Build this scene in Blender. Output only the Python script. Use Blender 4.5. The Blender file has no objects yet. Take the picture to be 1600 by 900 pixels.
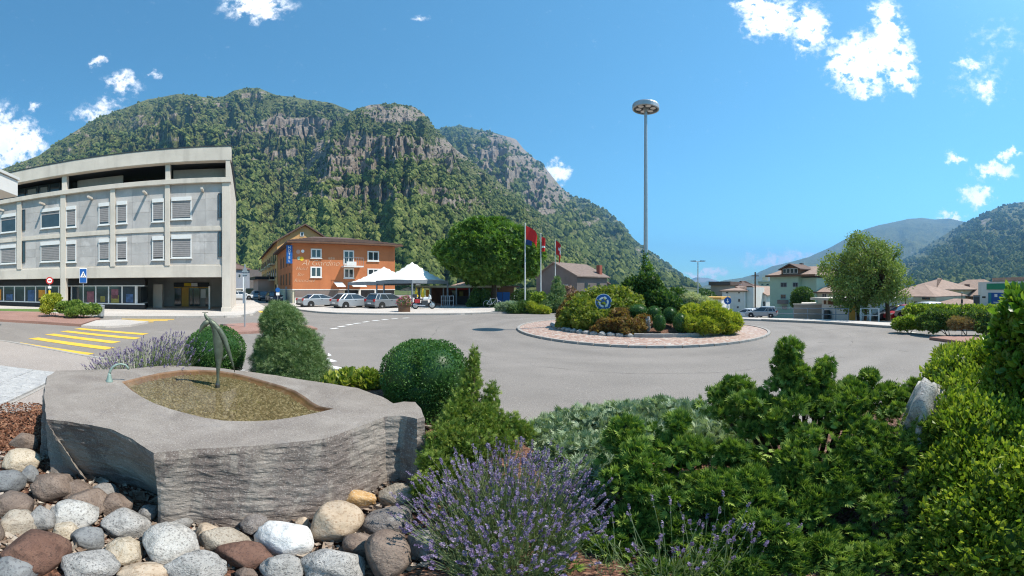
import bpy, bmesh, math, random
import numpy as np
from mathutils import Vector, Matrix
rad, PI = math.radians, math.pi
rng = np.random.default_rng(7); random.seed(7)
SC = bpy.context.scene; COL = SC.collection
# ------------------------------------------------------------ camera, sky, sun, exposure
CAMZ = 1.9
cd = bpy.data.cameras.new('camera'); cam = bpy.data.objects.new('camera', cd); COL.objects.link(cam)
cam.location = (0, 0, CAMZ); cam.rotation_euler = (rad(90), 0, 0)
cd.type = 'PANO'; cd.panorama_type = 'EQUIRECTANGULAR'      # the photograph is a 160 x 90 degree piece of a panorama
cd.latitude_min, cd.latitude_max, cd.longitude_min, cd.longitude_max = rad(-45), rad(45), rad(-80), rad(80)
cd.clip_start, cd.clip_end = 0.05, 60000
SC.camera = cam
SUN_EL, SUN_AZ = 57, 90
vs = SC.view_settings; vs.view_transform = 'Standard'; vs.look = 'None'; vs.exposure = 0.64; vs.gamma = 1
world = bpy.data.worlds.new("World"); SC.world = world; world.use_nodes = True
WN = world.node_tree; WN.nodes.clear()
class NG:
    """small helper over a node tree"""
    def __init__(s, nt): s.nt = nt
    def n(s, typ, **kw):
        nd = s.nt.nodes.new(typ)
        for k, v in kw.items():
            if k.startswith('i_'):
                key = k[2:]; key = int(key) if key.isdigit() else key.replace('_', ' ')
                s.put(nd.inputs[key], v)
            else: setattr(nd, k, v)
        return nd
    def put(s, sock, v):
        if hasattr(v, 'is_output'): s.nt.links.new(v, sock)
        else: sock.default_value = v
    def math(s, op, a, b=0.0, c=None, clamp=False):
        nd = s.n('ShaderNodeMath', operation=op, use_clamp=clamp); s.put(nd.inputs[0], a); s.put(nd.inputs[1], b)
        if c is not None: s.put(nd.inputs[2], c)
        return nd.outputs[0]
    def vmath(s, op, a, b=(0, 0, 0), out=0):
        nd = s.n('ShaderNodeVectorMath', operation=op); s.put(nd.inputs[0], a)
        if len(nd.inputs) > 1: s.put(nd.inputs[1], b)
        return nd.outputs[out]
    def noise(s, vec, scale, detail=4, rough=.55, dist=0.0):
        nd = s.n('ShaderNodeTexNoise'); s.put(nd.inputs['Vector'], vec)
        nd.inputs['Scale'].default_value = scale; nd.inputs['Detail'].default_value = detail
        nd.inputs['Roughness'].default_value = rough; nd.inputs['Distortion'].default_value = dist
        return nd.outputs['Fac']
    def ramp(s, fac, stops, interp='LINEAR'):
        nd = s.n('ShaderNodeValToRGB'); s.put(nd.inputs[0], fac); cr = nd.color_ramp; cr.interpolation = interp
        while len(cr.elements) < len(stops): cr.elements.new(0.5)
        for e, (p, c) in zip(cr.elements, stops):
            e.position = p; e.color = (*c, 1) if hasattr(c, '__len__') else (c, c, c, 1)
        return nd.outputs[0]
    def mix(s, fac, a, b, mode='MIX'):
        nd = s.n('ShaderNodeMix', data_type='RGBA', blend_type=mode)
        s.put(nd.inputs[0], fac)
        for i, v in ((6, a), (7, b)): s.put(nd.inputs[i], v if hasattr(v, 'is_output') else (*v[:3], 1))
        return nd.outputs[2]
    def smooth(s, v, a, b):
        nd = s.n('ShaderNodeMapRange', interpolation_type='SMOOTHSTEP'); s.put(nd.inputs[0], v)
        nd.inputs[1].default_value, nd.inputs[2].default_value = a, b
        return nd.outputs[0]
g = NG(WN)
sky = g.n('ShaderNodeTexSky', sky_type='NISHITA', sun_disc=False, sun_elevation=rad(SUN_EL), sun_rotation=rad(SUN_AZ),
          altitude=240, air_density=1.0, dust_density=0.25, ozone_density=2.2)
# clouds: soft patches of broken cumulus at fixed bearings (azimuth, elevation) in the sky
gen = g.n('ShaderNodeTexCoord').outputs['Generated']
sx = g.n('ShaderNodeSeparateXYZ'); g.put(sx.inputs[0], gen)
az = g.math('MULTIPLY', g.math('ARCTAN2', sx.outputs[0], sx.outputs[1]), 180/PI)
el = g.math('MULTIPLY', g.math('ARCSINE', sx.outputs[2]), 180/PI)
cxy = g.n('ShaderNodeCombineXYZ'); g.put(cxy.inputs[0], az); g.put(cxy.inputs[1], el)
warp = g.n('ShaderNodeTexNoise'); g.put(warp.inputs['Vector'], gen); warp.inputs['Scale'].default_value = 26; warp.inputs['Detail'].default_value = 7
warp.inputs['Roughness'].default_value = .62
wv = g.vmath('SUBTRACT', warp.outputs['Color'], (.5, .5, .5))
wsc = g.n('ShaderNodeVectorMath', operation='SCALE'); g.put(wsc.inputs[0], wv); wsc.inputs['Scale'].default_value = 5.5
pos = g.vmath('ADD', cxy.outputs[0], wsc.outputs[0])
CLOUDS = [  # centre in photo pixels, half axes in pixels, weight
    (1205, 30, 52, 36, 1), (1265, 45, 36, 40, 1), (1180, 5, 40, 26, 1), (1345, 95, 58, 48, 1.1), (1385, 55, 30, 62, 1), (1408, 105, 30, 44, 1), (1355, 135, 34, 26, .8),
    (400, 6, 60, 30, .85), (12, 225, 66, 44, 1.1), (-25, 215, 70, 60, 1.1), (192, 128, 32, 20, .62), (165, 165, 40, 16, .55), (155, 98, 14, 9, .6), (150, 178, 40, 16, .6), (50, 168, 14, 9, .5),
    (242, 118, 14, 10, .5), (868, 268, 22, 17, .8), (1575, 241, 26, 10, .8), (1555, 268, 42, 15, .85), (1495, 247, 18, 9, .65), (1526, 306, 28, 19, .9),
    (1540, 140, 24, 24, .62), (1515, 98, 26, 13, .6), (1488, 339, 26, 8, .7), (1215, 407, 75, 13, .72), (1090, 428, 26, 9, .8), (1120, 427, 24, 12, .8),
    (1530, 120, 60, 50, .3), (1560, 60, 60, 40, .25), (655, 28, 16, 8, .4), (1250, 402, 40, 12, .6)]
acc = None
for cx, cy, rx, ry, w in CLOUDS:
    d = g.vmath('SUBTRACT', pos, ((cx-800)/10, (450-cy)/10, 0)); d = g.vmath('DIVIDE', d, (rx/10, ry/10, 1))
    L = g.vmath('LENGTH', d, out=1)
    v = g.math('MULTIPLY', g.math('SUBTRACT', 1.25, L, clamp=True), w)
    acc = v if acc is None else g.math('MAXIMUM', acc, v)
det = g.noise(gen, 48, 10, .64)
dens = g.math('ADD', acc, g.math('MULTIPLY', g.math('SUBTRACT', det, .5), .9))
alpha = g.math('POWER', g.smooth(dens, .08, .72), 1.25)
shade = g.noise(g.vmath('ADD', gen, (0, 0, .012)), 22, 6, .6)
ccol = g.mix(g.smooth(shade, .3, .6), (.80, .86, .93), (1.0, 1.0, 1.0))
bg1 = g.n('ShaderNodeBackground'); g.put(bg1.inputs[0], g.mix(1.0, sky.outputs[0], (.57, 1.09, 1.08), 'MULTIPLY')); bg1.inputs[1].default_value = .122
bg2 = g.n('ShaderNodeBackground'); g.put(bg2.inputs[0], ccol); bg2.inputs[1].default_value = 1.08
mx = g.n('ShaderNodeMixShader'); g.put(mx.inputs[0], alpha); g.put(mx.inputs[1], bg1.outputs[0]); g.put(mx.inputs[2], bg2.outputs[0])
wo = g.n('ShaderNodeOutputWorld'); g.put(wo.inputs[0], mx.outputs[0])
sl = bpy.data.lights.new('sun', 'SUN'); sl.energy = 5.0; sl.angle = rad(.5); sl.color = (1, .93, .83)
sun = bpy.data.objects.new('sun', sl); COL.objects.link(sun)
SD = Vector((math.cos(rad(SUN_EL))*math.sin(rad(SUN_AZ)), math.cos(rad(SUN_EL))*math.cos(rad(SUN_AZ)), math.sin(rad(SUN_EL))))
sun.rotation_euler = SD.to_track_quat('Z', 'Y').to_euler(); sun.location = SD*60
try:
    SC.cycles.max_bounces = 6; SC.cycles.diffuse_bounces = 3; SC.cycles.glossy_bounces = 3; SC.cycles.transparent_max_bounces = 12
    SC.cycles.volume_bounces = 0; SC.cycles.use_denoising = True; SC.cycles.denoising_prefilter = 'NONE'; SC.cycles.denoising_input_passes = 'RGB_ALBEDO_NORMAL'; SC.cycles.filter_width = 1.15; SC.cycles.caustics_reflective = False; SC.cycles.caustics_refractive = False
    SC.cycles.sample_clamp_indirect = 6
except Exception: pass

# ------------------------------------------------------------ helpers: noise, bearings, objects
def _hash(ix, iy, iz, seed):
    h = (ix.astype(np.uint32)*np.uint32(374761393) + iy.astype(np.uint32)*np.uint32(668265263) + iz.astype(np.uint32)*np.uint32(2147483647) + np.uint32((seed*974634777) & 0xffffffff))
    h = (h ^ (h >> np.uint32(13)))*np.uint32(1274126177); h ^= h >> np.uint32(16); h = h*np.uint32(2246822519); h ^= h >> np.uint32(15)
    return h.astype(np.float64)/4294967295.0
def vnoise(P, seed=0):
    P = np.asarray(P, float); F = np.floor(P); f = P-F; f = f*f*f*(f*(f*6-15)+10); I = F.astype(np.int64)
    r = 0
    for a in (0, 1):
        for b in (0, 1):
            for c in (0, 1):
                w = (f[:, 0] if a else 1-f[:, 0])*(f[:, 1] if b else 1-f[:, 1])*(f[:, 2] if c else 1-f[:, 2])
                r = r + w*_hash(I[:, 0]+a, I[:, 1]+b, I[:, 2]+c, seed)
    return r*2-1
def fbm(P, oct=4, seed=0, gain=.5, ridged=False):
    P = np.asarray(P, float); s = 0; a = 1.0; t = 0
    for o in range(oct):
        v = vnoise(P*2.0**o + o*17.3, seed+o); v = 1-2*np.abs(v) if ridged else v
        s = s+a*v; t += a; a *= gain
    return s/t
def sstep(x, a, b):
    t = np.clip((np.asarray(x, float)-a)/(b-a), 0, 1); return t*t*(3-2*t)
def splus(x, w): return w*np.logaddexp(0, np.asarray(x, float)/w)
def GZ(x, y):
    """height of the paved ground: nearly level, falling gently to the right and beyond the square"""
    x = np.asarray(x, float); y = np.asarray(y, float)
    r = np.hypot(x, y); a = np.degrees(np.arctan2(x, y))
    near = -.022*splus(np.minimum(x, 30)-1, 1.5)
    far = -.075*splus(np.minimum(r, 75)-27, 2.0)*sstep(a, 26, 36)*(1-sstep(a, 60, 68))
    return near+far
def th(px): return rad((px-800)/10)
def ph(py): return rad((450-py)/10)
def P3(px, py, d): return Vector((d*math.sin(th(px)), d*math.cos(th(px)), CAMZ+d*math.tan(ph(py))))
def GD(px, d, dz=0):
    """ground point on the bearing of px at distance d"""
    x, y = d*math.sin(th(px)), d*math.cos(th(px)); return Vector((x, y, float(GZ(x, y))+dz))
def G(px, py, z=0):
    """ground point seen at (px, py)"""
    t = math.tan(-ph(py)); lo, hi = .3, 400.0
    f = lambda d: CAMZ - d*t - (float(GZ(d*math.sin(th(px)), d*math.cos(th(px))))+z)
    for _ in range(60):
        m = (lo+hi)/2
        if f(m) > 0: lo = m
        else: hi = m
    return GD(px, lo)+Vector((0, 0, z))
def link(o, parent=None):
    COL.objects.link(o)
    if parent is not None: o.parent = parent
    return o
def tag(o, label=None, cat=None, group=None, kind=None):
    for k, v in (('label', label), ('category', cat), ('group', group), ('kind', kind)):
        if v: o[k] = v
    return o
def thing(name, label, cat, loc=(0, 0, 0), rz=0.0, group=None):
    o = bpy.data.objects.new(name, None); o.empty_display_size = .2; link(o)
    o.location = loc; o.rotation_euler = (0, 0, rz); return tag(o, label, cat, group)
def fast_mesh(name, V, F, m=None, parent=None, smooth=False, rnd=None, attrs=None):
    """F: (n, k) index array"""
    V = np.asarray(V, np.float32); F = np.asarray(F, np.int32); me = bpy.data.meshes.new(name)
    me.vertices.add(len(V)); me.vertices.foreach_set('co', V.ravel())
    n, k = F.shape; me.loops.add(n*k); me.loops.foreach_set('vertex_index', F.ravel()); me.polygons.add(n)
    me.polygons.foreach_set('loop_start', np.arange(n, dtype=np.int32)*k)
    me.update(calc_edges=True)
    if smooth: me.polygons.foreach_set('use_smooth', np.ones(n, bool))
    else: me.polygons.foreach_set('use_smooth', np.zeros(n, bool))
    for an, av in {**({'rnd': rnd} if rnd is not None else {}), **(attrs or {})}.items():
        a = me.attributes.new(an, 'FLOAT', 'POINT'); a.data.foreach_set('value', np.asarray(av, np.float32))
    if m: me.materials.append(m)
    return link(bpy.data.objects.new(name, me), parent)
class MB:
    """collects simple shapes into one mesh"""
    def __init__(s): s.v = []; s.f = []
    def add(s, vs, fs):
        o = len(s.v); s.v += [tuple(v) for v in vs]; s.f += [tuple(i+o for i in f) for f in fs]; return s
    def box(s, x0, x1, y0, y1, z0, z1):
        return s.add([(x0, y0, z0), (x1, y0, z0), (x1, y1, z0), (x0, y1, z0), (x0, y0, z1), (x1, y0, z1), (x1, y1, z1), (x0, y1, z1)],
                     [(3, 2, 1, 0), (4, 5, 6, 7), (0, 1, 5, 4), (1, 2, 6, 5), (2, 3, 7, 6), (3, 0, 4, 7)])
    def cbox(s, c, sz, rz=0, ry=0):
        M = Matrix.Translation(c) @ Matrix.Rotation(rz, 4, 'Z') @ Matrix.Rotation(ry, 4, 'Y')
        b = MB().box(-sz[0]/2, sz[0]/2, -sz[1]/2, sz[1]/2, -sz[2]/2, sz[2]/2)
        return s.add([M @ Vector(v) for v in b.v], b.f)
    def quad(s, a, b, c, d): return s.add([a, b, c, d], [(0, 1, 2, 3)])
    def prism(s, poly, ext, axis='z', o=0.0):
        """poly: 2D outline (ccw); extruded from o to o+ext along the axis"""
        n = len(poly); put = {'z': lambda a, b, c: (a, b, c), 'y': lambda a, b, c: (a, c, b), 'x': lambda a, b, c: (c, a, b)}[axis]
        vs = [put(a, b, o) for a, b in poly]+[put(a, b, o+ext) for a, b in poly]
        fl = (axis == 'y') ^ (ext < 0)
        fs = [tuple(range(n))[::-1], tuple(range(n, 2*n))]+[(i, (i+1) % n, n+(i+1) % n, n+i) for i in range(n)]
        return s.add(vs, [f[::-1] for f in fs] if fl else fs)
    def tube(s, pts, r, n=8, cap=True):
        pts = [Vector(p) for p in pts]; rs = r if hasattr(r, '__len__') else [r]*len(pts); vs = []; fs = []; up = None
        for i, p in enumerate(pts):
            t = (pts[min(i+1, len(pts)-1)]-pts[max(i-1, 0)]).normalized()
            if up is None: up = t.orthogonal().normalized()
            up = (up-t*up.dot(t)); up = up.normalized() if up.length > 1e-6 else t.orthogonal().normalized()
            b = t.cross(up)
            vs += [p+(up*math.cos(2*PI*k/n)+b*math.sin(2*PI*k/n))*rs[i] for k in range(n)]
        for i in range(len(pts)-1): fs += [(i*n+k, i*n+(k+1) % n, (i+1)*n+(k+1) % n, (i+1)*n+k) for k in range(n)]
        if cap: fs += [tuple(range(n))[::-1], tuple(range((len(pts)-1)*n, len(pts)*n))]
        return s.add(vs, fs)
    def lathe(s, prof, c=(0, 0, 0), n=16, axis='z', cap=True):
        vs = []; fs = []
        for r, h in prof:
            for k in range(n):
                a, b = r*math.cos(2*PI*k/n), r*math.sin(2*PI*k/n)
                vs.append(Vector(c)+Vector({'z': (a, b, h), 'y': (a, h, -b), 'x': (h, a, b)}[axis]))
        for i in range(len(prof)-1): fs += [(i*n+k, i*n+(k+1) % n, (i+1)*n+(k+1) % n, (i+1)*n+k) for k in range(n)]
        if cap: fs += [tuple(range(n))[::-1], tuple(range((len(prof)-1)*n, len(prof)*n))]
        return s.add(vs, fs)
    def ell(s, c, r, n=12, m=7):
        prof = [(max(math.sin(PI*i/m), 1e-3), -math.cos(PI*i/m)) for i in range(m+1)]
        b = MB().lathe(prof, n=n)
        return s.add([(c[0]+v[0]*r[0], c[1]+v[1]*r[1], c[2]+v[2]*r[2]) for v in b.v], b.f)
    def build(s, name, m=None, parent=None, smooth=False, bevel=0, loc=None, label=None):
        me = bpy.data.meshes.new(name); me.from_pydata(s.v, [], s.f); me.update()
        if smooth:
            for p in me.polygons: p.use_smooth = True
        if m: me.materials.append(m)
        o = link(bpy.data.objects.new(name, me), parent)
        if bevel:
            b = o.modifiers.new('bevel', 'BEVEL'); b.width = bevel; b.segments = 2; b.limit_method = 'ANGLE'; b.angle_limit = rad(35)
        if loc is not None: o.location = loc
        if label: o['label'] = label
        return o
def box(name, m, parent, *b, **kw): return MB().box(*b).build(name, m, parent, **kw)
def text(name, s, size, m, parent, loc, rot=(PI/2, 0, 0), shear=0.0, align='CENTER', ext=.006, spacing=1.0, thin=0.0):
    c = bpy.data.curves.new(name, 'FONT'); c.body = s; c.size = size; c.shear = shear; c.align_x = align; c.align_y = 'CENTER'; c.extrude = ext
    c.space_line = spacing; c.resolution_u = 3; c.offset = thin
    if m: c.materials.append(m)
    t = bpy.data.objects.new(name, c); COL.objects.link(t); bpy.context.view_layer.update()
    me = bpy.data.meshes.new_from_object(t.evaluated_get(bpy.context.evaluated_depsgraph_get())); bpy.data.objects.remove(t)
    o = link(bpy.data.objects.new(name, me), parent); o.location = loc; o.rotation_euler = rot; return o
def copy_tree(o, parent=None):
    c = o.copy(); link(c); c.parent = parent
    for ch in list(o.children): copy_tree(ch, c)
    return c

# ------------------------------------------------------------ materials
def mat(name, base, rough=.8, var=.15, scale=3.0, bump=0.0, bscale=None, spec=.3, metal=0.0, var2=None, coord='pos', dirt=None):
    m = bpy.data.materials.new(name); m.use_nodes = True; nt = m.node_tree; g = NG(nt); b = nt.nodes['Principled BSDF']
    b.inputs['Roughness'].default_value = rough; b.inputs['Specular IOR Level'].default_value = spec; b.inputs['Metallic'].default_value = metal
    co = g.n('ShaderNodeNewGeometry').outputs['Position'] if coord == 'pos' else g.n('ShaderNodeTexCoord').outputs['Object']
    if var:
        f = g.noise(co, scale, 6, .6)
        lo, hi = [max(c*(1-var), 0) for c in base], [min(c*(1+var), 1) for c in base]
        c = g.ramp(f, [(.3, lo), (.7, hi)])
        if var2: c = g.mix(g.smooth(g.noise(co, var2[0], 4, .6), var2[1], var2[2]), c, var2[3])
        if dirt: c = g.mix(g.math('MULTIPLY', g.smooth(g.noise(g.vmath('MULTIPLY', co, (1, 1, .15)), dirt[0], 5, .65), .45, .75), dirt[1]), c, dirt[2])
        g.put(b.inputs['Base Color'], c)
    else: b.inputs['Base Color'].default_value = (*base, 1)
    if bump:
        bn = g.n('ShaderNodeBump'); bn.inputs['Strength'].default_value = bump; bn.inputs['Distance'].default_value = .02
        g.put(bn.inputs['Height'], g.noise(co, bscale or scale*4, 6, .65)); g.put(b.inputs['Normal'], bn.outputs[0])
    return m
def leafmat(name, cols, rough=.55, trans=.3, spec=.25, scale=1.2):
    """cols: three base colours from dark to pale, picked by each leaf's own random value"""
    m = bpy.data.materials.new(name); m.use_nodes = True; nt = m.node_tree; g = NG(nt); b = nt.nodes['Principled BSDF']
    at = g.n('ShaderNodeAttribute', attribute_name='rnd').outputs['Fac']
    po = g.n('ShaderNodeNewGeometry').outputs['Position']
    f = g.math('ADD', g.math('MULTIPLY', at, .75), g.math('MULTIPLY', g.noise(po, scale, 3), .3), clamp=True)
    c = g.ramp(f, [(.12, cols[0]), (.5, cols[1]), (.9, cols[2])])
    g.put(b.inputs['Base Color'], c); b.inputs['Roughness'].default_value = rough; b.inputs['Specular IOR Level'].default_value = spec
    tr = g.n('ShaderNodeBsdfTranslucent'); g.put(tr.inputs[0], g.mix(1.0, c, (1.25, 1.35, .6), 'MULTIPLY'))
    mxs = g.n('ShaderNodeMixShader'); mxs.inputs[0].default_value = trans; g.put(mxs.inputs[1], b.outputs[0]); g.put(mxs.inputs[2], tr.outputs[0])
    g.put(nt.nodes['Material Output'].inputs[0], mxs.outputs[0]); return m
M = {}
M['concrete'] = mat('concrete', (.57, .52, .45), .9, .1, .6, .25, 14, dirt=(1.1, .45, (.30, .27, .23)))
M['render_grey'] = mat('grey_render', (.40, .385, .37), .9, .14, .8, .3, 10, var2=(.55, .6, .72, (.52, .50, .48)), dirt=(2.0, .4, (.27, .265, .26)))
M['white_frame'] = mat('white_frame', (.68, .68, .66), .5, .05, 2)
M['white_paint'] = mat('white_paint', (.74, .73, .70), .7, .06, .7, dirt=(.8, .25, (.5, .48, .44)))
M['blind'] = mat('blind_slats', (.27, .255, .25), .6, .1, 4)
M['glass'] = mat('window_glass', (.035, .05, .06), .06, .3, 1.2, spec=.8)
M['dark'] = mat('dark_panel', (.022, .022, .024), .5, .2, 2)
M['black'] = mat('black_rubber', (.02, .02, .02), .8, .1, 5)
M['steel'] = mat('galvanised_steel', (.42, .45, .47), .45, .1, 6, metal=.6)
M['greypaint'] = mat('grey_painted_metal', (.22, .25, .28), .5, .1, 3)
M['darkmetal'] = mat('dark_metal', (.05, .055, .06), .5, .1, 3)
M['chrome'] = mat('bright_metal', (.6, .6, .62), .25, .05, 3, metal=.9)
M['blue'] = mat('sign_blue', (.015, .10, .34), .4, .05, 3)
M['signwhite'] = mat('sign_white', (.8, .8, .8), .4, .03, 3)
M['red'] = mat('sign_red', (.50, .03, .025), .5, .05, 3)
M['yellowline'] = mat('yellow_road_paint', (.72, .46, .06), .75, .12, 2.5, var2=(9, .60, .74, (.34, .28, .16)))
M['whiteline'] = mat('white_road_paint', (.74, .73, .70), .75, .1, 2.5, var2=(9, .62, .78, (.4, .39, .37)))
M['orange'] = mat('orange_render', (.50, .18, .075), .9, .12, .5, .2, 12, dirt=(.6, .35, (.36, .12, .05)))
M['render_grey_pale'] = mat('pale_grey_render', (.45, .43, .41), .9, .14, .9, .3, 10, var2=(.7, .55, .7, (.36, .35, .34)))
M['tan'] = mat('tan_render', (.62, .36, .15), .9, .1, .6, .15, 12, dirt=(.7, .3, (.40, .24, .12)))
M['roofbrown'] = mat('brown_roof_tiles', (.13, .085, .07), .85, .2, 2.5, .5, 9)
M['rooftan'] = mat('tan_roof_tiles', (.33, .23, .18), .9, .2, 2, .5, 9)
M['mint'] = mat('mint_render', (.35, .48, .38), .9, .06, .4, .1, 12)
M['cream'] = mat('cream_render', (.58, .54, .40), .9, .08, .5, .1, 12)
M['pink'] = mat('pink_render', (.50, .33, .26), .9, .1, .5, .1, 12)
M['greyhouse'] = mat('weathered_grey_render', (.20, .165, .15), .95, .15, .6, .2, 9)
M['timber'] = mat('brown_timber', (.15, .08, .045), .7, .2, 4)
M['ochre'] = mat('ochre_paint', (.62, .36, .08), .6, .08, 2)
M['canvas'] = mat('white_canvas', (.80, .78, .73), .85, .05, 1.5)
M['car_silver'] = mat('silver_car_paint', (.36, .385, .41), .3, .03, 1, spec=.6, metal=.35)
M['car_grey'] = mat('grey_car_paint', (.22, .24, .26), .3, .03, 1, spec=.6, metal=.35)
M['car_dark'] = mat('dark_car_paint', (.035, .035, .045), .3, .03, 1, spec=.6)
M['car_red'] = mat('red_car_paint', (.38, .02, .025), .3, .03, 1, spec=.6)
M['car_white'] = mat('white_car_paint', (.72, .74, .75), .3, .03, 1, spec=.6)
M['carglass'] = mat('car_glass', (.03, .04, .05), .05, .1, 1, spec=.8)
M['lamp_red'] = mat('red_lens', (.4, .02, .02), .2, .05, 3)
M['lamp_clear'] = mat('clear_lens', (.7, .7, .68), .15, .05, 3)
M['bark'] = mat('bark', (.11, .075, .05), .95, .3, 9, .8, 20)
M['bronze'] = mat('green_bronze', (.13, .15, .11), .5, .3, 9, .3, 30, metal=.55)
M['patina'] = mat('pale_patina_bronze', (.24, .32, .28), .55, .25, 9, .3, 30, metal=.3)
M['yellow'] = mat('yellow_cloth', (.75, .52, .04), .8, .05, 3)
def stone_mat(name, a, b, speck, scale=9.0, bump=.5, vein=None):
    """granite-like stone: two tones plus dark mica specks, each boulder offset by its own random number"""
    m = bpy.data.materials.new(name); m.use_nodes = True; nt = m.node_tree; g = NG(nt); p = nt.nodes['Principled BSDF']
    rnd = g.n('ShaderNodeObjectInfo').outputs['Random']; off = g.n('ShaderNodeCombineXYZ'); g.put(off.inputs[0], g.math('MULTIPLY', rnd, 37.0)); g.put(off.inputs[1], g.math('MULTIPLY', rnd, 91.0))
    co = g.vmath('ADD', g.n('ShaderNodeTexCoord').outputs['Object'], off.outputs[0])
    c = g.ramp(g.noise(co, scale, 7, .65, .6), [(.32, a), (.66, b)])
    sp = g.smooth(g.noise(co, scale*11, 4, .75), .535, .61)
    c = g.mix(g.math('MULTIPLY', sp, .75), c, speck); c = g.mix(g.math('MULTIPLY', g.smooth(g.noise(co, scale*3.2, 5, .7, .6), .54, .64), .45), c, speck)
    c = g.mix(g.math('MULTIPLY', g.smooth(g.noise(co, scale*1.6, 6, .7, .8), .52, .66), .55), c, [x*.62 for x in a])
    if vein: c = g.mix(g.smooth(g.noise(g.vmath('MULTIPLY', co, (1, 1, 3.5)), scale*.55, 5, .6, 1.5), .58, .70), c, vein)
    g.put(p.inputs['Base Color'], c); p.inputs['Roughness'].default_value = .88; p.inputs['Specular IOR Level'].default_value = .25
    bn = g.n('ShaderNodeBump'); bn.inputs['Strength'].default_value = min(1, bump*1.5); bn.inputs['Distance'].default_value = .03
    hh = g.math('ADD', g.noise(co, scale*3, 8, .7), g.math('MULTIPLY', g.noise(co, scale*14, 3, .6), .35))
    g.put(bn.inputs['Height'], hh); g.put(p.inputs['Normal'], bn.outputs[0]); return m
# ------------------------------------------------------------ the setting: ground, roads, pavements
def xy(v): return (v[0], v[1])
def sheet(name, poly, off, m, skirt=0.0, maxe=1.6, zf=GZ, parent=None, kind='structure', rnd=False):
    """a sheet that follows the ground over a plan outline; with a skirt it is a raised slab"""
    bm = bmesh.new(); vs_ = [bm.verts.new((p[0], p[1], 0)) for p in poly]
    es = [bm.edges.new((vs_[i], vs_[(i+1) % len(vs_)])) for i in range(len(vs_))]
    bmesh.ops.triangle_fill(bm, edges=es, use_beauty=True)
    for _ in range(7):
        lg = [e for e in bm.edges if e.calc_length() > maxe]
        if not lg: break
        bmesh.ops.subdivide_edges(bm, edges=lg, cuts=1); bmesh.ops.triangulate(bm, faces=[f for f in bm.faces if len(f.verts) > 3])
    for f in bm.faces:
        if f.normal.z < 0: f.normal_flip()
    co = np.array([v.co[:] for v in bm.verts]); z = zf(co[:, 0], co[:, 1])+off
    for v, h in zip(bm.verts, z): v.co.z = h
    if skirt:
        be = [e for e in bm.edges if e.is_boundary]
        r = bmesh.ops.extrude_edge_only(bm, edges=be)
        for v in [x for x in r['geom'] if isinstance(x, bmesh.types.BMVert)]: v.co.z -= skirt
    bmesh.ops.recalc_face_normals(bm, faces=bm.faces) if skirt else None
    me = bpy.data.meshes.new(name); bm.to_mesh(me); bm.free(); me.materials.append(m)
    o = link(bpy.data.objects.new(name, me), parent)
    if kind: o['kind'] = kind
    return o
def asphalt(name, base, patch, tracks=False):
    m = bpy.data.materials.new(name); m.use_nodes = True; nt = m.node_tree; g = NG(nt); b = nt.nodes['Principled BSDF']
    po = g.n('ShaderNodeNewGeometry').outputs['Position']
    c = g.ramp(g.noise(po, .35, 5, .6), [(.3, [x*.86 for x in base]), (.7, [x*1.12 for x in base])])
    c = g.mix(g.math('MULTIPLY', g.smooth(g.noise(g.vmath('MULTIPLY', po, (.5, 1, 1)), .22, 4, .7, 2), .52, .62), .5), c, patch)
    c = g.mix(g.smooth(g.noise(po, 55, 2, .7), .52, .7), c, [x*1.6 for x in base]); c = g.mix(g.smooth(g.noise(po, 70, 2, .7), .55, .7), c, [x*.45 for x in base])
    if tracks:                     # wheel tracks and the paving joint that run round the island
        dd = g.vmath('LENGTH', g.vmath('MULTIPLY', g.vmath('SUBTRACT', po, (6.33, 16.85, 0)), (1, 1, 0)), out=1)
        dd = g.math('ADD', dd, g.math('MULTIPLY', g.math('SUBTRACT', g.noise(po, .25, 3), .5), .9))
        for r_, w_, k_ in ((7.4, .28, .30), (8.9, .28, .30), (10.6, .35, .22), (12.1, .35, .22)):
            f_ = g.smooth(g.math('ABSOLUTE', g.math('SUBTRACT', dd, r_)), w_*2, 0); c = g.mix(g.math('MULTIPLY', g.math('MULTIPLY', f_, k_), g.noise(po, .8, 5, .7)), c, [x*.45 for x in base])
        f_ = g.smooth(g.math('ABSOLUTE', g.math('SUBTRACT', dd, 9.75)), .035, .01); c = g.mix(g.math('MULTIPLY', f_, g.math('MULTIPLY', g.smooth(g.noise(po, 1.2, 4), .4, .6), .6)), c, [x*.4 for x in base])
        st_ = g.smooth(g.noise(g.vmath('MULTIPLY', po, (1, 1, 0)), 1.1, 3, .5), .68, .74); c = g.mix(g.math('MULTIPLY', st_, .35), c, [x*.45 for x in base])
    g.put(b.inputs['Base Color'], c); b.inputs['Roughness'].default_value = .88; b.inputs['Specular IOR Level'].default_value = .25
    bn = g.n('ShaderNodeBump'); bn.inputs['Strength'].default_value = .5; bn.inputs['Distance'].default_value = .008
    g.put(bn.inputs['Height'], g.noise(po, 60, 4, .7)); g.put(b.inputs['Normal'], bn.outputs[0]); return m
M['asphalt'] = asphalt('asphalt', (.225, .203, .183), (.27, .244, .22), True)
M['pale_asphalt'] = asphalt('pale_pavement', (.33, .29, .26), (.38, .34, .31))
M['pave'] = asphalt('concrete_pavement', (.47, .43, .39), (.52, .48, .44))
M['brickpave'] = asphalt('red_pavement', (.30, .175, .14), (.36, .23, .19))
M['meadow'] = mat('valley_grass', (.07, .10, .03), .95, .35, .05, var2=(.02, .45, .6, (.12, .13, .05)))
M['kerb'] = mat('kerb_granite', (.34, .32, .295), .85, .15, 9, .3, 40)
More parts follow.
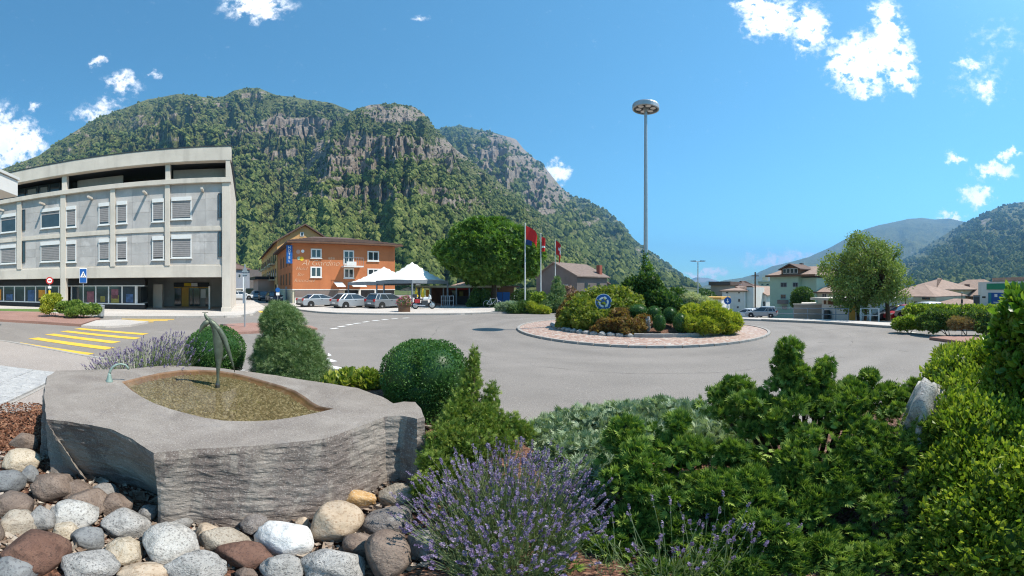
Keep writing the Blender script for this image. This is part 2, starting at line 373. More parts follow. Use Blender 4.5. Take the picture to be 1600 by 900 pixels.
def mulch_mat():
    m = bpy.data.materials.new('bark_mulch'); m.use_nodes = True; nt = m.node_tree; g = NG(nt); b = nt.nodes['Principled BSDF']
    po = g.n('ShaderNodeNewGeometry').outputs['Position']
    v = g.n('ShaderNodeTexVoronoi'); g.put(v.inputs['Vector'], g.vmath('MULTIPLY', po, (1, 2.2, 1))); v.inputs['Scale'].default_value = 32
    s = g.n('ShaderNodeSeparateXYZ'); g.put(s.inputs[0], v.outputs['Color'])
    c = g.ramp(s.outputs[0], [(0, (.055, .025, .015)), (.45, (.15, .065, .04)), (.8, (.24, .12, .075)), (1, (.30, .20, .14))])
    g.put(b.inputs['Base Color'], c); b.inputs['Roughness'].default_value = .95
    bn = g.n('ShaderNodeBump'); bn.inputs['Strength'].default_value = .9; bn.inputs['Distance'].default_value = .03
    g.put(bn.inputs['Height'], g.math('ADD', v.outputs['Distance'], g.noise(po, 20, 4))); g.put(b.inputs['Normal'], bn.outputs[0]); return m
M['mulch'] = mulch_mat()
# wide valley floor, polar rings out to the mountains
_r = np.concatenate([np.linspace(2, 60, 40), np.geomspace(64, 14000, 60)]); _a = np.linspace(0, 2*PI, 181)[:-1]
X = np.outer(_r, np.sin(_a)); Y = np.outer(_r, np.cos(_a)); Z = GZ(X, Y)-.05
nr, na = X.shape; I = np.arange(nr*na).reshape(nr, na); J = np.roll(I, -1, 1)
F = np.stack([I[:-1], I[1:], J[1:], J[:-1]], -1).reshape(-1, 4)
o = fast_mesh('ground', np.stack([X, Y, Z], -1).reshape(-1, 3), F[:, ::-1], M['meadow'], smooth=True); o['kind'] = 'structure'
C0 = np.array([6.33, 16.85]); R0 = 6.0
def arc(r, a0, a1, n, c=C0): return [(c[0]+r*math.cos(rad(a0+(a1-a0)*i/n)), c[1]+r*math.sin(rad(a0+(a1-a0)*i/n))) for i in range(n+1)]
sheet('road', [(-75, -14), (36, -14), (44, 10), (60, 62), (20, 95), (-40, 95), (-90, 95), (-75, 20)], 0, M['asphalt'], maxe=3.0)
g_ = lambda *ps: [xy(G(*p)) for p in ps]
# far pavement before the post office and its neighbour
PA = g_((160, 497), (230, 497), (300, 497), (370, 496), (395, 493), (402, 488))+[(-20.5, 26), (-34, 40), (-62, 22), (-48, 0), (-31, 2)]
sheet('pavement', PA, .12, M['pave'], .25)
sheet('brick_pavement', g_((-30, 488), (62, 490), (138, 497), (157, 500.5), (126, 510.5), (60, 506), (0, 502.5), (-30, 501)), .135, M['brickpave'], .25)
# hotel forecourt
PF = g_((452, 479.5), (470, 486), (495, 489), (530, 491), (580, 492), (640, 492.5), (720, 492), (790, 489.5), (840, 488.5), (885, 488), (905, 487))+[(11, 52), (6, 70), (-36, 72), (-34, 44)]
sheet('hotel_forecourt', PF, .10, M['pave'], .25)
# pavement across the exit on the right, then the lower yard behind it
PR = g_((1148, 500), (1190, 501.7), (1237, 503.6), (1290, 505.8), (1340, 509), (1395, 513), (1439, 515), (1500, 516.5), (1551, 518), (1625, 522))
PRb = [(p[0]*1.13+.2, p[1]*1.13+.5) for p in PR][::-1]
sheet('right_pavement', PR+PRb, .12, M['pave'], .25)
sheet('splitter_island', g_((1452, 531), (1500, 528), (1610, 524), (1610, 546), (1560, 545), (1525, 541)), .12, M['brickpave'], .2)
sheet('crossing_island', g_((127, 511.5), (150, 503.2), (188, 501.8), (232, 505), (205, 510.5), (165, 513)), .10, M['pave'], .2)
sheet('road_island', g_((318, 517), (345, 509.5), (395, 507), (440, 508.5), (486, 512), (496, 516), (440, 519), (360, 523)), .10, M['brickpave'], .2)
# near pavement on the left
PN = [(-30, -3), (-30, -.3)]+g_((-60, 529.5), (0, 536), (60, 547), (125, 560))+[(-6.4, 4.95), (-5.2, 5.85), (-4.3, 7.0), (-3.9, 7.35), (-4.9, 5.0), (-5.6, 3.6), (-5.0, 1.2), (-5.2, -3)]
sheet('near_pavement', PN, .10, M['pale_asphalt'], .2)
# granite paving slabs, laid one by one beside the planting bed
e1, e2 = np.array([-.73, .69]), np.array([-.69, -.73]); e1 /= np.linalg.norm(e1); e2 = np.array([-e1[1], e1[0]])
slab_m = stone_mat('paving_granite', (.36, .36, .36), (.50, .49, .47), (.16, .16, .16), 5, .2)
pav = sheet('paved_path', [tuple(np.array([-5.05, .75])+e1*a+e2*b) for a, b in ((0, -.05), (2.66, -.05), (2.66, 4.3), (0, 4.3))], .112, M['kerb'], .1)
for i in range(4):
    for j in range(6):
        c = np.array([-5.05, .75])+e1*(.33+.665*i)+e2*(.36+.715*j); s = np.array([.325, .35])
        hh = float(GZ(*c))+.15+random.uniform(-.004, .004)
        mb = MB().box(-s[0], s[0], -s[1], s[1], -.05, 0); ob = mb.build('paving_slab', slab_m, pav, bevel=.008)
        ob.location = (c[0], c[1], hh); ob.rotation_euler = (random.uniform(-.004, .004), random.uniform(-.004, .004), math.atan2(e1[1], e1[0]))
# kerb lines
def kerb(path, name='kerb', w=.14, z0=-.02, z1=.13, seg=1.0):
    """a row of kerb stones with open joints along a plan line; one structure, each stone a part"""
    root = thing(name, None, None); root['kind'] = 'structure'
    P = [np.array(p, float) for p in path]; L = [0]
    for a, b in zip(P, P[1:]): L.append(L[-1]+np.linalg.norm(b-a))
    n = max(int(L[-1]/seg), 1); at = lambda s: np.array([np.interp(s, L, [p[k] for p in P]) for k in (0, 1)])
    meshes = {}
    for k in range(n):
        a, b = at(L[-1]*k/n), at(L[-1]*(k+1)/n); d = b-a; ln = np.linalg.norm(d); c = (a+b)/2
        key = round(ln, 1)
        if key not in meshes:
            o = MB().box(-ln/2+.008, ln/2-.008, -w/2, w/2, z0, z1).build('kerb_stone', M['kerb'], root); meshes[key] = o.data
        else: o = link(bpy.data.objects.new('kerb_stone', meshes[key]), root)
        o.location = (c[0], c[1], float(GZ(*c))+random.uniform(-.004, .004)); o.rotation_euler = (0, 0, math.atan2(d[1], d[0])+random.uniform(-.006, .006))
    return root
kerb(PF[:11], z1=.125, seg=1.6); kerb(PR[1:], z1=.145, seg=1.2); kerb(PA[:6], z1=.135, seg=1.5)
kerb(PN[2:8], z1=.115, seg=1.0)
# painted markings
def marking(name, quads, m):
    mb = MB()
    for q in quads:
        q = [Vector((p[0], p[1], float(GZ(p[0], p[1]))+.009)) for p in q]; mb.add(q, [tuple(range(len(q)))])
    o = mb.build(name, m); o['kind'] = 'structure'; return o
def bar(p, q, w):
    """painted bar along the ground from pixel p to pixel q, w metres wide"""
    a, b = np.array(xy(G(*p))), np.array(xy(G(*q))); d = (b-a)/np.linalg.norm(b-a); n = np.array([-d[1], d[0]])*w/2
    return [a-n, b-n, b+n, a+n]
for p, q in (((24, 536.6), (139, 554.5)), ((52, 528.5), (172, 545)), ((77, 522.3), (182, 535.5)), ((100, 517.6), (215, 529.3)), ((121, 513.5), (228, 522.5))):
    marking('zebra_bar', [bar(p, q, .5)], M['yellowline'])
for y, x0, x1 in ((500.6, 178, 262), (498.6, 190, 272), (502.6, 168, 240)): marking('zebra_bar', [bar((x0, y), (x1, y+.6), .42)], M['yellowline'])
marking('zebra_bar', [bar((399, 484.5), (412, 488.5), .5)], M['yellowline'])
for p, q in (((517.5, 514.2), (527.5, 512.8)), ((529, 511), (539, 509.6)), ((541, 508.2), (550.5, 507)), ((553, 505.9), (563, 504.9)), ((567, 503.6), (576, 502.6)), ((582, 501.4), (592, 500.6)), ((597, 499.9), (606, 499.2)), ((612, 498.5), (621, 497.9)), ((629, 497.3), (639, 496.7))):
    marking('lane_dash', [bar(p, q, .22)], M['whiteline'])
for t in (((513, 552), (518.5, 555.6), (512, 556.8)), ((511, 559.5), (527.5, 565), (510, 566.5)), ((507, 570), (544, 576.2), (506, 577.2)), ((500, 583), (560, 590), (499, 592))):
    marking('yield_tooth', [[xy(G(*p)) for p in t]], M['whiteline'])
marking('edge_line', [bar((1414, 518), (1452, 523.5), .14)], M['whiteline'])
for p, q in (((1455, 524), (1468, 526.4)), ((1471, 527), (1483, 529.4)), ((1486, 530), (1497, 532.4))): marking('lane_dash', [bar(p, q, .3)], M['whiteline'])
# roundabout island: apron of small red setts, kerb stones and a raised bed
def sett_mat():
    m = bpy.data.materials.new('red_setts'); m.use_nodes = True; nt = m.node_tree; g = NG(nt); b = nt.nodes['Principled BSDF']
    po = g.n('ShaderNodeNewGeometry').outputs['Position']
    v = g.n('ShaderNodeTexVoronoi'); g.put(v.inputs['Vector'], po); v.inputs['Scale'].default_value = 8.5; v.inputs['Randomness'].default_value = .75
    e = g.n('ShaderNodeTexVoronoi', feature='DISTANCE_TO_EDGE'); g.put(e.inputs['Vector'], po); e.inputs['Scale'].default_value = 8.5; e.inputs['Randomness'].default_value = .75
    s = g.n('ShaderNodeSeparateXYZ'); g.put(s.inputs[0], v.outputs['Color'])
    c = g.ramp(s.outputs[0], [(0, (.29, .17, .13)), (.5, (.39, .26, .205)), (.85, (.45, .345, .285)), (1, (.46, .42, .375))])
    c = g.mix(g.smooth(e.outputs['Distance'], .09, .02), c, (.38, .31, .27))
    g.put(b.inputs['Base Color'], c); b.inputs['Roughness'].default_value = .85
    bn = g.n('ShaderNodeBump'); bn.inputs['Strength'].default_value = .6; bn.inputs['Distance'].default_value = .02
    g.put(bn.inputs['Height'], g.smooth(e.outputs['Distance'], 0, .2)); g.put(b.inputs['Normal'], bn.outputs[0]); return m
isl = sheet('roundabout_island', arc(R0, 0, 360, 72)[:-1], .05, sett_mat(), .12, maxe=1.0, zf=lambda x, y: GZ(x, y)+.10*sstep(R0-np.hypot(x-C0[0], y-C0[1]), 0, 1.6))
ks = None
for k in range(64):
    a = 2*PI*k/64; p = (C0[0]+(R0+.03)*math.cos(a), C0[1]+(R0+.03)*math.sin(a))
    if ks is None: ks = MB().box(-.28, .28, -.06, .06, -.05, .085).build('kerb_stone', M['kerb'], isl); o = ks
    else: o = link(bpy.data.objects.new('kerb_stone', ks.data), isl)
    o.location = (*p, float(GZ(*p))); o.rotation_euler = (0, 0, a+PI/2+random.uniform(-.02, .02))
def IZ(x, y):
    r = np.hypot(np.asarray(x)-C0[0], np.asarray(y)-C0[1]); return GZ(x, y)+.14+.55*sstep(4.5-r, 0, 3.2)
sheet('island_bed', arc(4.35, 0, 360, 48)[:-1], .06, M['mulch'], .3, maxe=.8, zf=IZ, parent=None)
# near planting bed round the fountain
def BZ(x, y):
    x, y = np.asarray(x, float), np.asarray(y, float)
    a, b = np.array([-4.6, 3.6]), np.array([-1.0, 4.1]); d = b-a; t = np.clip(((x-a[0])*d[0]+(y-a[1])*d[1])/d.dot(d), 0, 1)
    m1 = .55*np.exp(-((x-a[0]-t*d[0])**2+(y-a[1]-t*d[1])**2)/.95**2)
    m2 = .10*np.exp(-((x-2.3)**2/2.6**2+(y-2.6)**2/1.2**2)); m3 = .14*np.exp(-((x+.6)**2+(y-3.4)**2)/1.0)
    m4 = .08*np.exp(-((x-4.5)**2+(y-1.2)**2)/2.2**2)
    return GZ(x, y)*.9+.07+np.maximum(np.maximum(m1, m2), np.maximum(m3, m4))+.02*np.sin(x*5.1)*np.sin(y*4.3)
BED = arc(13.95, 224.5, 291, 26)+[(13.5, 2.2), (15, -5), (-8, -5), (-5.6, -1), (-4.95, .7), (-5.0, 1.3), (-5.6, 2.2), (-5.7, 3.6), (-5.1, 5.0), (-4.3, 6.3)]
sheet('planting_bed', BED, .02, M['mulch'], .25, maxe=.35, zf=BZ)
# ------------------------------------------------------------ mountains
def mountain_mat(name, green, rock):
    m = bpy.data.materials.new(name); m.use_nodes = True; nt = m.node_tree; g = NG(nt); b = nt.nodes['Principled BSDF']
    po = g.n('ShaderNodeNewGeometry').outputs['Position']; rk = g.n('ShaderNodeAttribute', attribute_name='rock').outputs['Fac']
    c = g.ramp(g.noise(po, .011, 6, .65), [(.3, green[0]), (.5, green[1]), (.68, green[2])])
    c = g.mix(g.smooth(g.noise(po, .09, 4, .7), .45, .6), c, [x*.55 for x in green[0]])
    r = g.ramp(g.noise(g.vmath('MULTIPLY', po, (1, 1, .9)), .028, 9, .75, 1.2), [(.3, rock[0]), (.5, rock[1]), (.7, rock[2])])
    r = g.mix(g.smooth(g.noise(g.vmath('MULTIPLY', po, (1, 1, .55)), .06, 7, .75), .53, .64), r, [x*.6 for x in rock[0]])
    f = g.smooth(g.math('ADD', rk, g.math('MULTIPLY', g.math('SUBTRACT', g.noise(po, .03, 6, .7), .5), 1.1)), .42, .58)
    g.put(b.inputs['Base Color'], g.mix(f, c, r)); b.inputs['Roughness'].default_value = .95; b.inputs['Specular IOR Level'].default_value = .1
    bn = g.n('ShaderNodeBump'); bn.inputs['Strength'].default_value = .9; bn.inputs['Distance'].default_value = 16
    g.put(bn.inputs['Height'], g.noise(po, .05, 8, .7)); g.put(b.inputs['Normal'], bn.outputs[0]); return m
def crown_points(name, P, S, R, m):
    """far woodland: one point cloud whose geometry nodes set a small rough crown on each point (nobody could count it)"""
    me = bpy.data.meshes.new(name); me.vertices.add(len(P)); me.vertices.foreach_set('co', np.asarray(P, np.float32).ravel())
    for k, v in (('size', S), ('rnd', R)):
        a = me.attributes.new(k, 'FLOAT', 'POINT'); a.data.foreach_set('value', np.asarray(v, np.float32))
    o = link(bpy.data.objects.new(name, me)); o['kind'] = 'stuff'
    ng = bpy.data.node_groups.new(name+'_crowns', 'GeometryNodeTree'); ng.interface.new_socket('Geometry', in_out='INPUT', socket_type='NodeSocketGeometry'); ng.interface.new_socket('Geometry', in_out='OUTPUT', socket_type='NodeSocketGeometry')
    N = ng.nodes; L = ng.links.new; gi = N.new('NodeGroupInput'); go = N.new('NodeGroupOutput')
    ico = N.new('GeometryNodeMeshIcoSphere'); ico.inputs['Radius'].default_value = 1; ico.inputs['Subdivisions'].default_value = 2
    sp = N.new('GeometryNodeSetPosition'); L(ico.outputs['Mesh'], sp.inputs['Geometry'])
    nz = N.new('ShaderNodeTexNoise'); nz.inputs['Scale'].default_value = 1.6
    pn = N.new('GeometryNodeInputPosition'); L(pn.outputs[0], nz.inputs['Vector'])
    vm = N.new('ShaderNodeVectorMath'); vm.operation = 'SUBTRACT'; L(nz.outputs['Color'], vm.inputs[0]); vm.inputs[1].default_value = (.5, .5, .5)
    v2 = N.new('ShaderNodeVectorMath'); v2.operation = 'SCALE'; L(vm.outputs[0], v2.inputs[0]); v2.inputs['Scale'].default_value = 1.5
    L(v2.outputs[0], sp.inputs['Offset'])
    sm = N.new('GeometryNodeSetMaterial'); L(sp.outputs[0], sm.inputs[0]); sm.inputs['Material'].default_value = m
    mp = N.new('GeometryNodeMeshToPoints'); L(gi.outputs[0], mp.inputs[0])
    ip = N.new('GeometryNodeInstanceOnPoints'); L(mp.outputs[0], ip.inputs['Points']); L(sm.outputs[0], ip.inputs['Instance'])
    na_ = N.new('GeometryNodeInputNamedAttribute'); na_.data_type = 'FLOAT'; na_.inputs['Name'].default_value = 'size'
    nb_ = N.new('GeometryNodeInputNamedAttribute'); nb_.data_type = 'FLOAT'; nb_.inputs['Name'].default_value = 'rnd'
    cx = N.new('ShaderNodeCombineXYZ'); mm = N.new('ShaderNodeMath'); mm.operation = 'MULTIPLY'; L(na_.outputs[0], mm.inputs[0]); mm.inputs[1].default_value = 1.15
    L(na_.outputs[0], cx.inputs[0]); L(na_.outputs[0], cx.inputs[1]); L(mm.outputs[0], cx.inputs[2]); L(cx.outputs[0], ip.inputs['Scale'])
    rt = N.new('ShaderNodeCombineXYZ'); mr = N.new('ShaderNodeMath'); mr.operation = 'MULTIPLY'; L(nb_.outputs[0], mr.inputs[0]); mr.inputs[1].default_value = 40.0; L(mr.outputs[0], rt.inputs[2])
    er = N.new('FunctionNodeEulerToRotation'); L(rt.outputs[0], er.inputs[0]); L(er.outputs[0], ip.inputs['Rotation'])
    L(ip.outputs[0], go.inputs[0]); md = o.modifiers.new('crowns', 'NODES'); md.node_group = ng; return o
def crown_mat(name, cols):
    m = bpy.data.materials.new(name); m.use_nodes = True; nt = m.node_tree; g = NG(nt); b = nt.nodes['Principled BSDF']
    r = g.n('ShaderNodeObjectInfo').outputs['Random']; po = g.n('ShaderNodeNewGeometry').outputs['Position']
    f = g.math('ADD', g.math('MULTIPLY', r, .55), g.math('MULTIPLY', g.noise(po, .006, 4, .6), .5), clamp=True)
    c = g.ramp(f, [(.2, cols[0]), (.5, cols[1]), (.85, cols[2])]); c = g.mix(g.smooth(g.noise(po, .5, 3, .7), .5, .7), c, [x*.6 for x in cols[0]])
    g.put(b.inputs['Base Color'], c); b.inputs['Roughness'].default_value = .9; b.inputs['Specular IOR Level'].default_value = .1
    return m
GREEN = ((.085, .10, .033), (.145, .16, .05), (.20, .195, .09)); ROCK = ((.20, .158, .12), (.27, .222, .175), (.37, .315, .255))
MM = mountain_mat('wooded_rock', GREEN, ROCK); CM = crown_mat('woodland_crowns', ((.043, .066, .019), (.10, .130, .034), (.20, .215, .066)))
def mountain(name, sil, r0, r1, nt, dth, amp, seed, rocks=(), rockbase=-.25, trees=0, tsize=(4, 7), pw=1.1, rough=.25, k_gully=1.0):
    xs, ys = zip(*sil); PX = np.arange(xs[0], xs[-1]+.01, dth*10); T = np.concatenate([np.linspace(0, 1, nt), 1+np.linspace(.03, .5, 8)])
    s1 = np.stack([PX*.02, PX*0, PX*0+seed], 1); yy = np.interp(PX, xs, ys)-rough*2.2*fbm(np.stack([PX*.09, PX*0, PX*0], 1), 4, seed)
    elv = np.tan(np.radians((450-yy)/10)); R1 = r1*(1+.12*fbm(s1, 3, seed+5)); R0_ = r0*(1+.12*fbm(s1+9, 2, seed+6))
    tt, pp = np.meshgrid(T, np.arange(len(PX)), indexing='ij'); thv = np.radians((PX-800)/10)[pp]
    r = R0_[pp]+(R1-R0_)[pp]*tt; H = (elv*R1)[pp]
    up = np.clip(tt, 0, 1)**pw; down = 1-1.1*np.clip(tt-1, 0, 1)**1.2
    q = np.stack([(PX[pp]*.022*k_gully).ravel(), (tt*3.2).ravel(), np.full(tt.size, seed*3.1)], 1)
    q2 = q+np.stack([.35*fbm(q*1.7, 3, seed+40), .3*fbm(q*1.9+5, 3, seed+41), q[:, 0]*0], 1)
    rid = fbm(q2, 3, seed+1, .42, True).reshape(tt.shape); fine = fbm(q*np.array([5, 9, 1.]), 4, seed+2, .6).reshape(tt.shape)
    env = np.sin(PI*np.clip(tt, 0, 1))**.8; z = H*up*down+amp*H*env*(rid*.75-.1); r = r-amp*.30*H*env*fine
    # cliffs: benches stepped into the slope where the photo shows bare rock
    e0 = np.degrees(np.arctan2(z-CAMZ, r)); py = 450-10*e0; px = PX[pp]; rock = np.full(tt.shape, rockbase)
    wq = np.stack([(px/34).ravel(), (py/15).ravel(), np.full(tt.size, seed+.5)], 1); wn = (.6*fbm(wq, 5, seed+9, .6)+.75*fbm(wq*3.1+3, 4, seed+19, .65)).reshape(tt.shape)
    for cx, cy, rx, ry, w in rocks: rock = np.maximum(rock, (w+.02)*np.exp(-((px-cx)/rx/1.15)**2-((py-cy)/ry/1.2)**2))
    rk = np.clip(rock+.85*wn, 0, 1.2)
    st = fbm(np.stack([(px/26).ravel(), (py/7).ravel(), np.full(tt.size, 2.0)], 1), 4, seed+12, .6, True).reshape(tt.shape)
    z = z+H*.032*sstep(rk, .35, .75)*(np.floor(py/8+1.6*fbm(wq*np.array([.55, .2, 1.]), 2, seed+30).reshape(tt.shape)) % 2 - .5)*env*.6; r = r-H*.035*sstep(rk, .3, .8)*st*np.clip(env*2, 0, 1)*.12
    V = np.stack([r*np.sin(thv), r*np.cos(thv), z], -1).reshape(-1, 3); nt_, np_ = tt.shape; I = np.arange(nt_*np_).reshape(nt_, np_)
    F = np.stack([I[:-1, :-1], I[:-1, 1:], I[1:, 1:], I[1:, :-1]], -1).reshape(-1, 4)
    o = fast_mesh(name, V, F, MM, smooth=False, attrs={'rock': rk.ravel()}); o['kind'] = 'structure'
    if trees:
        e1_ = np.degrees(np.arctan2(z-CAMZ, r))            # spread the crowns evenly over the slope as it faces the valley
        i = rng.integers(0, nt-1, trees*4); j = rng.integers(0, np_-1, trees*4); fi, fj = rng.random(trees*4), rng.random(trees*4)
        lerp = lambda A: (A[i, j]*(1-fi)*(1-fj)+A[i+1, j]*fi*(1-fj)+A[i, j+1]*(1-fi)*fj+A[i+1, j+1]*fi*fj)
        w = np.clip((e1_[i+1, j]-e1_[i, j])/max(np.percentile(np.abs(np.diff(e1_[:nt], axis=0)), 95), 1e-6), .05, 1)
        kk = lerp(rk); gap = fbm(np.stack([lerp(px)/20, lerp(py)/8, i*0+seed], 1), 5, seed+20, .6)
        ok = (rng.random(trees*4) < w*np.where(kk > .38, .16, 1.0)*np.where(gap > -.04, .15, 1.0)); ok &= lerp(z) > 3
        n0 = np.nonzero(ok)[0][:trees]; L = lambda A: lerp(A)[n0]
        rr, tv = L(r), L(thv); S = rng.uniform(tsize[0]*.55, tsize[1]*1.1, len(n0))*(1-.35*(rng.random(len(n0)) < .4))
        crown_points(name+'_woodland', np.stack([rr*np.sin(tv), rr*np.cos(tv), L(z)+S*.45], 1), S, rng.random(len(n0)), CM)
    return o
SIL1 = [(-120, 330), (-60, 300), (0, 265), (60, 243), (100, 215), (150, 185), (190, 170), (230, 155), (280, 146), (310, 150), (330, 153), (350, 150), (365, 141), (385, 137), (405, 137), (430, 148), (460, 151), (490, 157), (520, 161), (548, 172), (600, 196), (680, 235), (760, 300), (860, 380)]
mountain('mountain_slope', SIL1, 520, 1650, 150, .3, .19, 3, [(450, 196, 75, 16, .95), (390, 150, 40, 9, .5), (230, 195, 70, 20, .45), (255, 215, 40, 10, .5), (60, 262, 40, 12, .35), (330, 168, 40, 12, .45), (430, 240, 60, 25, .35), (120, 225, 60, 25, .35)], .05, 38000, (3.4, 6.3), 1.12)
SIL2 = [(330, 420), (400, 345), (450, 285), (500, 215), (540, 178), (560, 168), (580, 163), (600, 162), (625, 162), (645, 166), (662, 176), (675, 195), (692, 212), (715, 235), (760, 268), (800, 300), (860, 350), (930, 410)]
mountain('rocky_hill', SIL2, 330, 1300, 150, .25, .16, 8, [(612, 178, 52, 14, 1.0), (545, 240, 80, 26, 1.15), (505, 268, 40, 16, .9), (640, 235, 70, 20, .75), (700, 240, 40, 30, .6), (600, 302, 140, 12, .85), (700, 318, 70, 12, .6), (450, 330, 60, 10, .3), (470, 345, 8, 12, .9), (560, 330, 120, 14, .3)], .03, 44000, (2.4, 4.4), 1.05)
SIL3 = [(600, 330), (650, 240), (680, 204), (700, 198), (718, 196), (745, 202), (768, 206), (790, 212), (806, 217), (818, 232), (835, 248), (852, 262), (868, 282), (880, 296), (895, 308), (915, 315), (932, 321), (950, 332), (970, 349), (992, 376), (1010, 388), (1030, 403), (1060, 427), (1085, 444), (1105, 456), (1125, 463)]
mountain('mountain_spur', SIL3, 800, 3000, 150, .25, .15, 15, [(790, 255, 60, 38, 1.15), (745, 262, 30, 30, .8), (850, 300, 40, 34, .9), (770, 320, 60, 16, .8), (890, 340, 50, 24, .5), (940, 360, 40, 20, .35)], -.06, 32000, (7.0, 12.0), 1.0)
SIL4 = [(1230, 470), (1290, 445), (1350, 428), (1400, 412), (1430, 398), (1450, 383), (1480, 364), (1505, 349), (1540, 333), (1562, 322), (1585, 317), (1620, 312), (1700, 290), (1780, 280)]
mountain('right_mountain', SIL4, 1100, 3400, 90, .3, .10, 21, [(1560, 350, 60, 12, .3)], -.55, 20000, (8, 13), 1.1)
SIL5 = [(1080, 452), (1130, 438), (1160, 434), (1180, 428), (1205, 416), (1240, 408), (1262, 402), (1300, 385), (1340, 362), (1370, 352), (1396, 347), (1418, 342), (1440, 340), (1462, 343), (1482, 341), (1500, 345), (1540, 352), (1640, 350)]
mountain('far_mountain', SIL5, 3000, 6200, 60, .3, .12, 27, [(1270, 402, 20, 8, .4)], -.45, 0)
SIL6 = [(1040, 452), (1070, 440), (1088, 433), (1105, 434), (1122, 439), (1140, 446), (1170, 452), (1210, 450)]
mountain('distant_mountain', SIL6, 7000, 10500, 30, .25, .15, 33, [(1110, 438, 30, 5, .6)], -.3, 0)
# the valley's air
hz = MB().box(-11800, 11800, -3000, 11900, -6, 1500).build('haze'); hz['kind'] = 'stuff'
hm = bpy.data.materials.new('valley_haze'); hm.use_nodes = True; nt = hm.node_tree; nt.nodes.clear()
pv = nt.nodes.new('ShaderNodeVolumePrincipled'); pv.inputs['Color'].default_value = (.24, .55, 1, 1); pv.inputs['Density'].default_value = 1.15e-4; pv.inputs['Anisotropy'].default_value = .2
ot = nt.nodes.new('ShaderNodeOutputMaterial'); nt.links.new(pv.outputs[0], ot.inputs['Volume']); hz.data.materials.append(hm)
# ------------------------------------------------------------ buildings
class Facade:
    """a straight wall seen from the camera: az0 is the bearing of the foot of the perpendicular, d0 its distance. Local frame: x to the right along the wall, y away from the viewer, z up"""
    def __init__(s, az0, d0): s.az0, s.d0 = az0, d0; s.o = (d0*math.sin(rad(az0)), d0*math.cos(rad(az0)), 0); s.rz = -rad(az0)
    @classmethod
    def through(c, pxa, da, pxb, db):
        a = np.array([da*math.sin(th(pxa)), da*math.cos(th(pxa))]); b = np.array([db*math.sin(th(pxb)), db*math.cos(th(pxb))]); d = (b-a)/np.linalg.norm(b-a)
        f = a-d*a.dot(d); return c(math.degrees(math.atan2(f[0], f[1])), float(np.linalg.norm(f)))
    def U(s, px, w=0.0): return (s.d0+w)*math.tan(th(px)-rad(s.az0))
    def Z(s, px, py, w=0.0): return CAMZ+math.tan(ph(py))*(s.d0+w)/math.cos(th(px)-rad(s.az0))
    def thing(s, name, label, cat, group=None): return thing(name, label, cat, s.o, s.rz, group)
def window(root, u0, u1, z0, z1, w, frame=.07, m=None, pane=None, sill=None, depth=.06, mull=0, name='window'):
    """frame with a pane set back in it; w: plane of the wall, the frame stands a little proud of it"""
    mb = MB(); mb.box(u0, u0+frame, w-depth, w+.02, z0, z1).box(u1-frame, u1, w-depth, w+.02, z0, z1).box(u0+frame, u1-frame, w-depth, w+.02, z0, z0+frame).box(u0+frame, u1-frame, w-depth, w+.02, z1-frame, z1)
    for k in range(mull):
        c = u0+(u1-u0)*(k+1)/(mull+1); mb.box(c-frame*.4, c+frame*.4, w-depth+.012, w+.02, z0+frame, z1-frame)
    f = mb.build(name, m or M['white_frame'], root)
    box('pane', pane or M['glass'], f, u0+frame, u1-frame, w-.02, w+.01, z0+frame, z1-frame)
    if sill: box('sill', sill, f, u0-.06, u1+.06, w-depth-.05, w, z0-.07, z0-.002)
    return f
# --- post office: exposed concrete frame with grey rendered panels
A = Facade(-41.3, 27.8); U, Zf = A.U, A.Z
po = A.thing('office_building', 'long concrete framed office building with grey rendered panels, open top storey and shops below', 'building')
uR, uL, D = U(360), -31.0, 14.0
z0, zb0, zb1, zm0, zm1, zs0, zs1, zr0, zr1 = .12, 2.72, 3.62, 6.30, 6.58, 10.1, 10.5, 11.9, 13.1
cols = [(U(347), U(360)), (U(258), U(266)), (U(173), U(180.5)), (U(95.5), U(103.5)), (U(27.5), U(34.5))]
c5 = cols[4][0]-4.55; cols += [(c5-.1, c5+.45), (c5-4.7, c5-4.15)]
for i, (a, b) in enumerate(cols):
    if i in (0, 1, 3, 5): box('column', M['concrete'], po, a, b, -.16, .34, z0 if i != 1 else zb1, zs0, bevel=.02)
    else: box('column', M['concrete'], po, a, b, -.16, .34, zb1, zs0, bevel=.02)
box('column_foot', M['concrete'], po, cols[0][0]-.06, cols[0][1]+.06, -.22, .40, .0, .42, bevel=.02)
box('concrete_band', M['concrete'], po, uL, uR-.02, -.10, .30, zb0, zb1, bevel=.02)
box('cornice_slab', M['concrete'], po, uL, uR+.05, -.30, .6, zs0, zs1, bevel=.02)
box('roof_fascia', M['concrete'], po, uL, uR+.08, -.34, .3, zr0, zr1, bevel=.03)
box('roof_edge_trim', M['darkmetal'], po, uL, uR+.12, -.38, .32, zr1+.002, zr1+.07)
box('roof', M['dark'], po, uL, uR+.05, .302, D, zr0+.15, zr1-.1)
box('end_wall', M['concrete'], po, uR-.30, uR-.01, .36, D, .0, zr1-.12)
box('core_wall', M['render_grey'], po, uL, uR-.32, 7.2, 7.4, .1, zs0-.3)
box('floor_slab', M['concrete'], po, uL, uR-.31, .31, D-.1, zb1-.5, zb1-.06)
box('terrace_slab', M['concrete'], po, uL, uR-.31, .61, D-.1, zs0+.02, zs1-.05)
bays = [(cols[i+1][1], cols[i][0]) for i in range(6)]
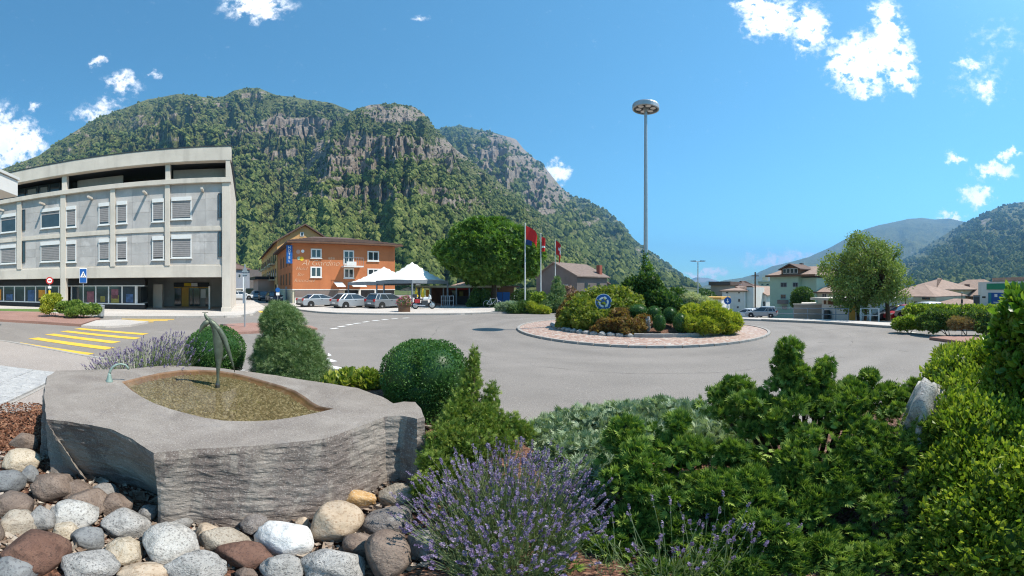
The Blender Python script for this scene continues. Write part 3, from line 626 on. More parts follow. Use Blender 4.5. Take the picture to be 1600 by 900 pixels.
for i, (a, b) in enumerate(bays):
    for (za, zb_) in ((zb1, zm0), (zm1, zs0)):
        zr_ = [za+.10, za+.10+(zb_-za-.1)*random.uniform(.30, .38), za+.10+(zb_-za-.1)*random.uniform(.62, .72), zb_-.002]; xr_ = [a+.002]+[a+(b-a)*(k+random.uniform(-.12, .12))/3 for k in (1, 2)]+[b-.002]
        box('panel_backing', M['render_grey'], po, a+.002, b-.002, .05, .26, za+.10, zb_-.002)
        for r_ in range(3):
            for q_ in range(3): dd_ = random.uniform(-.004, .004); box('wall_panel', M[random.choice(('render_grey', 'render_grey', 'render_grey_pale'))], po, xr_[q_]+.005, xr_[q_+1]-.005, .02+dd_, .049, zr_[r_]+.005, zr_[r_+1]-.005)
        box('panel_ledge', M['concrete'], po, a+.002, b-.002, -.02, .28, za-.002, za+.098)
    box('floor_beam', M['concrete'], po, a+.002, b-.002, -.06, .3, zm0, zm1-.004)
    s = MB().cbox(((a+b)/2+(.55 if i in (0, 1) else .4), -.42, zs0-.62), (.16, .9, .16)).build('rain_spout', M['concrete'], po)
wins = [(267.8, 299.5, 1), (341, 346, 2), (182.5, 199, 0), (238, 256.5, 0), (104, 119.5, 0), (154.5, 171.8, 0), (64, 94.5, 1), (35, 39.5, 2), (1.5, 26, 1)]
for fl in (0, 1):
    za, zt = (7.24, 9.06) if fl else (4.22, 6.02)
    for x0, x1, kind in wins:
        u0, u1 = U(x0), U(x1); zA, zT = (za, zt) if kind == 1 else (za-.12, zt-.05)
        if kind == 2: window(po, u0, u1, za+.05, zt+.2, .0, .04, M['darkmetal']); continue
        f = window(po, u0, u1, zA, zT, -.02, .085, sill=M['white_frame'])
        sh = zT-.32
        box('shutter_box', M['white_frame'], f, u0+.02, u1-.02, -.14, -.082, sh, zT-.02)
        drop = zA+.10 if not (fl == 1 and x0 in (64, 1.5)) else sh-.30
        n = int((sh-drop)/.15); mb = MB()
        for k in range(n): mb.cbox(((u0+u1)/2, -.055, sh-.07-k*.15), (u1-u0-.18, .018, .128), 0, 0)
        if n: bl = mb.build('blind_slat', M['blind'], f); bl['kind'] = 'stuff'
# top storey set back behind the open gallery
zc0, zc1 = zs1, zr0
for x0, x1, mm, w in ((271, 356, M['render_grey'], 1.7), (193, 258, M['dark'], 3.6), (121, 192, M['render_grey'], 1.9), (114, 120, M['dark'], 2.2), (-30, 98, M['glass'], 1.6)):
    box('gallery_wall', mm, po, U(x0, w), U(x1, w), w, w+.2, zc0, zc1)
for x0, x1 in ((258.5, 266), (97, 104.5)): box('gallery_pillar', M['concrete'], po, U(x0), U(x1), -.05, .4, zs1, zr0, bevel=.02)
box('gallery_end', M['concrete'], po, uR-.34, uR-.02, -.30, .36, zs1, zr0)
for x in (2, 20, 38, 58, 76, 92): box('gallery_mullion', M['darkmetal'], po, U(x, 1.5), U(x, 1.5)+.09, 1.52, 1.6, zc0, zc1)
for x0, x1 in ((6, 18), (42, 56), (62, 74)): box('gallery_curtain', M['blind'], po, U(x0, 1.5)+.05, U(x1, 1.5)-.05, 1.56, 1.598, zc0, zc1-.25)
box('loft_wall', M['render_grey'], po, uL, uR-.36, 4.0, 4.2, zs1, zr0)
# shops
def shop(x0, x1, muls, w, posters):
    u0, u1 = U(x0, w), U(x1, w)
    box('shop_fascia', M['dark'], po, u0, u1, w-.04, w+.3, 2.12, zb0-.002); box('shop_plinth', M['dark'], po, u0, u1, w-.02, w+.3, .10, .52)
    box('shop_transom', M['white_frame'], po, u0, u1, w-.07, w+.05, 2.04, 2.118); box('shop_sill', M['white_frame'], po, u0, u1, w-.07, w+.05, .522, .62)
    for i, x in enumerate(muls): box('shop_mullion', M['white_frame'], po, U(x, w)-.055, U(x, w)+.055, w-.06, w+.04, .622, 2.038)
    for a, b in zip(muls, muls[1:]):
        p = box('shop_pane', M['glass'], po, U(a, w)+.057, U(b, w)-.057, w-.01, w+.03, .622, 2.038)
        for pa, pb, ya, yb, mm in posters:
            if a <= pa < b: box('poster', mm, p, U(pa, w), U(pb, w), w-.025, w-.012, ya, yb)
P_or = mat('orange_poster', (.62, .27, .03), .5, .25, 3); P_bl = mat('blue_poster', (.05, .10, .20), .5, .5, 3); P_ye = mat('olive_poster', (.22, .20, .05), .5, .4, 3); P_pk = mat('maroon_poster', (.20, .08, .10), .5, .4, 3)
shop(-40, 94, [-36, -20, -8, 6, 23, 39, 56, 72, 92], 1.2, [(-6, 2, .7, 1.75, P_or), (10, 20, .7, 1.3, P_bl), (43.5, 54, .65, 1.7, P_bl), (60.5, 71, .7, 1.72, P_or), (60.6, 70, .75, 1.0, M['dark'])])
shop(106, 226, [112, 150, 170, 191, 212], 1.2, [(136, 147, .65, 1.6, P_pk), (157, 164, .7, 1.2, P_ye), (174, 185, 1.0, 1.8, P_pk), (173.5, 186, .65, 1.3, P_ye), (197, 208, .7, 1.4, P_bl)])
u0 = U(212.5, 1.2)
for ya, yb, mm in ((.10, .52, 'dark'), (.522, .62, 'white_frame'), (.622, 2.038, 'glass'), (2.04, 2.118, 'white_frame'), (2.12, zb0-.002, 'dark')):
    box('shop_return', M[mm], po, u0, u0+.06, 1.26, 4.6, ya, yb)
box('shop_return_post', M['white_frame'], po, u0+.01, u0+.12, 1.20, 1.30, .10, 2.70)
box('shop_interior', M['timber'], po, uL, u0-.1, 4.6, 4.7, .1, zb0)
# entrance hall under the slab
box('entry_pier', M['concrete'], po, U(240, 4.5), U(254, 4.5), 4.4, 4.8, .1, zb0-.5)
wb = 7.0
box('entry_sign_board', M['dark'], po, U(272, wb), U(327, wb), wb-.15, wb, 2.02, 2.42)
box('entry_sign_panel', M['yellow'], po, U(288, wb), U(299, wb), wb-.19, wb-.152, 2.06, 2.38); box('entry_sign_panel', M['signwhite'], po, U(299.3, wb), U(309, wb), wb-.19, wb-.152, 2.06, 2.38)
box('entry_transom', M['ochre'], po, U(272, wb), U(328, wb), wb-.12, wb-.03, 1.90, 1.99)
box('entry_door', M['ochre'], po, U(284, wb), U(295, wb), wb-.09, wb-.03, .12, 1.9)
for x0, x1 in ((296.5, 301), (303, 312), (321, 326), (273, 283)): box('entry_pane', M['glass'], po, U(x0, wb), U(x1, wb), wb-.07, wb-.03, .2, 1.89)
box('notice_board', M['signwhite'], po, U(314, wb), U(321.5, wb), wb-.12, wb-.07, .95, 1.78)
box('entry_post', M['white_paint'], po, U(326, 3.2), U(328.5, 3.2), 3.1, 3.3, .12, 2.05)
box('rear_light_wall', M['tan'], po, U(333, 9), U(345, 9), 9.0, 9.1, .9, 2.2)
# --- white canopy of the neighbour at the picture's edge
nb = thing('white_building', 'white rendered canopy corner of a neighbouring building beside the concrete offices', 'building', P3(28, 300, 15)*1.0)
nb.location.z = 0; nb.rotation_euler = (0, 0, rad(46))
t1, t2 = CAMZ+15*math.tan(ph(268)), CAMZ+15*math.tan(ph(307))
MB().prism([(-9, t2), (0, t2), (0, t1-.42), (-9, t1+.1)], 8, 'y', -8).build('canopy', M['white_paint'], nb, bevel=.02)
box('roof_rim', M['white_frame'], nb, -9, .06, -8.05, .06, t1-.40, t1-.28); box('wall', M['white_paint'], nb, -9, -2.8, -7.5, -1.5, 0, t2-.002)
# --- orange hotel
H = Facade.through(457, 44, 617, 47.9); U, Zf = H.U, H.Z
ho = H.thing('hotel', 'orange rendered two storey hotel with brown tiled roof and white painted lettering', 'hotel')
uA, uB, DH = U(457), U(617), 15.2; ze = Zf(457, 379.5); zg = Zf(520, 452)
box('wall', M['orange'], ho, uA, uB, 0, DH, zg+.02, ze); box('ground_floor', M['cream'], ho, uA+.03, uB-.03, .05, DH-.05, -.5, zg-.10)
box('string_course', M['white_paint'], ho, uA-.02, uB+.02, -.05, DH, zg-.098, zg+.018)
def hip(name, m, par, x0, x1, y0, y1, z, h, over=.6, th_=.16, ridge=None, gable=None):
    """hipped (or gabled) tiled roof with an eave"""
    x0 -= over; x1 += over; y0 -= over; y1 += over; cy = (y0+y1)/2; r = (y1-y0)/2 if ridge is None else ridge
    mb = MB(); A_ = [(x0, y0, z), (x1, y0, z), (x1, y1, z), (x0, y1, z)]; B_ = [(a, b, z-th_) for a, b, _ in A_]
    R_ = [(x0+r, cy, z+h), (x1-r, cy, z+h)]
    mb.add(A_+R_+B_, [(0, 1, 5, 4), (1, 2, 5), (2, 3, 4, 5), (3, 0, 4), (7, 6, 9, 8)[::-1], (6, 7, 1, 0), (7, 8, 2, 1), (8, 9, 3, 2), (9, 6, 0, 3)])
    return mb.build(name, m, par)
hip('roof', M['roofbrown'], ho, uA, uB, 0, DH, ze+.18, 1.75, .75, .2, ridge=5.0)
rf = ho.children[-1]
for k in range(9): box('tile_course', M['roofbrown'], rf, uA-.70+k*.62, uB+.70-k*.62, -.76+k*.85+.02, -.70+k*.85+.12, ze+.22+k*1.75*.85/(DH/2+.75), ze+.30+k*1.75*.85/(DH/2+.75)) if k < 6 else None
box('gutter', M['timber'], ho, uA-.8, uB+.8, -.86, -.74, ze-.05, ze+.10)
for x0, x1, y0, y1, mu in ((485.5, 502.5, 388.5, 403.5, 1), (485, 502.5, 416.5, 433.5, 1), (536.5, 553, 391, 413.5, 1), (537, 553, 419, 435, 1), (574, 592, 392, 408, 1), (574, 593, 419.5, 435, 1)):
    window(ho, U(x0), U(x1), Zf(x0, y1), Zf(x0, y0), -.01, .16, M['white_paint'], mull=mu, sill=M['white_paint'] if y1-y0 < 20 else None)
ub0, ub1, zb_ = U(533), U(563), Zf(545, 416)
ba = box('balcony', M['white_paint'], ho, ub0, ub1, -1.25, -.02, zb_-.16, zb_, bevel=.01)
box('balcony_panel', M['white_paint'], ba, U(537), U(552), -1.24, -1.18, zb_+.02, zb_+.5)
box('balcony_rail', M['greypaint'], ba, ub0, ub1, -1.24, -1.20, zb_+.95, zb_+1.0)
for k in range(9):
    x = ub0+.02+(ub1-ub0-.06)*k/8; box('balcony_post', M['greypaint'], ba, x, x+.03, -1.235, -1.205, zb_, zb_+.95)
letter = mat('pale_wall_paint', (.74, .56, .40), .9, .1, 4)
text('lettering', 'Al Giardino', 1.0, letter, ho, ((U(477)+U(524))/2, -.015, Zf(500, 411.3)), shear=.4, thin=-.022); text('star_lettering', '***', .7, letter, ho, (U(518), -.015, Zf(518, 405.6)))
for s_, x, y in (('Hotel', 471, 419.5), ('Bar', 469.5, 429), ('Ristorante', 475.5, 438.3)): text('lettering', s_, .6, letter, ho, (U(x), -.015, Zf(x, y)), shear=.35, thin=-.014)
for x, y, r, mm in ((466, 393.3, .26, M['pink']), (473, 392.5, .2, M['signwhite']), (471.3, 404.3, .26, M['yellow']), (467, 403.5, .22, M['mint'])):
    MB().lathe([(r, 0), (r, .02)], (U(x), -.025, Zf(x, y)), 14, 'y').build('painted_emblem', mm, ho)
sg = box('hotel_sign', M['blue'], ho, U(446.5, .3), U(456.3, .3)-.05, -.35, -.08, Zf(452, 412), Zf(452, 383.5), bevel=.02)
text('sign_lettering', 'H\nO\nT\nE\nL', .44, M['signwhite'], sg, ((U(446.5)+U(456.3))/2, -.365, (Zf(452, 412)+Zf(452, 383.5))/2), spacing=.92)
for x0, x1 in ((521, 534), (545, 566)):
    zt = Zf(x0, 440.5); mb = MB().prism([(-.05, zt), (-1.7, zt-.55), (-1.7, zt-.62), (-.05, zt-.08)], U(x1)-U(x0), 'x', U(x0)); mb.build('awning', M['canvas'], ho)
zs_ = Zf(500, 465)
box('shop_wall', M['white_paint'], ho, U(460.5), U(537), -.03, .05, -.5, zs_); box('shop_band', M['greyhouse'], ho, U(460.5), U(537), -.02, .05, zs_+.002, zg-.11)
box('bar_front', M['dark'], ho, U(539), U(616), -.02, .05, -.5, zg-.11)
for x in (560, 585): box('bar_pillar', M['white_paint'], ho, U(x), U(x)+.3, -.08, .04, -.5, zg-.11)
# street side of the hotel
for k, w in enumerate((1.6, 4.6, 7.6, 10.6)):
    for zz in (zg+.55, zg+3.0): box('side_shutter', M['timber'], ho, uA-.05, uA-.005, w, w+1.1, zz, zz+1.5)
box('side_door', M['greypaint'], ho, uA-.02, uA+.02, 5, 6.2, .0, 2.1)
# --- tall tan building behind, with a gable toward the square
ta = H.thing('tan_building', 'tall tan rendered building with a gabled front rising behind the orange hotel', 'building')
w0, w1, x0, x1 = 15.6, 52.0, uA-.1, uA+8.6
zE, zP, xc = Zf(429, 377, 15.6), Zf(476, 352.5, 15.6), U(476, 15.6)
x1 = 2*xc-x0
MB().prism([(x0, -.5), (x1, -.5), (x1, zE), (xc, zP), (x0, zE)], w1-w0, 'y', w0).build('wall', M['tan'], ta)
for sgn, xa in ((-1, x0), (1, x1)):
    e = xa+sgn*.7; sl_ = (zP-zE)/(xc-x0)*.7
    MB().prism([(xc, zP+.03), (e, zE-sl_+.03), (e, zE-sl_+.25), (xc, zP+.27)], w1-w0+1.2, 'y', w0-.6).build('roof', M['roofbrown'], ta)
window(ta, xc-.75, xc-.15, zE+.9, zE+1.6, w0-.01, .08, M['white_paint'])
for k in range(9):
    w = w0+1.2+k*3.9
    for zz in (1.0, 3.7, 6.4):
        if zz+1.6 < zE: box('side_window', M['glass'], ta, x0-.03, x0+.01, w, w+1.1, zz, zz+1.5); box('side_shutter', M['timber'], ta, x0-.06, x0-.002, w+1.12, w+1.75, zz, zz+1.5)
for k in range(4):
    for zz in (3.2, 5.9): box('balcony_slab', M['cream'], ta, x0-.95, x0-.01, w0+3+k*8.5, w0+8+k*8.5, zz, zz+.18); box('balcony_front', M['timber'], ta, x0-.95, x0-.9, w0+3+k*8.5, w0+8+k*8.5, zz+.18, zz+1.0)
# --- grey gabled house behind the flags
def gable_house(name, label, cat, px0, d0, px1, d1, depth, ze_px, zp_px, wm, rm, over=.4, ridge_x=.5, group=None, base=-5.0):
    """house whose gable end runs from px0 to px1; roof ridge runs back from the gable"""
    Fh = Facade.through(px0, d0, px1, d1); r = Fh.thing(name, label, cat, group); a, b = Fh.U(px0), Fh.U(px1); zE = Fh.Z(px1, ze_px); c = a+(b-a)*ridge_x; zP = Fh.Z((px0+px1)/2, zp_px)
    MB().prism([(a, base), (b, base), (b, zE), (c, zP), (a, zE)], depth, 'y').build('wall', wm, r)
    for xa in (a, b):
        s = 1 if xa > c else -1; k = (zP-zE)/abs(xa-c)*over
        MB().prism([(c, zP+.02), (xa+s*over, zE-k+.02), (xa+s*over, zE-k+.2), (c, zP+.22)], depth+2*over, 'y', -over).build('roof', rm, r)
    return Fh, r, a, b, zE, zP
Fh, r, a, b, zE, zP = gable_house('grey_house', 'weathered grey gabled house with tiled roof behind the flagpoles', 'house', 838, 64, 901.5, 58, 8.5, 431, 411, mat('dull_grey_render', (.15, .13, .122), .95, .15, .6, .2, 9), mat('dull_tan_roof', (.20, .15, .125), .9, .2, 2, .5, 9), .4, .47)
mb = box('chimney', M['red'], r, b-1.2, b-.5, 7.0, 7.8, zE-.5, zP-.15); mb.data.materials[0] = mat('brick_red', (.30, .09, .06), .9, .2, 6)
window(r, b-2.6, b-1.8, zE-2.6, zE-1.4, -.01, .08, M['white_paint'])
for k in range(2): box('side_window', M['glass'], r, b-.01, b+.03, 2+k*3.4, 2.9+k*3.4, zE-2.2, zE-1.1)
Fl, r, a, b, zE, zP = gable_house('low_house', 'low house with a tan tiled roof beside the brick chimney', 'house', 928, 74, 950, 76, 9, 443, 436.5, M['greyhouse'], M['rooftan'], .4)
box('white_wall', M['white_paint'], r, a-4.5, a-.02, -2.2, -2.0, -2, .9)
# --- houses to the right
def block(name, label, px0, d0, px1, d1, depth, top_px, wm, roof=None, rh=1.2, wins=(), base=-6.0, cat='house', ridge=None, over=.5, wm2=None):
    Fb = Facade.through(px0, d0, px1, d1); r = Fb.thing(name, label, cat); a, b = Fb.U(px0), Fb.U(px1); zt = Fb.Z((px0+px1)/2, top_px)
    box('wall', wm, r, a, b, 0, depth, base, zt)
    if roof: hip('roof', roof, r, a, b, 0, depth, zt+.16, rh, over, .15, ridge=ridge); box('eave_board', M['timber'], r, a-over-.06, b+over+.06, -over-.1, -over, zt-.06, zt+.12)
    for x0, x1, y0, y1, mu in wins: window(r, Fb.U(x0), Fb.U(x1), Fb.Z(x0, y1), Fb.Z(x0, y0), -.01, .07, wm2 or M['white_frame'], mull=mu)
    return Fb, r, a, b, zt
Fb, r, a, b, zt = block('white_house', 'plain white house with small dark windows and low tan roof beyond the roundabout', 1128.5, 78, 1165, 76, 8, 455, M['white_paint'], M['rooftan'], .9,
    [(1134, 1138.5, 455.5, 459, 0), (1153, 1157, 455.5, 459, 0), (1153, 1157, 466.5, 472, 0), (1151, 1155, 478, 482, 0)])
box('side_wing', M['white_paint'], r, b+.02, Fb.U(1176), .6, 8, -6, Fb.Z(1170, 449)); box('downpipe', M['signwhite'], r, b-.25, b-.1, -.14, -.02, -6, zt)
Fb, r, a, b, zt = block('pinkish_house', 'brownish pink house with a flat grey roof left of the white house', 1110.5, 96, 1140, 94, 9, 446, M['pink'], None)
box('roof', M['roofbrown'], r, a-.4, b+.4, -.5, 9, zt+.002, zt+1.0)
Fb, r, a, b, zt = block('low_orange_roofed_shed', 'low white outbuilding with an orange roof edge by the white house', 1096, 64, 1127.5, 63, 6, 467.5, M['white_paint'], None, cat='shed')
box('roof', M['ochre'], r, a-.3, b+.1, -.5, 6.2, zt+.002, zt+.35); box('opening', M['dark'], r, b-2.2, b-.9, -.03, .02, zt-3, zt-.6)
Fb, r, a, b, zt = block('tile_roofed_house', 'house with a broad brown tiled roof rising behind the white house', 1131, 100, 1178, 98, 10, 448, M['greyhouse'], M['roofbrown'], 1.5)
box('skylight', M['signwhite'], r, (a+b)/2-.6, (a+b)/2+.6, .8, 1.6, zt+.42, zt+.62)
Fg, r, a, b, zE, zP = gable_house('gabled_white_house', 'narrow white house with a sloping gable roof beside the green house', 'house', 1168, 84, 1197, 82, 9, 461, 448.5, M['white_paint'], M['rooftan'], .4, .3, base=-7)
window(r, a+3.0, a+3.7, zE-.3, zE+.5, -.01, .06); window(r, a+.5, a+1.5, zE-3.4, zE-1.2, -.01, .06); window(r, b-.8, b-.2, zE-2.6, zE-1.4, -.01, .06)
Fb, r, a, b, zt = block('yellow_apartment_block', 'pale yellow apartment block with dark balcony openings behind the green house', 1185, 112, 1204, 112, 12, 441, M['cream'], None, cat='building',
    wins=[(x, x+4.5, y, y+3.4, 0) for x in (1189, 1197) for y in (443, 449, 455, 461)])
box('parapet', M['concrete'], r, a-.2, b+.2, -.3, 12, zt+.002, zt+.35); box('stair_tower', M['cream'], r, a+1.2, a+3.0, 1, 4, zt+.352, zt+1.7)
Fb, r, a, b, zt = block('green_house', 'mint green three storey house with a brown roof and a wide gabled dormer', 1203, 70, 1247.5, 66, 10, 431.5, M['mint'], None,
    wins=[(1220, 1229.5, 441.5, 448.5, 1), (1239, 1247, 441.5, 448.5, 1), (1220, 1228, 460, 466.5, 1), (1222, 1230, 478, 483, 1)], wm2=M['greypaint'])
c_ = Fb.U(1271.5); box('side_wing', M['mint'], r, b+.02, c_, .9, 10, -6, zt-.35)
hip('roof', M['rooftan'], r, a, c_, 0, 10, zt+.2, 1.75, .55, .3, ridge=1.6); box('eave_board', M['timber'], r, a-.62, c_+.62, -.66, -.56, zt-.12, zt+.22)
dx0, dx1, zd = Fb.U(1220), Fb.U(1254), Fb.Z(1237, 413.5)
dm = MB().prism([(dx0+.4, zt+.22), (dx1-.4, zt+.22), (dx1-.4, zd-.95), ((dx0+dx1)/2, zd-.15), (dx0+.4, zd-.95)], 4, 'y', -.35).build('dormer', M['timber'], r)
for k in range(4):
    x = dx0+.75+k*(dx1-dx0-1.5)/4; box('dormer_window', M['white_frame'], dm, x+.05, x+(dx1-dx0-1.5)/4-.05, -.40, -.352, zt+.45, zt+1.35); box('dormer_pane', M['glass'], dm, x+.12, x+(dx1-dx0-1.5)/4-.12, -.42, -.402, zt+.52, zt+1.28)
for s, xa in ((-1, dx0), (1, dx1)): MB().prism([((dx0+dx1)/2, zd), (xa, zd-1.0), (xa, zd-.8), ((dx0+dx1)/2, zd+.2)], 5, 'y', -.75).build('dormer_roof', M['roofbrown'], dm)
box('balcony', M['greyhouse'], r, Fb.U(1219), Fb.U(1232), -.9, -.01, Fb.Z(1225, 474.5), Fb.Z(1225, 468.5)); box('chimney', M['greyhouse'], r, a+4.2, a+4.8, 3.8, 4.4, zt+1.2, zt+2.6)
Fb, r, a, b, zt = block('tan_roofed_house', 'house with a tan roof partly covered by the spreading tree', 1268, 66, 1302, 63, 9, 457.5, M['cream'], M['rooftan'], 1.7, [(1284.5, 1292, 458.5, 466, 1)], over=.6)
Fb, r, a, b, zt = block('flat_roofed_garage', 'low white flat roofed building with an orange door behind the railing', 1284, 36, 1342, 32.5, 7, 469.5, M['white_paint'], None, cat='building')
zt2 = Fb.Z(1310, 476.5)
box('roof_slab', M['concrete'], r, a-.9, b+.8, -.7, 7.4, zt+.002, zt+.22); box('shadow_strip', M['timber'], r, a+.3, b-.2, -.012, .01, zt2, zt-.02)  # flat brown strip paints the dark zone under the roof slab
for x in (1291, 1309.5): box('pier', M['cream'], r, Fb.U(x), Fb.U(x+3), -.03, .02, zt2-.02, zt-.005)
box('door', M['ochre'], r, Fb.U(1326.5), Fb.U(1336.5), -.05, .02, -3, Fb.Z(1331, 478)); box('post_box', M['darkmetal'], r, Fb.U(1294), Fb.U(1300), -.6, -.2, -3, Fb.Z(1297, 484.5))
hip('rear_roof', M['rooftan'], r, a+1, b+3, 8, 15, zt+.3, 1.3, .3, .1); box('roof_light', M['signwhite'], r, Fb.U(1318, 9), Fb.U(1324, 9), 8.9, 9.6, zt+.75, zt+.95)
Fb, r, a, b, zt = block('garden_wall', 'long plain tan garden wall behind the metal railing', 1240, 36, 1285, 36, .35, 476, M['greyhouse'], None, cat='wall')
r.children[0].data.materials[0] = mat('tan_wall', (.36, .30, .25), .9, .08, 1)
box('coping', M['concrete'], r, a-.05, b+.05, -.05, .4, zt+.002, zt+.07); box('roof_edge', M['concrete'], r, Fb.U(1252), Fb.U(1276), .5, 3, zt-.2, zt+.12)
Fb, r, a, b, zt = block('cream_house', 'cream rendered house with shuttered window and hipped brown roof beyond the hedge', 1416, 66, 1463, 60, 9, 453.5, M['cream'], M['rooftan'], 2.0,
    [(1441, 1446.5, 460.5, 468, 0), (1446.8, 1453, 460.5, 468, 0), (1428.5, 1433, 471, 476, 0), (1445, 1450, 477.5, 482, 0), (1424, 1429, 454.5, 463, 0)], over=.7, wm2=M['timber'])
Fb, r, a, b, zt = block('broad_roofed_house', 'pinkish house under a very broad tan tiled roof with two chimneys', 1462, 72, 1528, 64, 11, 463.5, M['pink'], M['rooftan'], 3.1, [(1484.5, 1489, 467, 471, 0), (1502, 1505, 467, 470, 0)], ridge=4.0, over=.7)
for x, y in ((1475.5, 5.2), (1498, 1.5)): box('chimney', M['roofbrown'], r, Fb.U(x), Fb.U(x)+.7, y, y+.7, zt+.8, zt+3.0 if y > 3 else zt+2.3)
box('skylight', M['signwhite'], r, Fb.U(1481), Fb.U(1485), 2.2, 3.0, zt+1.3, zt+1.42)
Fb, r, a, b, zt = block('roadside_shed', 'low pinkish shed with a shallow tan roof in front of the broad house', 1463, 58, 1518, 54, 4, 477, M['pink'], M['rooftan'], .8, over=.5, cat='shed')
Fb, r, a, b, zt = block('shop_building', 'white flat roofed shop with a green band and blue panels', 1528.5, 50, 1625, 42, 12, 440, M['white_paint'], None, cat='shop')
u = Fb.U; z_ = Fb.Z
box('green_band', mat('green_cladding', (.02, .25, .13), .5, .08, 2), r, u(1542), u(1622), -.06, -.005, z_(1556, 452.5), z_(1556, 443))
bp = box('blue_panel', M['blue'], r, u(1544.5), u(1571), -.06, -.005, z_(1556, 475), z_(1556, 457.5)); box('panel_frame', M['white_frame'], r, u(1543.3), u(1572), -.03, -.004, z_(1556, 476), z_(1556, 456.5))
box('panel_print', M['signwhite'], bp, u(1554.5), u(1559), -.075, -.062, z_(1556, 464), z_(1556, 459.5)); box('panel_print', M['signwhite'], bp, u(1553), u(1568), -.075, -.062, z_(1556, 473), z_(1556, 471.5))
box('panel_print', mat('teal_print', (.02, .25, .30), .5, .05, 2), bp, u(1545), u(1549.5), -.075, -.062, z_(1546, 474.5), z_(1546, 458))
box('roof_parapet', M['rooftan'], r, u(1545), u(1622), .6, 8, zt+.002, zt+.55); box('vent', M['dark'], r, u(1535), u(1540), -.05, -.004, z_(1537, 465.5), z_(1537, 463))
nb2 = thing('electric_cabinet', 'dark grey box cabinet standing against the white shop', 'cabinet', GD(1526, 47)); nb2.rotation_euler = (0, 0, -th(1526))
box('body', M['greypaint'], nb2, -.42, .42, -.3, .3, -1, 1.55); box('lid', M['darkmetal'], nb2, -.46, .46, -.34, .34, 1.552, 1.62); box('door', M['darkmetal'], nb2, -.36, .36, -.325, -.302, -.4, 1.45)
# ------------------------------------------------------------ vegetation
def unit(a): return a/np.maximum(np.linalg.norm(a, axis=-1, keepdims=True), 1e-9)
TIP = .25
def scatter(P, D, S, tv, tf, name, m, parent=None, rnd=None, roll=None, tip=None):
    """one joined mesh of small pieces: template (x side, y along, z face) set on points P along directions D at sizes S"""
    n = len(P); y = unit(D); a = rng.normal(size=(n, 3)) if roll is None else roll+rng.normal(size=(n, 3))*.35
    x = unit(np.cross(y, a)); z = np.cross(x, y); tv = np.asarray(tv, float)
    V = P[:, None]+S[:, None, None]*(tv[None, :, :1]*x[:, None]+tv[None, :, 1:2]*y[:, None]+tv[None, :, 2:]*z[:, None])
    F = (np.asarray(tf)[None]+(np.arange(n)*len(tv))[:, None, None]).reshape(-1, 4)
    r = rng.random(n) if rnd is None else rnd
    rv = np.clip(r[:, None]*.85+.08+(TIP if tip is None else tip)*(tv[None, :, 1]-.5), 0, 1)       # tips paler as new growth, bases darkened to paint shade between sprays
    return fast_mesh(name, V.reshape(-1, 3), F, m, parent, rnd=rv.ravel())
LEAF = ([(0, 0, 0), (.30, .45, .07), (0, 1, -.05), (-.30, .45, .07)], [(0, 1, 2, 3)])
BROAD = ([(0, 0, 0), (.34, .3, .08), (.30, .68, .06), (0, 1, -.10), (-.30, .68, .06), (-.34, .3, .08), (0, .5, -.03)], [(0, 1, 2, 6), (6, 2, 3, 4), (0, 6, 4, 5)])
def _fan(n, spread, w, curve=.12, seg=2):
    V, F = [], []
    for k in range(n):
        a = spread*(k/(n-1)-.5)*2 if n > 1 else 0; L = 1-.35*abs(k/(n-1)-.5)*2; c, s = math.cos(a), math.sin(a); o = len(V)
        for t, ww in ((.05, 0), (.55, w), (1.0, 0), (.55, -w)):          # one folded diamond for each blade
            zc = curve*t*t*(1+.5*((k % 3)-1)); V.append((s*L*t+c*ww, c*L*t-s*ww, zc))
        F.append((o, o+1, o+2, o+3))
    return V, F
FAN = _fan(7, 1.05, .085); SPRIG = _fan(5, .6, .06, .2); NEEDLE = _fan(6, 1.3, .045, .25); TUFT = _fan(4, .8, .10, .3)
LOBED = _fan(5, 1.35, .17, -.18)
def on_blobs(blobs, n, shell=(.8, 1.04), lump=.14, lf=2.2, inside=.86, floor=None, up=0.0):
    """points near the surface of a union of ellipsoids, with outward directions"""
    B = np.array([[*b[0], *(b[1] if hasattr(b[1], '__len__') else (b[1],)*3)] for b in blobs], float)
    w = (B[:, 3]*B[:, 4]+B[:, 3]*B[:, 5]+B[:, 4]*B[:, 5]); k = rng.choice(len(B), int(n*2.2), p=w/w.sum())
    d = unit(rng.normal(size=(len(k), 3))); s = rng.uniform(*shell, len(k)); P0 = d*B[k, 3:]
    s = s*(1+lump*fbm((B[k, :3]+P0)*lf/np.cbrt(B[k, 3]*B[k, 4]*B[k, 5])[:, None]*.6, 3, 5))
    P = B[k, :3]+P0*s[:, None]; ok = np.ones(len(k), bool)
    for j in range(len(B)):
        q = (((P-B[j, :3])/B[j, 3:])**2).sum(1) < inside**2*.8; ok &= ~(q & (k != j))
    if floor is not None: ok &= P[:, 2] > floor(P[:, 0], P[:, 1])
    i = np.nonzero(ok)[0][:n]; N = unit(d[i]/B[k[i], 3:]); return P[i], N
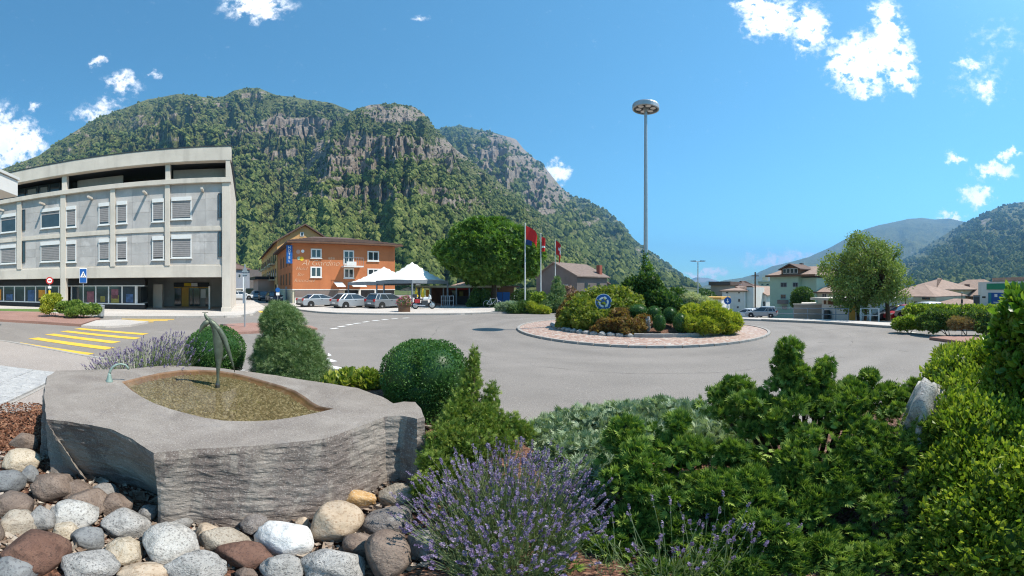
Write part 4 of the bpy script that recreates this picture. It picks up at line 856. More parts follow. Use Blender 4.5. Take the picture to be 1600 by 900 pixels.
def foliage(root, blobs, n, size, tpl, m, out=.6, up=.25, jit=.6, core=.74, name='foliage', floor=None, coremat=None, tip=None, **kw):
    P, N = on_blobs(blobs, n, floor=floor, **kw)
    D = N*out+np.array([0, 0, up])+rng.normal(size=P.shape)*jit
    S = size*rng.uniform(.6, 1.4, len(P)); o = scatter(P, D, S, *tpl, name, m, root, tip=tip)
    if core:
        mb = MB()
        for c, r in blobs:
            r = r if hasattr(r, '__len__') else (r,)*3; mb.ell(c, [x*core for x in r], 14, 9)
        V = np.array(mb.v); V += np.stack([fbm(V*4.1+k*9, 3, 60+k) for k in range(3)], 1)*.10*np.mean([np.mean(r) for _, r in blobs])
        mb.v = [tuple(v) for v in V]; c_ = mb.build('inner_foliage', coremat or m, root, smooth=True)
    return o
def loc(root, blobs): return [((Vector(c)-Vector(root.location))[:], r) for c, r in blobs]
LM = {
 'box': leafmat('clipped_box_leaves', ((.03, .085, .02), (.065, .155, .035), (.13, .25, .06)), .4, .2, .35, 3),
 'spruce': leafmat('dwarf_spruce_needles', ((.055, .115, .035), (.14, .225, .075), (.33, .40, .20)), .5, .2, .3, 6),
 'blue_juniper': leafmat('grey_green_juniper', ((.12, .18, .10), (.26, .34, .20), (.45, .52, .36)), .6, .2, .25, 3),
 'yellow_juniper': leafmat('yellow_green_juniper', ((.08, .14, .02), (.18, .26, .045), (.32, .37, .09)), .55, .25, .25, 4),
 'hinoki': leafmat('deep_green_cypress', ((.025, .072, .010), (.128, .222, .034), (.36, .46, .095)), .55, .22, .25, 4),
 'privet': leafmat('yellow_green_shrub_leaves', ((.07, .14, .015), (.19, .28, .03), (.42, .47, .08)), .45, .35, .3, 4),
 'laurel': leafmat('bright_broad_leaves', ((.04, .11, .015), (.12, .24, .03), (.28, .36, .06)), .35, .35, .4, 3),
 'euonymus': leafmat('yellow_edged_leaves', ((.10, .17, .02), (.24, .30, .04), (.50, .50, .12)), .35, .3, .4, 4),
 'lav_leaf': leafmat('lavender_leaves', ((.12, .17, .07), (.22, .28, .13), (.33, .38, .22)), .6, .2, .2, 6),
 'lav_flower': leafmat('lavender_flowers', ((.16, .11, .24), (.26, .20, .37), (.42, .36, .50)), .6, .25, .2, 6),
 'chestnut': leafmat('chestnut_leaves', ((.045, .105, .018), (.10, .195, .034), (.22, .34, .07)), .5, .3, .3, .7),
 'willow': leafmat('grey_green_tree_leaves', ((.10, .155, .04), (.20, .27, .065), (.34, .40, .13)), .55, .3, .25, .6),
 'dark_tree': leafmat('dark_tree_leaves', ((.03, .075, .016), (.065, .13, .028), (.14, .22, .05)), .5, .25, .3, 1),
 'maple': leafmat('yellow_green_maple_leaves', ((.09, .14, .02), (.20, .26, .04), (.36, .33, .07)), .5, .35, .25, 1.5),
 'bronze': leafmat('bronze_red_leaves', ((.14, .06, .03), (.24, .14, .05), (.32, .26, .07)), .5, .3, .25, 1.8),
 'gold': leafmat('golden_leaves', ((.13, .20, .02), (.34, .38, .04), (.56, .54, .10)), .45, .35, .3, 1.5),
 'cream': leafmat('cream_variegated_leaves', ((.22, .28, .14), (.45, .47, .30), (.68, .66, .50)), .5, .3, .3, 1.5),
 'hedge': leafmat('hedge_leaves', ((.05, .10, .022), (.11, .18, .04), (.22, .29, .07)), .5, .3, .25, 1),
 'dry': leafmat('dry_straw_leaves', ((.20, .13, .05), (.33, .23, .10), (.42, .32, .16)), .7, .2, .2, 1),
 'pinkflower': leafmat('pink_flowers', ((.30, .05, .12), (.50, .10, .22), (.62, .25, .35)), .6, .3, .2, 3),
}
def bl(px, py, d, r): return (P3(px, py, d)[:], r)
def plant(name, label, cat, base, blobs, n, size, tpl, lm, group=None, stems=3, **kw):
    t = thing(name, label, cat, base, 0, group); b = loc(t, blobs); foliage(t, b, n, size, tpl, LM[lm] if isinstance(lm, str) else lm, **kw)
    mb = MB()
    for k in range(stems):
        c = Vector(b[k % len(b)][0]); a = 2.4*k; mb.tube([(.05*math.cos(a), .05*math.sin(a), -.05), (c.x*.5+.03*math.cos(a), c.y*.5, c.z*.5), (c.x, c.y, c.z)], [.022, .016, .008], 6)
    if stems: mb.build('stem', M['bark'], t)
    return t
bedp = lambda px, d: (lambda v: Vector((v[0], v[1], float(BZ(v[0], v[1]))+.03)))(GD(px, d))
# --- clipped box and conifer behind the fountain
c = P3(337, 546, 5.75); plant('box_ball', 'clipped round box bush behind the sculpture at the back of the fountain', 'bush', bedp(337, 5.75), [(c[:], (.47, .47, .37)), ((c.x, c.y, c.z-.16), (.44, .44, .3))], 15000, .024, LEAF, 'box', out=.9, up=.1, jit=.6, shell=(.93, 1.04), lump=.07, core=.90)
c = P3(663, 600, 4.05); plant('clipped_bush', 'large smooth clipped green bush with a flat rounded top beside the stone block', 'bush', bedp(663, 4.05), [((c.x+dx_*.125, c.y+dy_*.125, c.z+.155), (.325, .325, .325)) for dx_ in (-1, 1) for dy_ in (-1, 1)]+[((c.x, c.y, c.z-.22), (.435, .435, .40)), ((c.x, c.y, c.z+.0), (.445, .445, .34)), ((c.x, c.y, c.z+.175), (.405, .405, .325))], 26000, .022, LEAF, 'box', out=.9, up=.1, jit=.6, shell=(.94, 1.035), lump=.05, core=.91)
c = P3(449, 560, 5.1); sp = [((c.x, c.y, c.z-.02), (.52, .52, .42)), ((c.x, c.y, c.z+.12), (.46, .46, .36)), (P3(440, 503, 5.1)[:], (.30, .30, .24)), (P3(436, 492, 5.1)[:], (.21, .21, .18)), ((c.x+.1, c.y, c.z-.25), (.50, .50, .3))]
plant('dwarf_spruce', 'domed two tiered dwarf conifer with pale new tips beside the fountain', 'shrub', bedp(449, 5.1), sp, 15000, .055, NEEDLE, 'spruce', out=.8, up=.15, jit=.5, lump=.26, lf=3.4, core=.78, tip=.5)
e = [bl(px, py, 4.6, r) for px, py, r in ((520, 604, .14), (545, 600, .17), (572, 598, .16), (592, 606, .13))]
plant('variegated_shrub', 'low yellow green leafy shrub behind the rim of the fountain', 'shrub', bedp(555, 4.6), e, 1500, .075, BROAD, 'euonymus', out=.5, up=.7, jit=.5, core=.7)
# --- lavender
def lavender(name, label, centre, rx, ry, n, length, lean=.55, n_leaf=2500, seed=1, group=None, spike=.045, axis_rz=0.0):
    t = thing(name, label, 'lavender', centre, axis_rz, group); R = np.random.default_rng(seed)
    a, q = R.random(n)*2*PI, np.sqrt(R.random(n)); B = np.stack([q*np.cos(a)*rx*.62, q*np.sin(a)*ry*.62, np.zeros(n)], 1)
    if True:
        wz = BZ(centre[0]+B[:, 0]*math.cos(axis_rz)-B[:, 1]*math.sin(axis_rz), centre[1]+B[:, 0]*math.sin(axis_rz)+B[:, 1]*math.cos(axis_rz))
        B[:, 2] = wz-centre[2]
    out = np.stack([q*np.cos(a), q*np.sin(a), np.zeros(n)], 1); D = unit(out*lean+np.array([0, 0, 1.0])+R.normal(size=(n, 3))*.20)
    L = length*R.uniform(.62, 1.12, n)*(1-.12*q); droop = R.uniform(.0, .14, n)
    pt = lambda s: B+D*(L*s)[:, None]+out*(droop*L*s*s)[:, None]-np.array([0, 0, 1])*(droop*L*s*s*.6)[:, None]
    V, F = [], []; seg = 4; w = .0022
    side = unit(np.cross(D, R.normal(size=(n, 3)))); sid2 = np.cross(D, side)
    pts = [pt(k/seg) for k in range(seg+1)]; o = 0
    for sd in (side, sid2):
        for k in range(seg+1): V += [pts[k]-sd*w, pts[k]+sd*w]
        for k in range(seg):
            b = o+2*k; idx = np.arange(n)[:, None]*1; F.append((b, b+1, b+3, b+2))
        o += 2*(seg+1)
    A = np.stack(V, 1).reshape(-1, 3); FF = (np.array(F)[None]+(np.arange(n)*o)[:, None, None]).reshape(-1, 4)
    fast_mesh('stem', A, FF, LM['lav_leaf'], t, rnd=np.repeat(R.random(n)*.7+.2, o))
    # flower spikes: whorls of small florets along the top of each stem
    PP, DD, SS, RR = [], [], [], []; tan = unit(pts[-1]-pts[-2]); r0 = R.random(n); sl = spike*R.uniform(.7, 1.35, n)
    for k in range(6):
        for f in range(5):
            an = R.random(n)*2*PI; rr = unit(np.cross(tan, R.normal(size=(n, 3))))
            h = (k/5-.25)*sl if k else -.95*sl; PP.append(pts[-1]+tan*h[:, None]); DD.append(rr*.9+tan*.75); SS.append((.0125 if 0 < k < 5 else .009)*R.uniform(.7, 1.25, n)*spike/.045); RR.append(np.clip(r0*.7+R.random(n)*.4, 0, 1))
    scatter(np.concatenate(PP), np.concatenate(DD), np.concatenate(SS), [(0, 0, 0), (.42, .5, .1), (0, 1, 0), (-.42, .5, .1)], [(0, 1, 2, 3)], 'flower_spike', LM['lav_flower'], t, np.concatenate(RR))
    m_ = n_leaf; i = R.integers(0, n, m_); s = R.random(m_)*.42; Pl = B[i]+D[i]*(L[i]*s)[:, None]+R.normal(size=(m_, 3))*.02; Dl = D[i]+R.normal(size=(m_, 3))*.45
    scatter(Pl, Dl, .055*R.uniform(.6, 1.3, m_), [(0, 0, 0), (.055, .4, .02), (0, 1, 0), (-.055, .4, .02)], [(0, 1, 2, 3)], 'leaves', LM['lav_leaf'], t)
    return t
lavender('lavender', 'pale purple lavender in flower between the zebra crossing and the fountain', bedp(225, 5.7), 1.15, .55, 620, .62, .55, 9000, 11, spike=.055, axis_rz=rad(32))
lavender('low_lavender', 'small drooping lavender tuft beside the bronze water spout', bedp(141, 5.75), .30, .28, 150, .34, .8, 1500, 12)
lavender('lavender_bush', 'large purple lavender bush in flower beside the pile of boulders', (-.02, 2.22, float(BZ(0, 2.22))), .58, .95, 780, .55, .44, 15000, 13, spike=.052)
lavender('sparse_lavender', 'thin row of lavender spikes in front of the dark cypress shrubs', (.85, 1.62, float(BZ(.85, 1.62))), .75, .22, 60, .50, .3, 900, 14, spike=.05, axis_rz=rad(-18))
# --- upright juniper between the fountain and the lavender
yj = [bl(*q) for q in ((741, 566, 3.3, (.035, .035, .13)), (738, 592, 3.3, (.07, .07, .15)), (733, 625, 3.25, (.09, .09, .18)), (722, 650, 3.15, (.10, .10, .2)), (768, 628, 3.25, (.055, .055, .16)), (764, 655, 3.2, (.09, .09, .16)), (752, 670, 3.1, (.12, .12, .2)),
    (706, 660, 3.05, (.075, .075, .17)), (698, 685, 2.95, (.10, .10, .17)), (684, 705, 2.85, (.08, .08, .15)), (672, 728, 2.75, (.08, .08, .13)), (658, 762, 2.6, (.06, .06, .10)), (790, 668, 3.15, (.07, .07, .13)), (806, 672, 3.15, (.06, .06, .11)), (822, 676, 3.2, (.06, .06, .09)), (735, 700, 2.95, (.18, .16, .2)), (780, 690, 3.05, (.14, .13, .13)), (700, 742, 2.75, (.14, .14, .16)), (672, 770, 2.6, (.08, .08, .1)))]
plant('upright_juniper', 'yellow green upright juniper with pointed spires between the stone block and the lavender', 'shrub', bedp(725, 3.0), yj, 13000, .045, SPRIG, 'yellow_juniper', out=.55, up=.8, jit=.5, lump=.5, lf=4.5, shell=(.5, 1.25), core=.40, stems=6)
# --- grey-green creeping juniper on the road side
bj = [bl(*q) for q in ((850, 690, 4.0, (.32, .3, .16)), (880, 672, 4.25, (.34, .3, .16)), (925, 665, 4.3, (.34, .3, .17)), (975, 655, 4.4, (.36, .3, .17)), (1020, 650, 4.5, (.36, .32, .17)), (1065, 655, 4.4, (.34, .3, .17)), (1105, 670, 4.2, (.34, .3, .17)), (905, 715, 3.5, (.36, .3, .2)), (930, 760, 3.0, (.30, .3, .2)), (1000, 690, 3.9, (.4, .36, .2)), (1090, 700, 3.7, (.36, .3, .2)), (1140, 690, 3.8, (.3, .3, .2)), (900, 790, 2.75, (.2, .2, .16)))]
plant('creeping_juniper', 'grey green spreading juniper along the edge of the road', 'shrub', bedp(980, 4.1), bj, 18500, .082, FAN, 'blue_juniper', out=.5, up=.4, jit=.6, lump=.35, lf=3.5, shell=(.6, 1.2), core=.68, stems=5)
# --- dark cypress shrubs
def cypress(name, label, spec, n, base, size=.062):
    blobs = [bl(*q) for q in spec]; clumps = []
    for c, r in blobs:                                     # break every mass into small rounded sprays
        r = r if hasattr(r, '__len__') else (r,)*3; k = max(4, int(10*(np.mean(r)/.28)**1.3))
        for _ in range(k):
            d = unit(rng.normal(size=3)+np.array([0, -.25, .45])); clumps.append((tuple(np.array(c)+d*np.array(r)*rng.uniform(.75, 1.1)), tuple(np.array([1, 1, .7])*rng.uniform(.055, .125)*(.7+np.mean(r)))))
    t = thing(name, label, 'shrub', base); b = loc(t, blobs); cl = loc(t, clumps)
    foliage(t, cl, int(n*1.2), size*.85, FAN, LM['hinoki'], out=.9, up=.55, jit=.45, core=.5, lump=.3, lf=3, shell=(.65, 1.2), tip=.6)
    P, N = on_blobs(b, int(n*.14)); scatter(P, N*.5+rng.normal(size=P.shape)*.6+np.array([0, 0, .2]), size*rng.uniform(.7, 1.3, len(P)), *FAN, 'inner_foliage', LM['hinoki'], t)
    mb = MB()
    for c, r in b:
        c = Vector(c); mb.tube([(c.x*.2, c.y*.2, -.05), (c.x*.55, c.y*.55, c.z*.35+.02), (c.x*.85, c.y*.85, c.z*.8), c], [.03, .024, .017, .008], 6)
    mb.build('branch', M['bark'], t); return t
cypress('spired_cypress', 'deep green cypress shrub with a pointed spire above the road', [(1238, 560, 3.35, (.06, .06, .13)), (1239, 576, 3.33, (.10, .10, .13)), (1240, 594, 3.3, (.15, .15, .16)), (1222, 618, 3.25, (.2, .2, .15)), (1275, 606, 3.3, (.15, .15, .14)), (1210, 650, 3.15, (.18, .18, .15)), (1160, 662, 3.1, (.16, .16, .13)), (1225, 636, 3.2, (.18, .18, .13)), (1300, 645, 3.2, (.18, .18, .15)), (1255, 618, 3.3, (.16, .16, .13)), (1290, 584, 3.35, (.07, .07, .10)), (1350, 600, 3.35, (.08, .08, .10)), (1148, 600, 3.3, (.09, .09, .07)), (1330, 618, 3.3, (.13, .13, .12)), (1160, 618, 3.25, (.2, .2, .12)), (1118, 632, 3.25, (.16, .16, .08)), (1185, 645, 3.1, (.24, .24, .16)), (1250, 655, 3.05, (.28, .28, .2)), (1320, 640, 3.2, (.28, .26, .18)), (1375, 622, 3.4, (.22, .22, .12)), (1412, 612, 3.5, (.16, .16, .12)), (1300, 700, 2.8, (.3, .28, .2)), (1235, 710, 2.75, (.28, .26, .2)), (1350, 700, 2.85, (.25, .25, .2)), (1390, 670, 3.0, (.2, .2, .18)), (1428, 690, 2.9, (.2, .2, .17)), (1446, 672, 2.85, (.11, .11, .09)), (1462, 690, 2.8, (.12, .12, .10)), (1425, 730, 2.65, (.2, .2, .2)), (1330, 740, 2.6, (.2, .2, .18))], 13000, bedp(1260, 3.0))
cypress('rounded_cypress', 'deep green rounded cypress shrub rising between the lavender and the spired one', [(1050, 672, 2.9, (.13, .13, .14)), (1000, 690, 2.85, (.2, .2, .15)), (965, 712, 2.8, (.15, .15, .12)), (1020, 730, 2.65, (.27, .26, .2)), (1085, 725, 2.7, (.2, .2, .16)), (985, 770, 2.45, (.22, .22, .18)), (1055, 790, 2.35, (.26, .25, .2)), (940, 840, 2.2, (.17, .17, .13)), (918, 872, 2.04, (.15, .15, .10)), (890, 905, 1.86, (.14, .14, .09)), (985, 880, 2.0, (.18, .18, .12)), (1040, 895, 1.92, (.17, .17, .11)), (1100, 885, 1.95, (.18, .18, .12)), (1110, 800, 2.3, (.2, .2, .18)), (1000, 830, 2.2, (.18, .18, .15)), (1065, 860, 2.05, (.2, .2, .15))], 9200, bedp(1035, 2.45))
cypress('middle_cypress', 'mid green cypress shrub with drooping sprays in the middle of the bed', [(1155, 720, 2.7, (.17, .17, .14)), (1185, 750, 2.55, (.2, .2, .15)), (1150, 775, 2.4, (.22, .22, .18)), (1215, 780, 2.4, (.22, .22, .16)), (1250, 765, 2.5, (.18, .18, .14)), (1190, 830, 2.15, (.22, .22, .16)), (1260, 830, 2.2, (.2, .2, .15)), (1150, 860, 2.0, (.18, .18, .12)), (1310, 780, 2.45, (.14, .14, .12))], 9000, bedp(1195, 2.35))
cypress('low_cypress', 'low bright green cypress sprays at the very front of the bed', [(1285, 868, 2.0, (.15, .15, .1)), (1330, 850, 2.1, (.15, .15, .11)), (1385, 842, 2.15, (.17, .17, .12)), (1425, 860, 2.1, (.15, .15, .11)), (1340, 890, 1.95, (.18, .18, .1)), (1400, 892, 1.95, (.18, .18, .1)), (1450, 895, 2.0, (.15, .15, .1)), (1270, 900, 1.9, (.15, .15, .09)), (1240, 870, 2.0, (.17, .17, .12)), (1160, 885, 1.9, (.16, .16, .11)), (1330, 880, 1.95, (.2, .2, .12)), (1440, 870, 2.05, (.18, .18, .13)), (1390, 710, 2.8, (.10, .10, .08)), (1365, 780, 2.4, (.12, .12, .1)), (1430, 780, 2.4, (.17, .17, .15)), (1450, 830, 2.2, (.16, .16, .14)), (1200, 905, 1.85, (.17, .17, .1))], 6500, bedp(1370, 2.1), .055)
# --- yellow-green shrubs on the right
pv_ = [bl(*q) for q in ((1500, 570, 3.6, (.22, .22, .15)), (1550, 555, 3.7, (.24, .22, .17)), (1470, 585, 3.5, (.16, .16, .12)), (1520, 620, 3.2, (.3, .3, .25)), (1580, 610, 3.2, (.3, .3, .28)), (1508, 660, 2.8, (.2, .22, .24)), (1545, 680, 2.7, (.34, .32, .3)), (1600, 690, 2.7, (.36, .34, .32)), (1497, 735, 2.45, (.18, .2, .22)), (1560, 760, 2.3, (.34, .3, .3)), (1510, 810, 2.1, (.22, .22, .22)), (1580, 840, 2.0, (.34, .3, .28)), (1520, 870, 1.9, (.22, .22, .2)), (1625, 780, 2.2, (.3, .3, .4)))]
plant('leafy_shrub', 'large yellow green small leaved shrub filling the corner beside the pale rock', 'shrub', bedp(1555, 2.6), pv_, 26000, .042, LEAF, 'privet', out=.45, up=.75, jit=.5, lump=.3, lf=4.5, shell=(.7, 1.2), core=.72, stems=8)
ly = [bl(*q) for q in ((1588, 470, 3.3, (.10, .1, .12)), (1570, 500, 3.3, (.09, .09, .1)), (1600, 500, 3.3, (.16, .16, .16)), (1565, 535, 3.3, (.09, .1, .11)), (1590, 545, 3.2, (.18, .18, .2)), (1615, 590, 3.0, (.2, .2, .25)), (1575, 575, 3.2, (.10, .10, .12)), (1620, 520, 3.2, (.24, .24, .3)))]
plant('broad_leaved_shrub', 'tall bright shrub with broad shiny leaves in front of the shop', 'shrub', bedp(1605, 3.2), ly, 2900, .075, BROAD, 'laurel', out=.6, up=.3, jit=.6, lump=.3, shell=(.5, 1.2), core=.5, stems=6)
gp = P3(1525, 548, 4.3); mb = []
Pg, Ng = on_blobs([bl(1500, 560, 4.1, (.3, .25, .1)), bl(1545, 556, 4.2, (.3, .25, .12))], 1500)
t = thing('spiky_groundcover', 'light green spiky groundcover between the leafy shrub and the red traffic island', 'plant', bedp(1525, 4.1)); scatter(Pg-np.array(t.location), Ng*.3+np.array([0, 0, .9])+rng.normal(size=Pg.shape)*.4, .13*rng.uniform(.6, 1.2, len(Pg)), *TUFT, 'leaves', LM['euonymus'], t)
# --- trees
def tree(name, label, base, trunk_r, fork, blobs, n, size, tpl, lm, group=None, cat='tree', trunks=None, **kw):
    t = thing(name, label, cat, base, 0, group); b = loc(t, blobs); top = Vector(fork)-Vector(base)
    mb = MB(); mb.tube([(0, 0, -.3), (0, 0, .0), top*.5, top], [trunk_r*1.4, trunk_r*1.1, trunk_r*.9, trunk_r*.75], 10)
    tr = mb.build('trunk', M['bark'], t, smooth=True); lb = MB()
    for c, r in b:
        c = Vector(c); mid = top.lerp(c, .5)+Vector((random.uniform(-.2, .2), random.uniform(-.2, .2), .15)); lb.tube([top*.93, mid, c], [trunk_r*.5, trunk_r*.28, trunk_r*.1], 6)
    lb.build('limb', M['bark'], t)
    for tb in trunks or ():
        MB().tube([Vector(p)-Vector(base) for p in tb], [.13, .11, .09, .06][:len(tb)], 8).build('trunk', M['bark'], t, smooth=True)
    foliage(t, b, n, size, tpl, LM[lm], name='crown', **kw); return t
cc = P3(768, 398, 37); B_ = []
rr_ = np.random.default_rng(5)
for k in range(90):
    zq = 1-2*(k+.5)/90; aq = k*2.39996; d = np.array([math.sqrt(1-zq*zq)*math.cos(aq), math.sqrt(1-zq*zq)*math.sin(aq), zq]); q = rr_.uniform(.62, .92); B_.append(((cc.x+d[0]*5.0*q, cc.y+d[1]*4.8*q, cc.z+d[2]*(3.2 if d[2] > 0 else 2.9)*q), tuple(np.array([1, 1, .8])*rr_.uniform(.8, 1.5))))
tree('chestnut_tree', 'broad dense green chestnut tree behind the flagpoles and the terrace', GD(772, 37), .3, P3(772, 440, 37), B_, 24000, .34, LOBED, 'chestnut', out=.7, up=.1, jit=.55, lump=.2, core=.8)
cc = P3(1352, 424, 30); B_ = []
for k in range(120):
    zq = 1-2*(k+.5)/120; aq = k*2.39996; d = np.array([math.sqrt(1-zq*zq)*math.cos(aq), math.sqrt(1-zq*zq)*math.sin(aq), zq]); q = rr_.uniform(.45, 1.0); v = np.array([d[0]*3.75*q, d[1]*3.4*q, d[2]*(3.5 if d[2] > 0 else 3.1)*q])
    v[2] += -.08*abs(v[0])-.15; B_.append(((cc.x+v[0]*math.cos(th(1352))+v[1]*math.sin(th(1352)), cc.y-v[0]*math.sin(th(1352))+v[1]*math.cos(th(1352)), cc.z+v[2]), tuple(np.array([.9, .9, 1.0])*rr_.uniform(.35, .8))))
tree('spreading_tree', 'grey green loosely spreading tree overhanging the flat roofed garage and railing', GD(1388, 30.5), .2, P3(1385, 455, 30.5), B_, 27000, .18, LEAF, 'willow', out=.35, up=-.35, jit=.7, lump=.4, shell=(.3, 1.3), core=0, trunks=[[GD(1341, 31), P3(1339, 470, 31), P3(1333, 450, 31)], [GD(1352, 32), P3(1354, 465, 32), P3(1362, 440, 32)]])
cc = P3(1254, 464, 41)
tree('round_tree', 'small round dark green tree in front of the green house', GD(1254, 41), .1, P3(1254, 478, 41), [((cc.x, cc.y, cc.z), (1.35, 1.3, 1.1)), ((cc.x-.3, cc.y, cc.z-.6), (1.15, 1.1, .8)), ((cc.x+.5, cc.y, cc.z-.5), (1.0, 1, .8))], 5200, .17, LEAF, 'dark_tree', out=.7, up=.1, jit=.5, lump=.15, core=.85)
# --- planting on the roundabout island
isp = lambda px, d: (lambda v: Vector((v[0], v[1], float(IZ(v[0], v[1]))+.03)))(GD(px, d))
def ip(name, label, spec, n, size, tpl, lm, d=None, cat='shrub', **kw):
    b = [bl(*q) for q in spec]; q = spec[len(spec)//2]; return plant(name, label, cat, isp(q[0], q[2]), b, n, size, tpl, lm, **kw)
ip('golden_maple', 'yellow green layered maple shrub behind the roundabout sign', [(914, 472, 16.2, (.5, .6, .28)), (940, 462, 16.6, (.6, .6, .30)), (965, 460, 16.4, (.55, .6, .28)), (922, 484, 15.8, (.6, .6, .28)), (955, 476, 15.9, (.65, .6, .3)), (897, 489, 16, (.45, .5, .26)), (983, 470, 16.4, (.5, .5, .3)), (935, 495, 15.6, (.6, .5, .3)), (972, 488, 15.8, (.6, .5, .3)), (988, 484, 16, (.45, .5, .3))], 7500, .13, LOBED, 'maple', out=.6, up=-.15, jit=.7, lump=.45, lf=3, shell=(.5, 1.35), core=.66)
ip('reddish_shrub', 'small reddish leaved shrub at the end of the island planting', [(893, 480, 17.0, (.5, .5, .4)), (885, 492, 16.6, (.45, .5, .35)), (902, 470, 17.2, (.4, .4, .35))], 1600, .12, LOBED, 'bronze', lump=.3)
ip('low_green_shrub', 'low yellow green shrub along the stone edging of the island', [(888, 503, 15.9, (.5, .5, .3)), (910, 503, 15.2, (.5, .5, .35)), (932, 500, 14.9, (.5, .5, .38)), (918, 490, 15.4, (.5, .5, .35)), (950, 496, 15.0, (.4, .4, .3))], 4200, .10, LOBED, 'maple', lump=.3, out=.5)
ip('bronze_shrub', 'bronze and green spreading shrub at the front of the island', [(950, 508, 14.5, (.5, .45, .28)), (972, 507, 14.3, (.5, .45, .3)), (992, 510, 14.2, (.45, .4, .28)), (968, 494, 14.9, (.5, .5, .3)), (1003, 502, 14.6, (.35, .35, .25)), (938, 515, 14.4, (.35, .35, .2)), (982, 518, 13.95, (.4, .3, .18))], 5200, .10, LOBED, 'bronze', lump=.3, out=.5)
ip('dark_shrub', 'dark green tall shrub at the foot of the lamp mast', [(1012, 455, 17.6, (.75, .7, .55)), (1028, 470, 17.2, (.8, .7, .6)), (1002, 470, 17.4, (.7, .7, .6)), (1045, 478, 17.0, (.7, .6, .5)), (1015, 440, 17.3, (.5, .5, .4)), (1055, 468, 17.8, (.5, .5, .5)), (995, 446, 17.6, (.55, .5, .4)), (980, 455, 17.6, (.5, .5, .4))], 6500, .16, LEAF, 'dark_tree', lump=.3, out=.5, jit=.7)
iv = [bl(1009+dx, y, 17.85, (r, r, .3)) for dx, y, r in ((0, 405, .10), (1, 418, .17), (-1, 430, .25), (2, 441, .38), (5, 425, .15))]
plant('climbing_ivy', 'ivy climbing round the lower part of the lamp mast', 'ivy', isp(1009, 17.6), iv, 1300, .12, LEAF, 'chestnut', stems=0, core=.5, lump=.4, shell=(.6, 1.3))
for i, (px, py, d, r, rzz) in enumerate(((997, 485.5, 15.0, .37, .26), (1022, 490, 15.1, .30, .30), (1030, 504, 14.2, .235, .33), (1047, 493, 15.1, .30, .34), (1063, 504, 14.2, .285, .34))):
    cp = P3(px, py, d); lab = ('flat topped clipped box ball nearest the bronze shrub', 'clipped box ball directly behind the egg shaped one', 'narrow egg shaped clipped box bush at the bed edge', 'tall clipped box ball between the egg shaped one and the golden shrub', 'stout barrel shaped clipped box bush beside the golden shrub')[i]
    plant('box_bush', lab, 'bush', isp(px, d), [(cp[:], (r, r, rzz))], 2600, .032, LEAF, 'hedge' if 0 else 'box', 'clipped box bushes on the roundabout', stems=1, out=.9, up=.1, jit=.45, shell=(.95, 1.03), lump=.05, core=.93)
ip('golden_shrub', 'bright golden green shrub filling one end of the island', [(1082, 495, 14.9, (.55, .5, .45)), (1108, 492, 15.0, (.6, .55, .48)), (1075, 506, 14.3, (.35, .35, .3)), (1100, 508, 14.4, (.5, .4, .32)), (1122, 498, 15.0, (.45, .45, .4)), (1118, 512, 14.7, (.35, .35, .2))], 5000, .14, TUFT, 'gold', out=.6, up=.5, jit=.5, lump=.3)
ip('golden_end_shrub', 'golden green shrub at the outer end of the island beside the low kerb stones', [(1132, 500, 15.4, (.45, .45, .4)), (1145, 503, 15.6, (.38, .4, .34)), (1138, 512, 15.2, (.4, .4, .22))], 2300, .14, TUFT, 'gold', out=.6, up=.5, jit=.5, lump=.3)
ip('cream_shrub', 'cream and green variegated shrub behind the golden one', [(1080, 470, 17.4, (.5, .5, .35)), (1098, 475, 17.2, (.5, .5, .35)), (1065, 478, 17.4, (.4, .4, .35)), (1110, 482, 17.0, (.35, .4, .3))], 2400, .13, TUFT, 'cream', out=.6, up=.4, jit=.6, lump=.35, core=.6)
# --- planting by the flagpoles, the post office and the far hedge
def gp_(name, label, spec, n, size, tpl, lm, cat='shrub', **kw):
    b = [bl(*q) for q in spec]; q = spec[len(spec)//2]; return plant(name, label, cat, GD(q[0], q[2]), b, n, size, tpl, lm, **kw)
gp_('spreading_juniper', 'blue green spreading shrub by the foot of the first flagpole', [(800, 481, 28, (.9, .7, .45)), (786, 480, 28.3, (.6, .6, .3)), (815, 482, 28, (.6, .6, .4))], 2200, .2, SPRIG, 'blue_juniper', lump=.3)
gp_('green_shrub', 'dark green rounded shrub in front of the flagpoles', [(806, 484, 27.6, (.7, .6, .4)), (820, 480, 27.8, (.6, .6, .45))], 1600, .2, SPRIG, 'dark_tree', lump=.25)
gp_('yellow_shrub', 'low golden shrub in front of the flagpoles', [(829, 480, 27.6, (.5, .5, .4)), (842, 484, 27.4, (.65, .5, .3)), (853, 486, 27.4, (.4, .4, .25))], 2000, .16, TUFT, 'gold', lump=.25)
gp_('conifer', 'blue green conifer between the flagpoles and the island', [(866, 470, 29.5, (.8, .8, .7)), (872, 455, 29.8, (.55, .55, .6)), (870, 442, 30, (.3, .3, .5)), (858, 480, 29, (.7, .7, .5)), (880, 478, 29, (.7, .7, .6))], 3000, .2, SPRIG, 'spruce', lump=.3)
gp_('rose_bush', 'pale green flowering bush at the foot of the middle flagpole', [(843, 466, 30, (.7, .6, .5)), (852, 472, 29.6, (.6, .6, .4))], 1500, .16, LEAF, 'privet', lump=.35)
gp_('pink_bush', 'dusty pink leaved bush in front of the grey gabled house', [(887, 457, 32, (.7, .7, .5)), (896, 465, 31, (.6, .6, .5))], 1400, .17, LEAF, leafmat('dusty_pink_leaves', ((.12, .07, .06), (.25, .15, .12), (.38, .26, .2)), .6, .2, .2, 1), lump=.3)
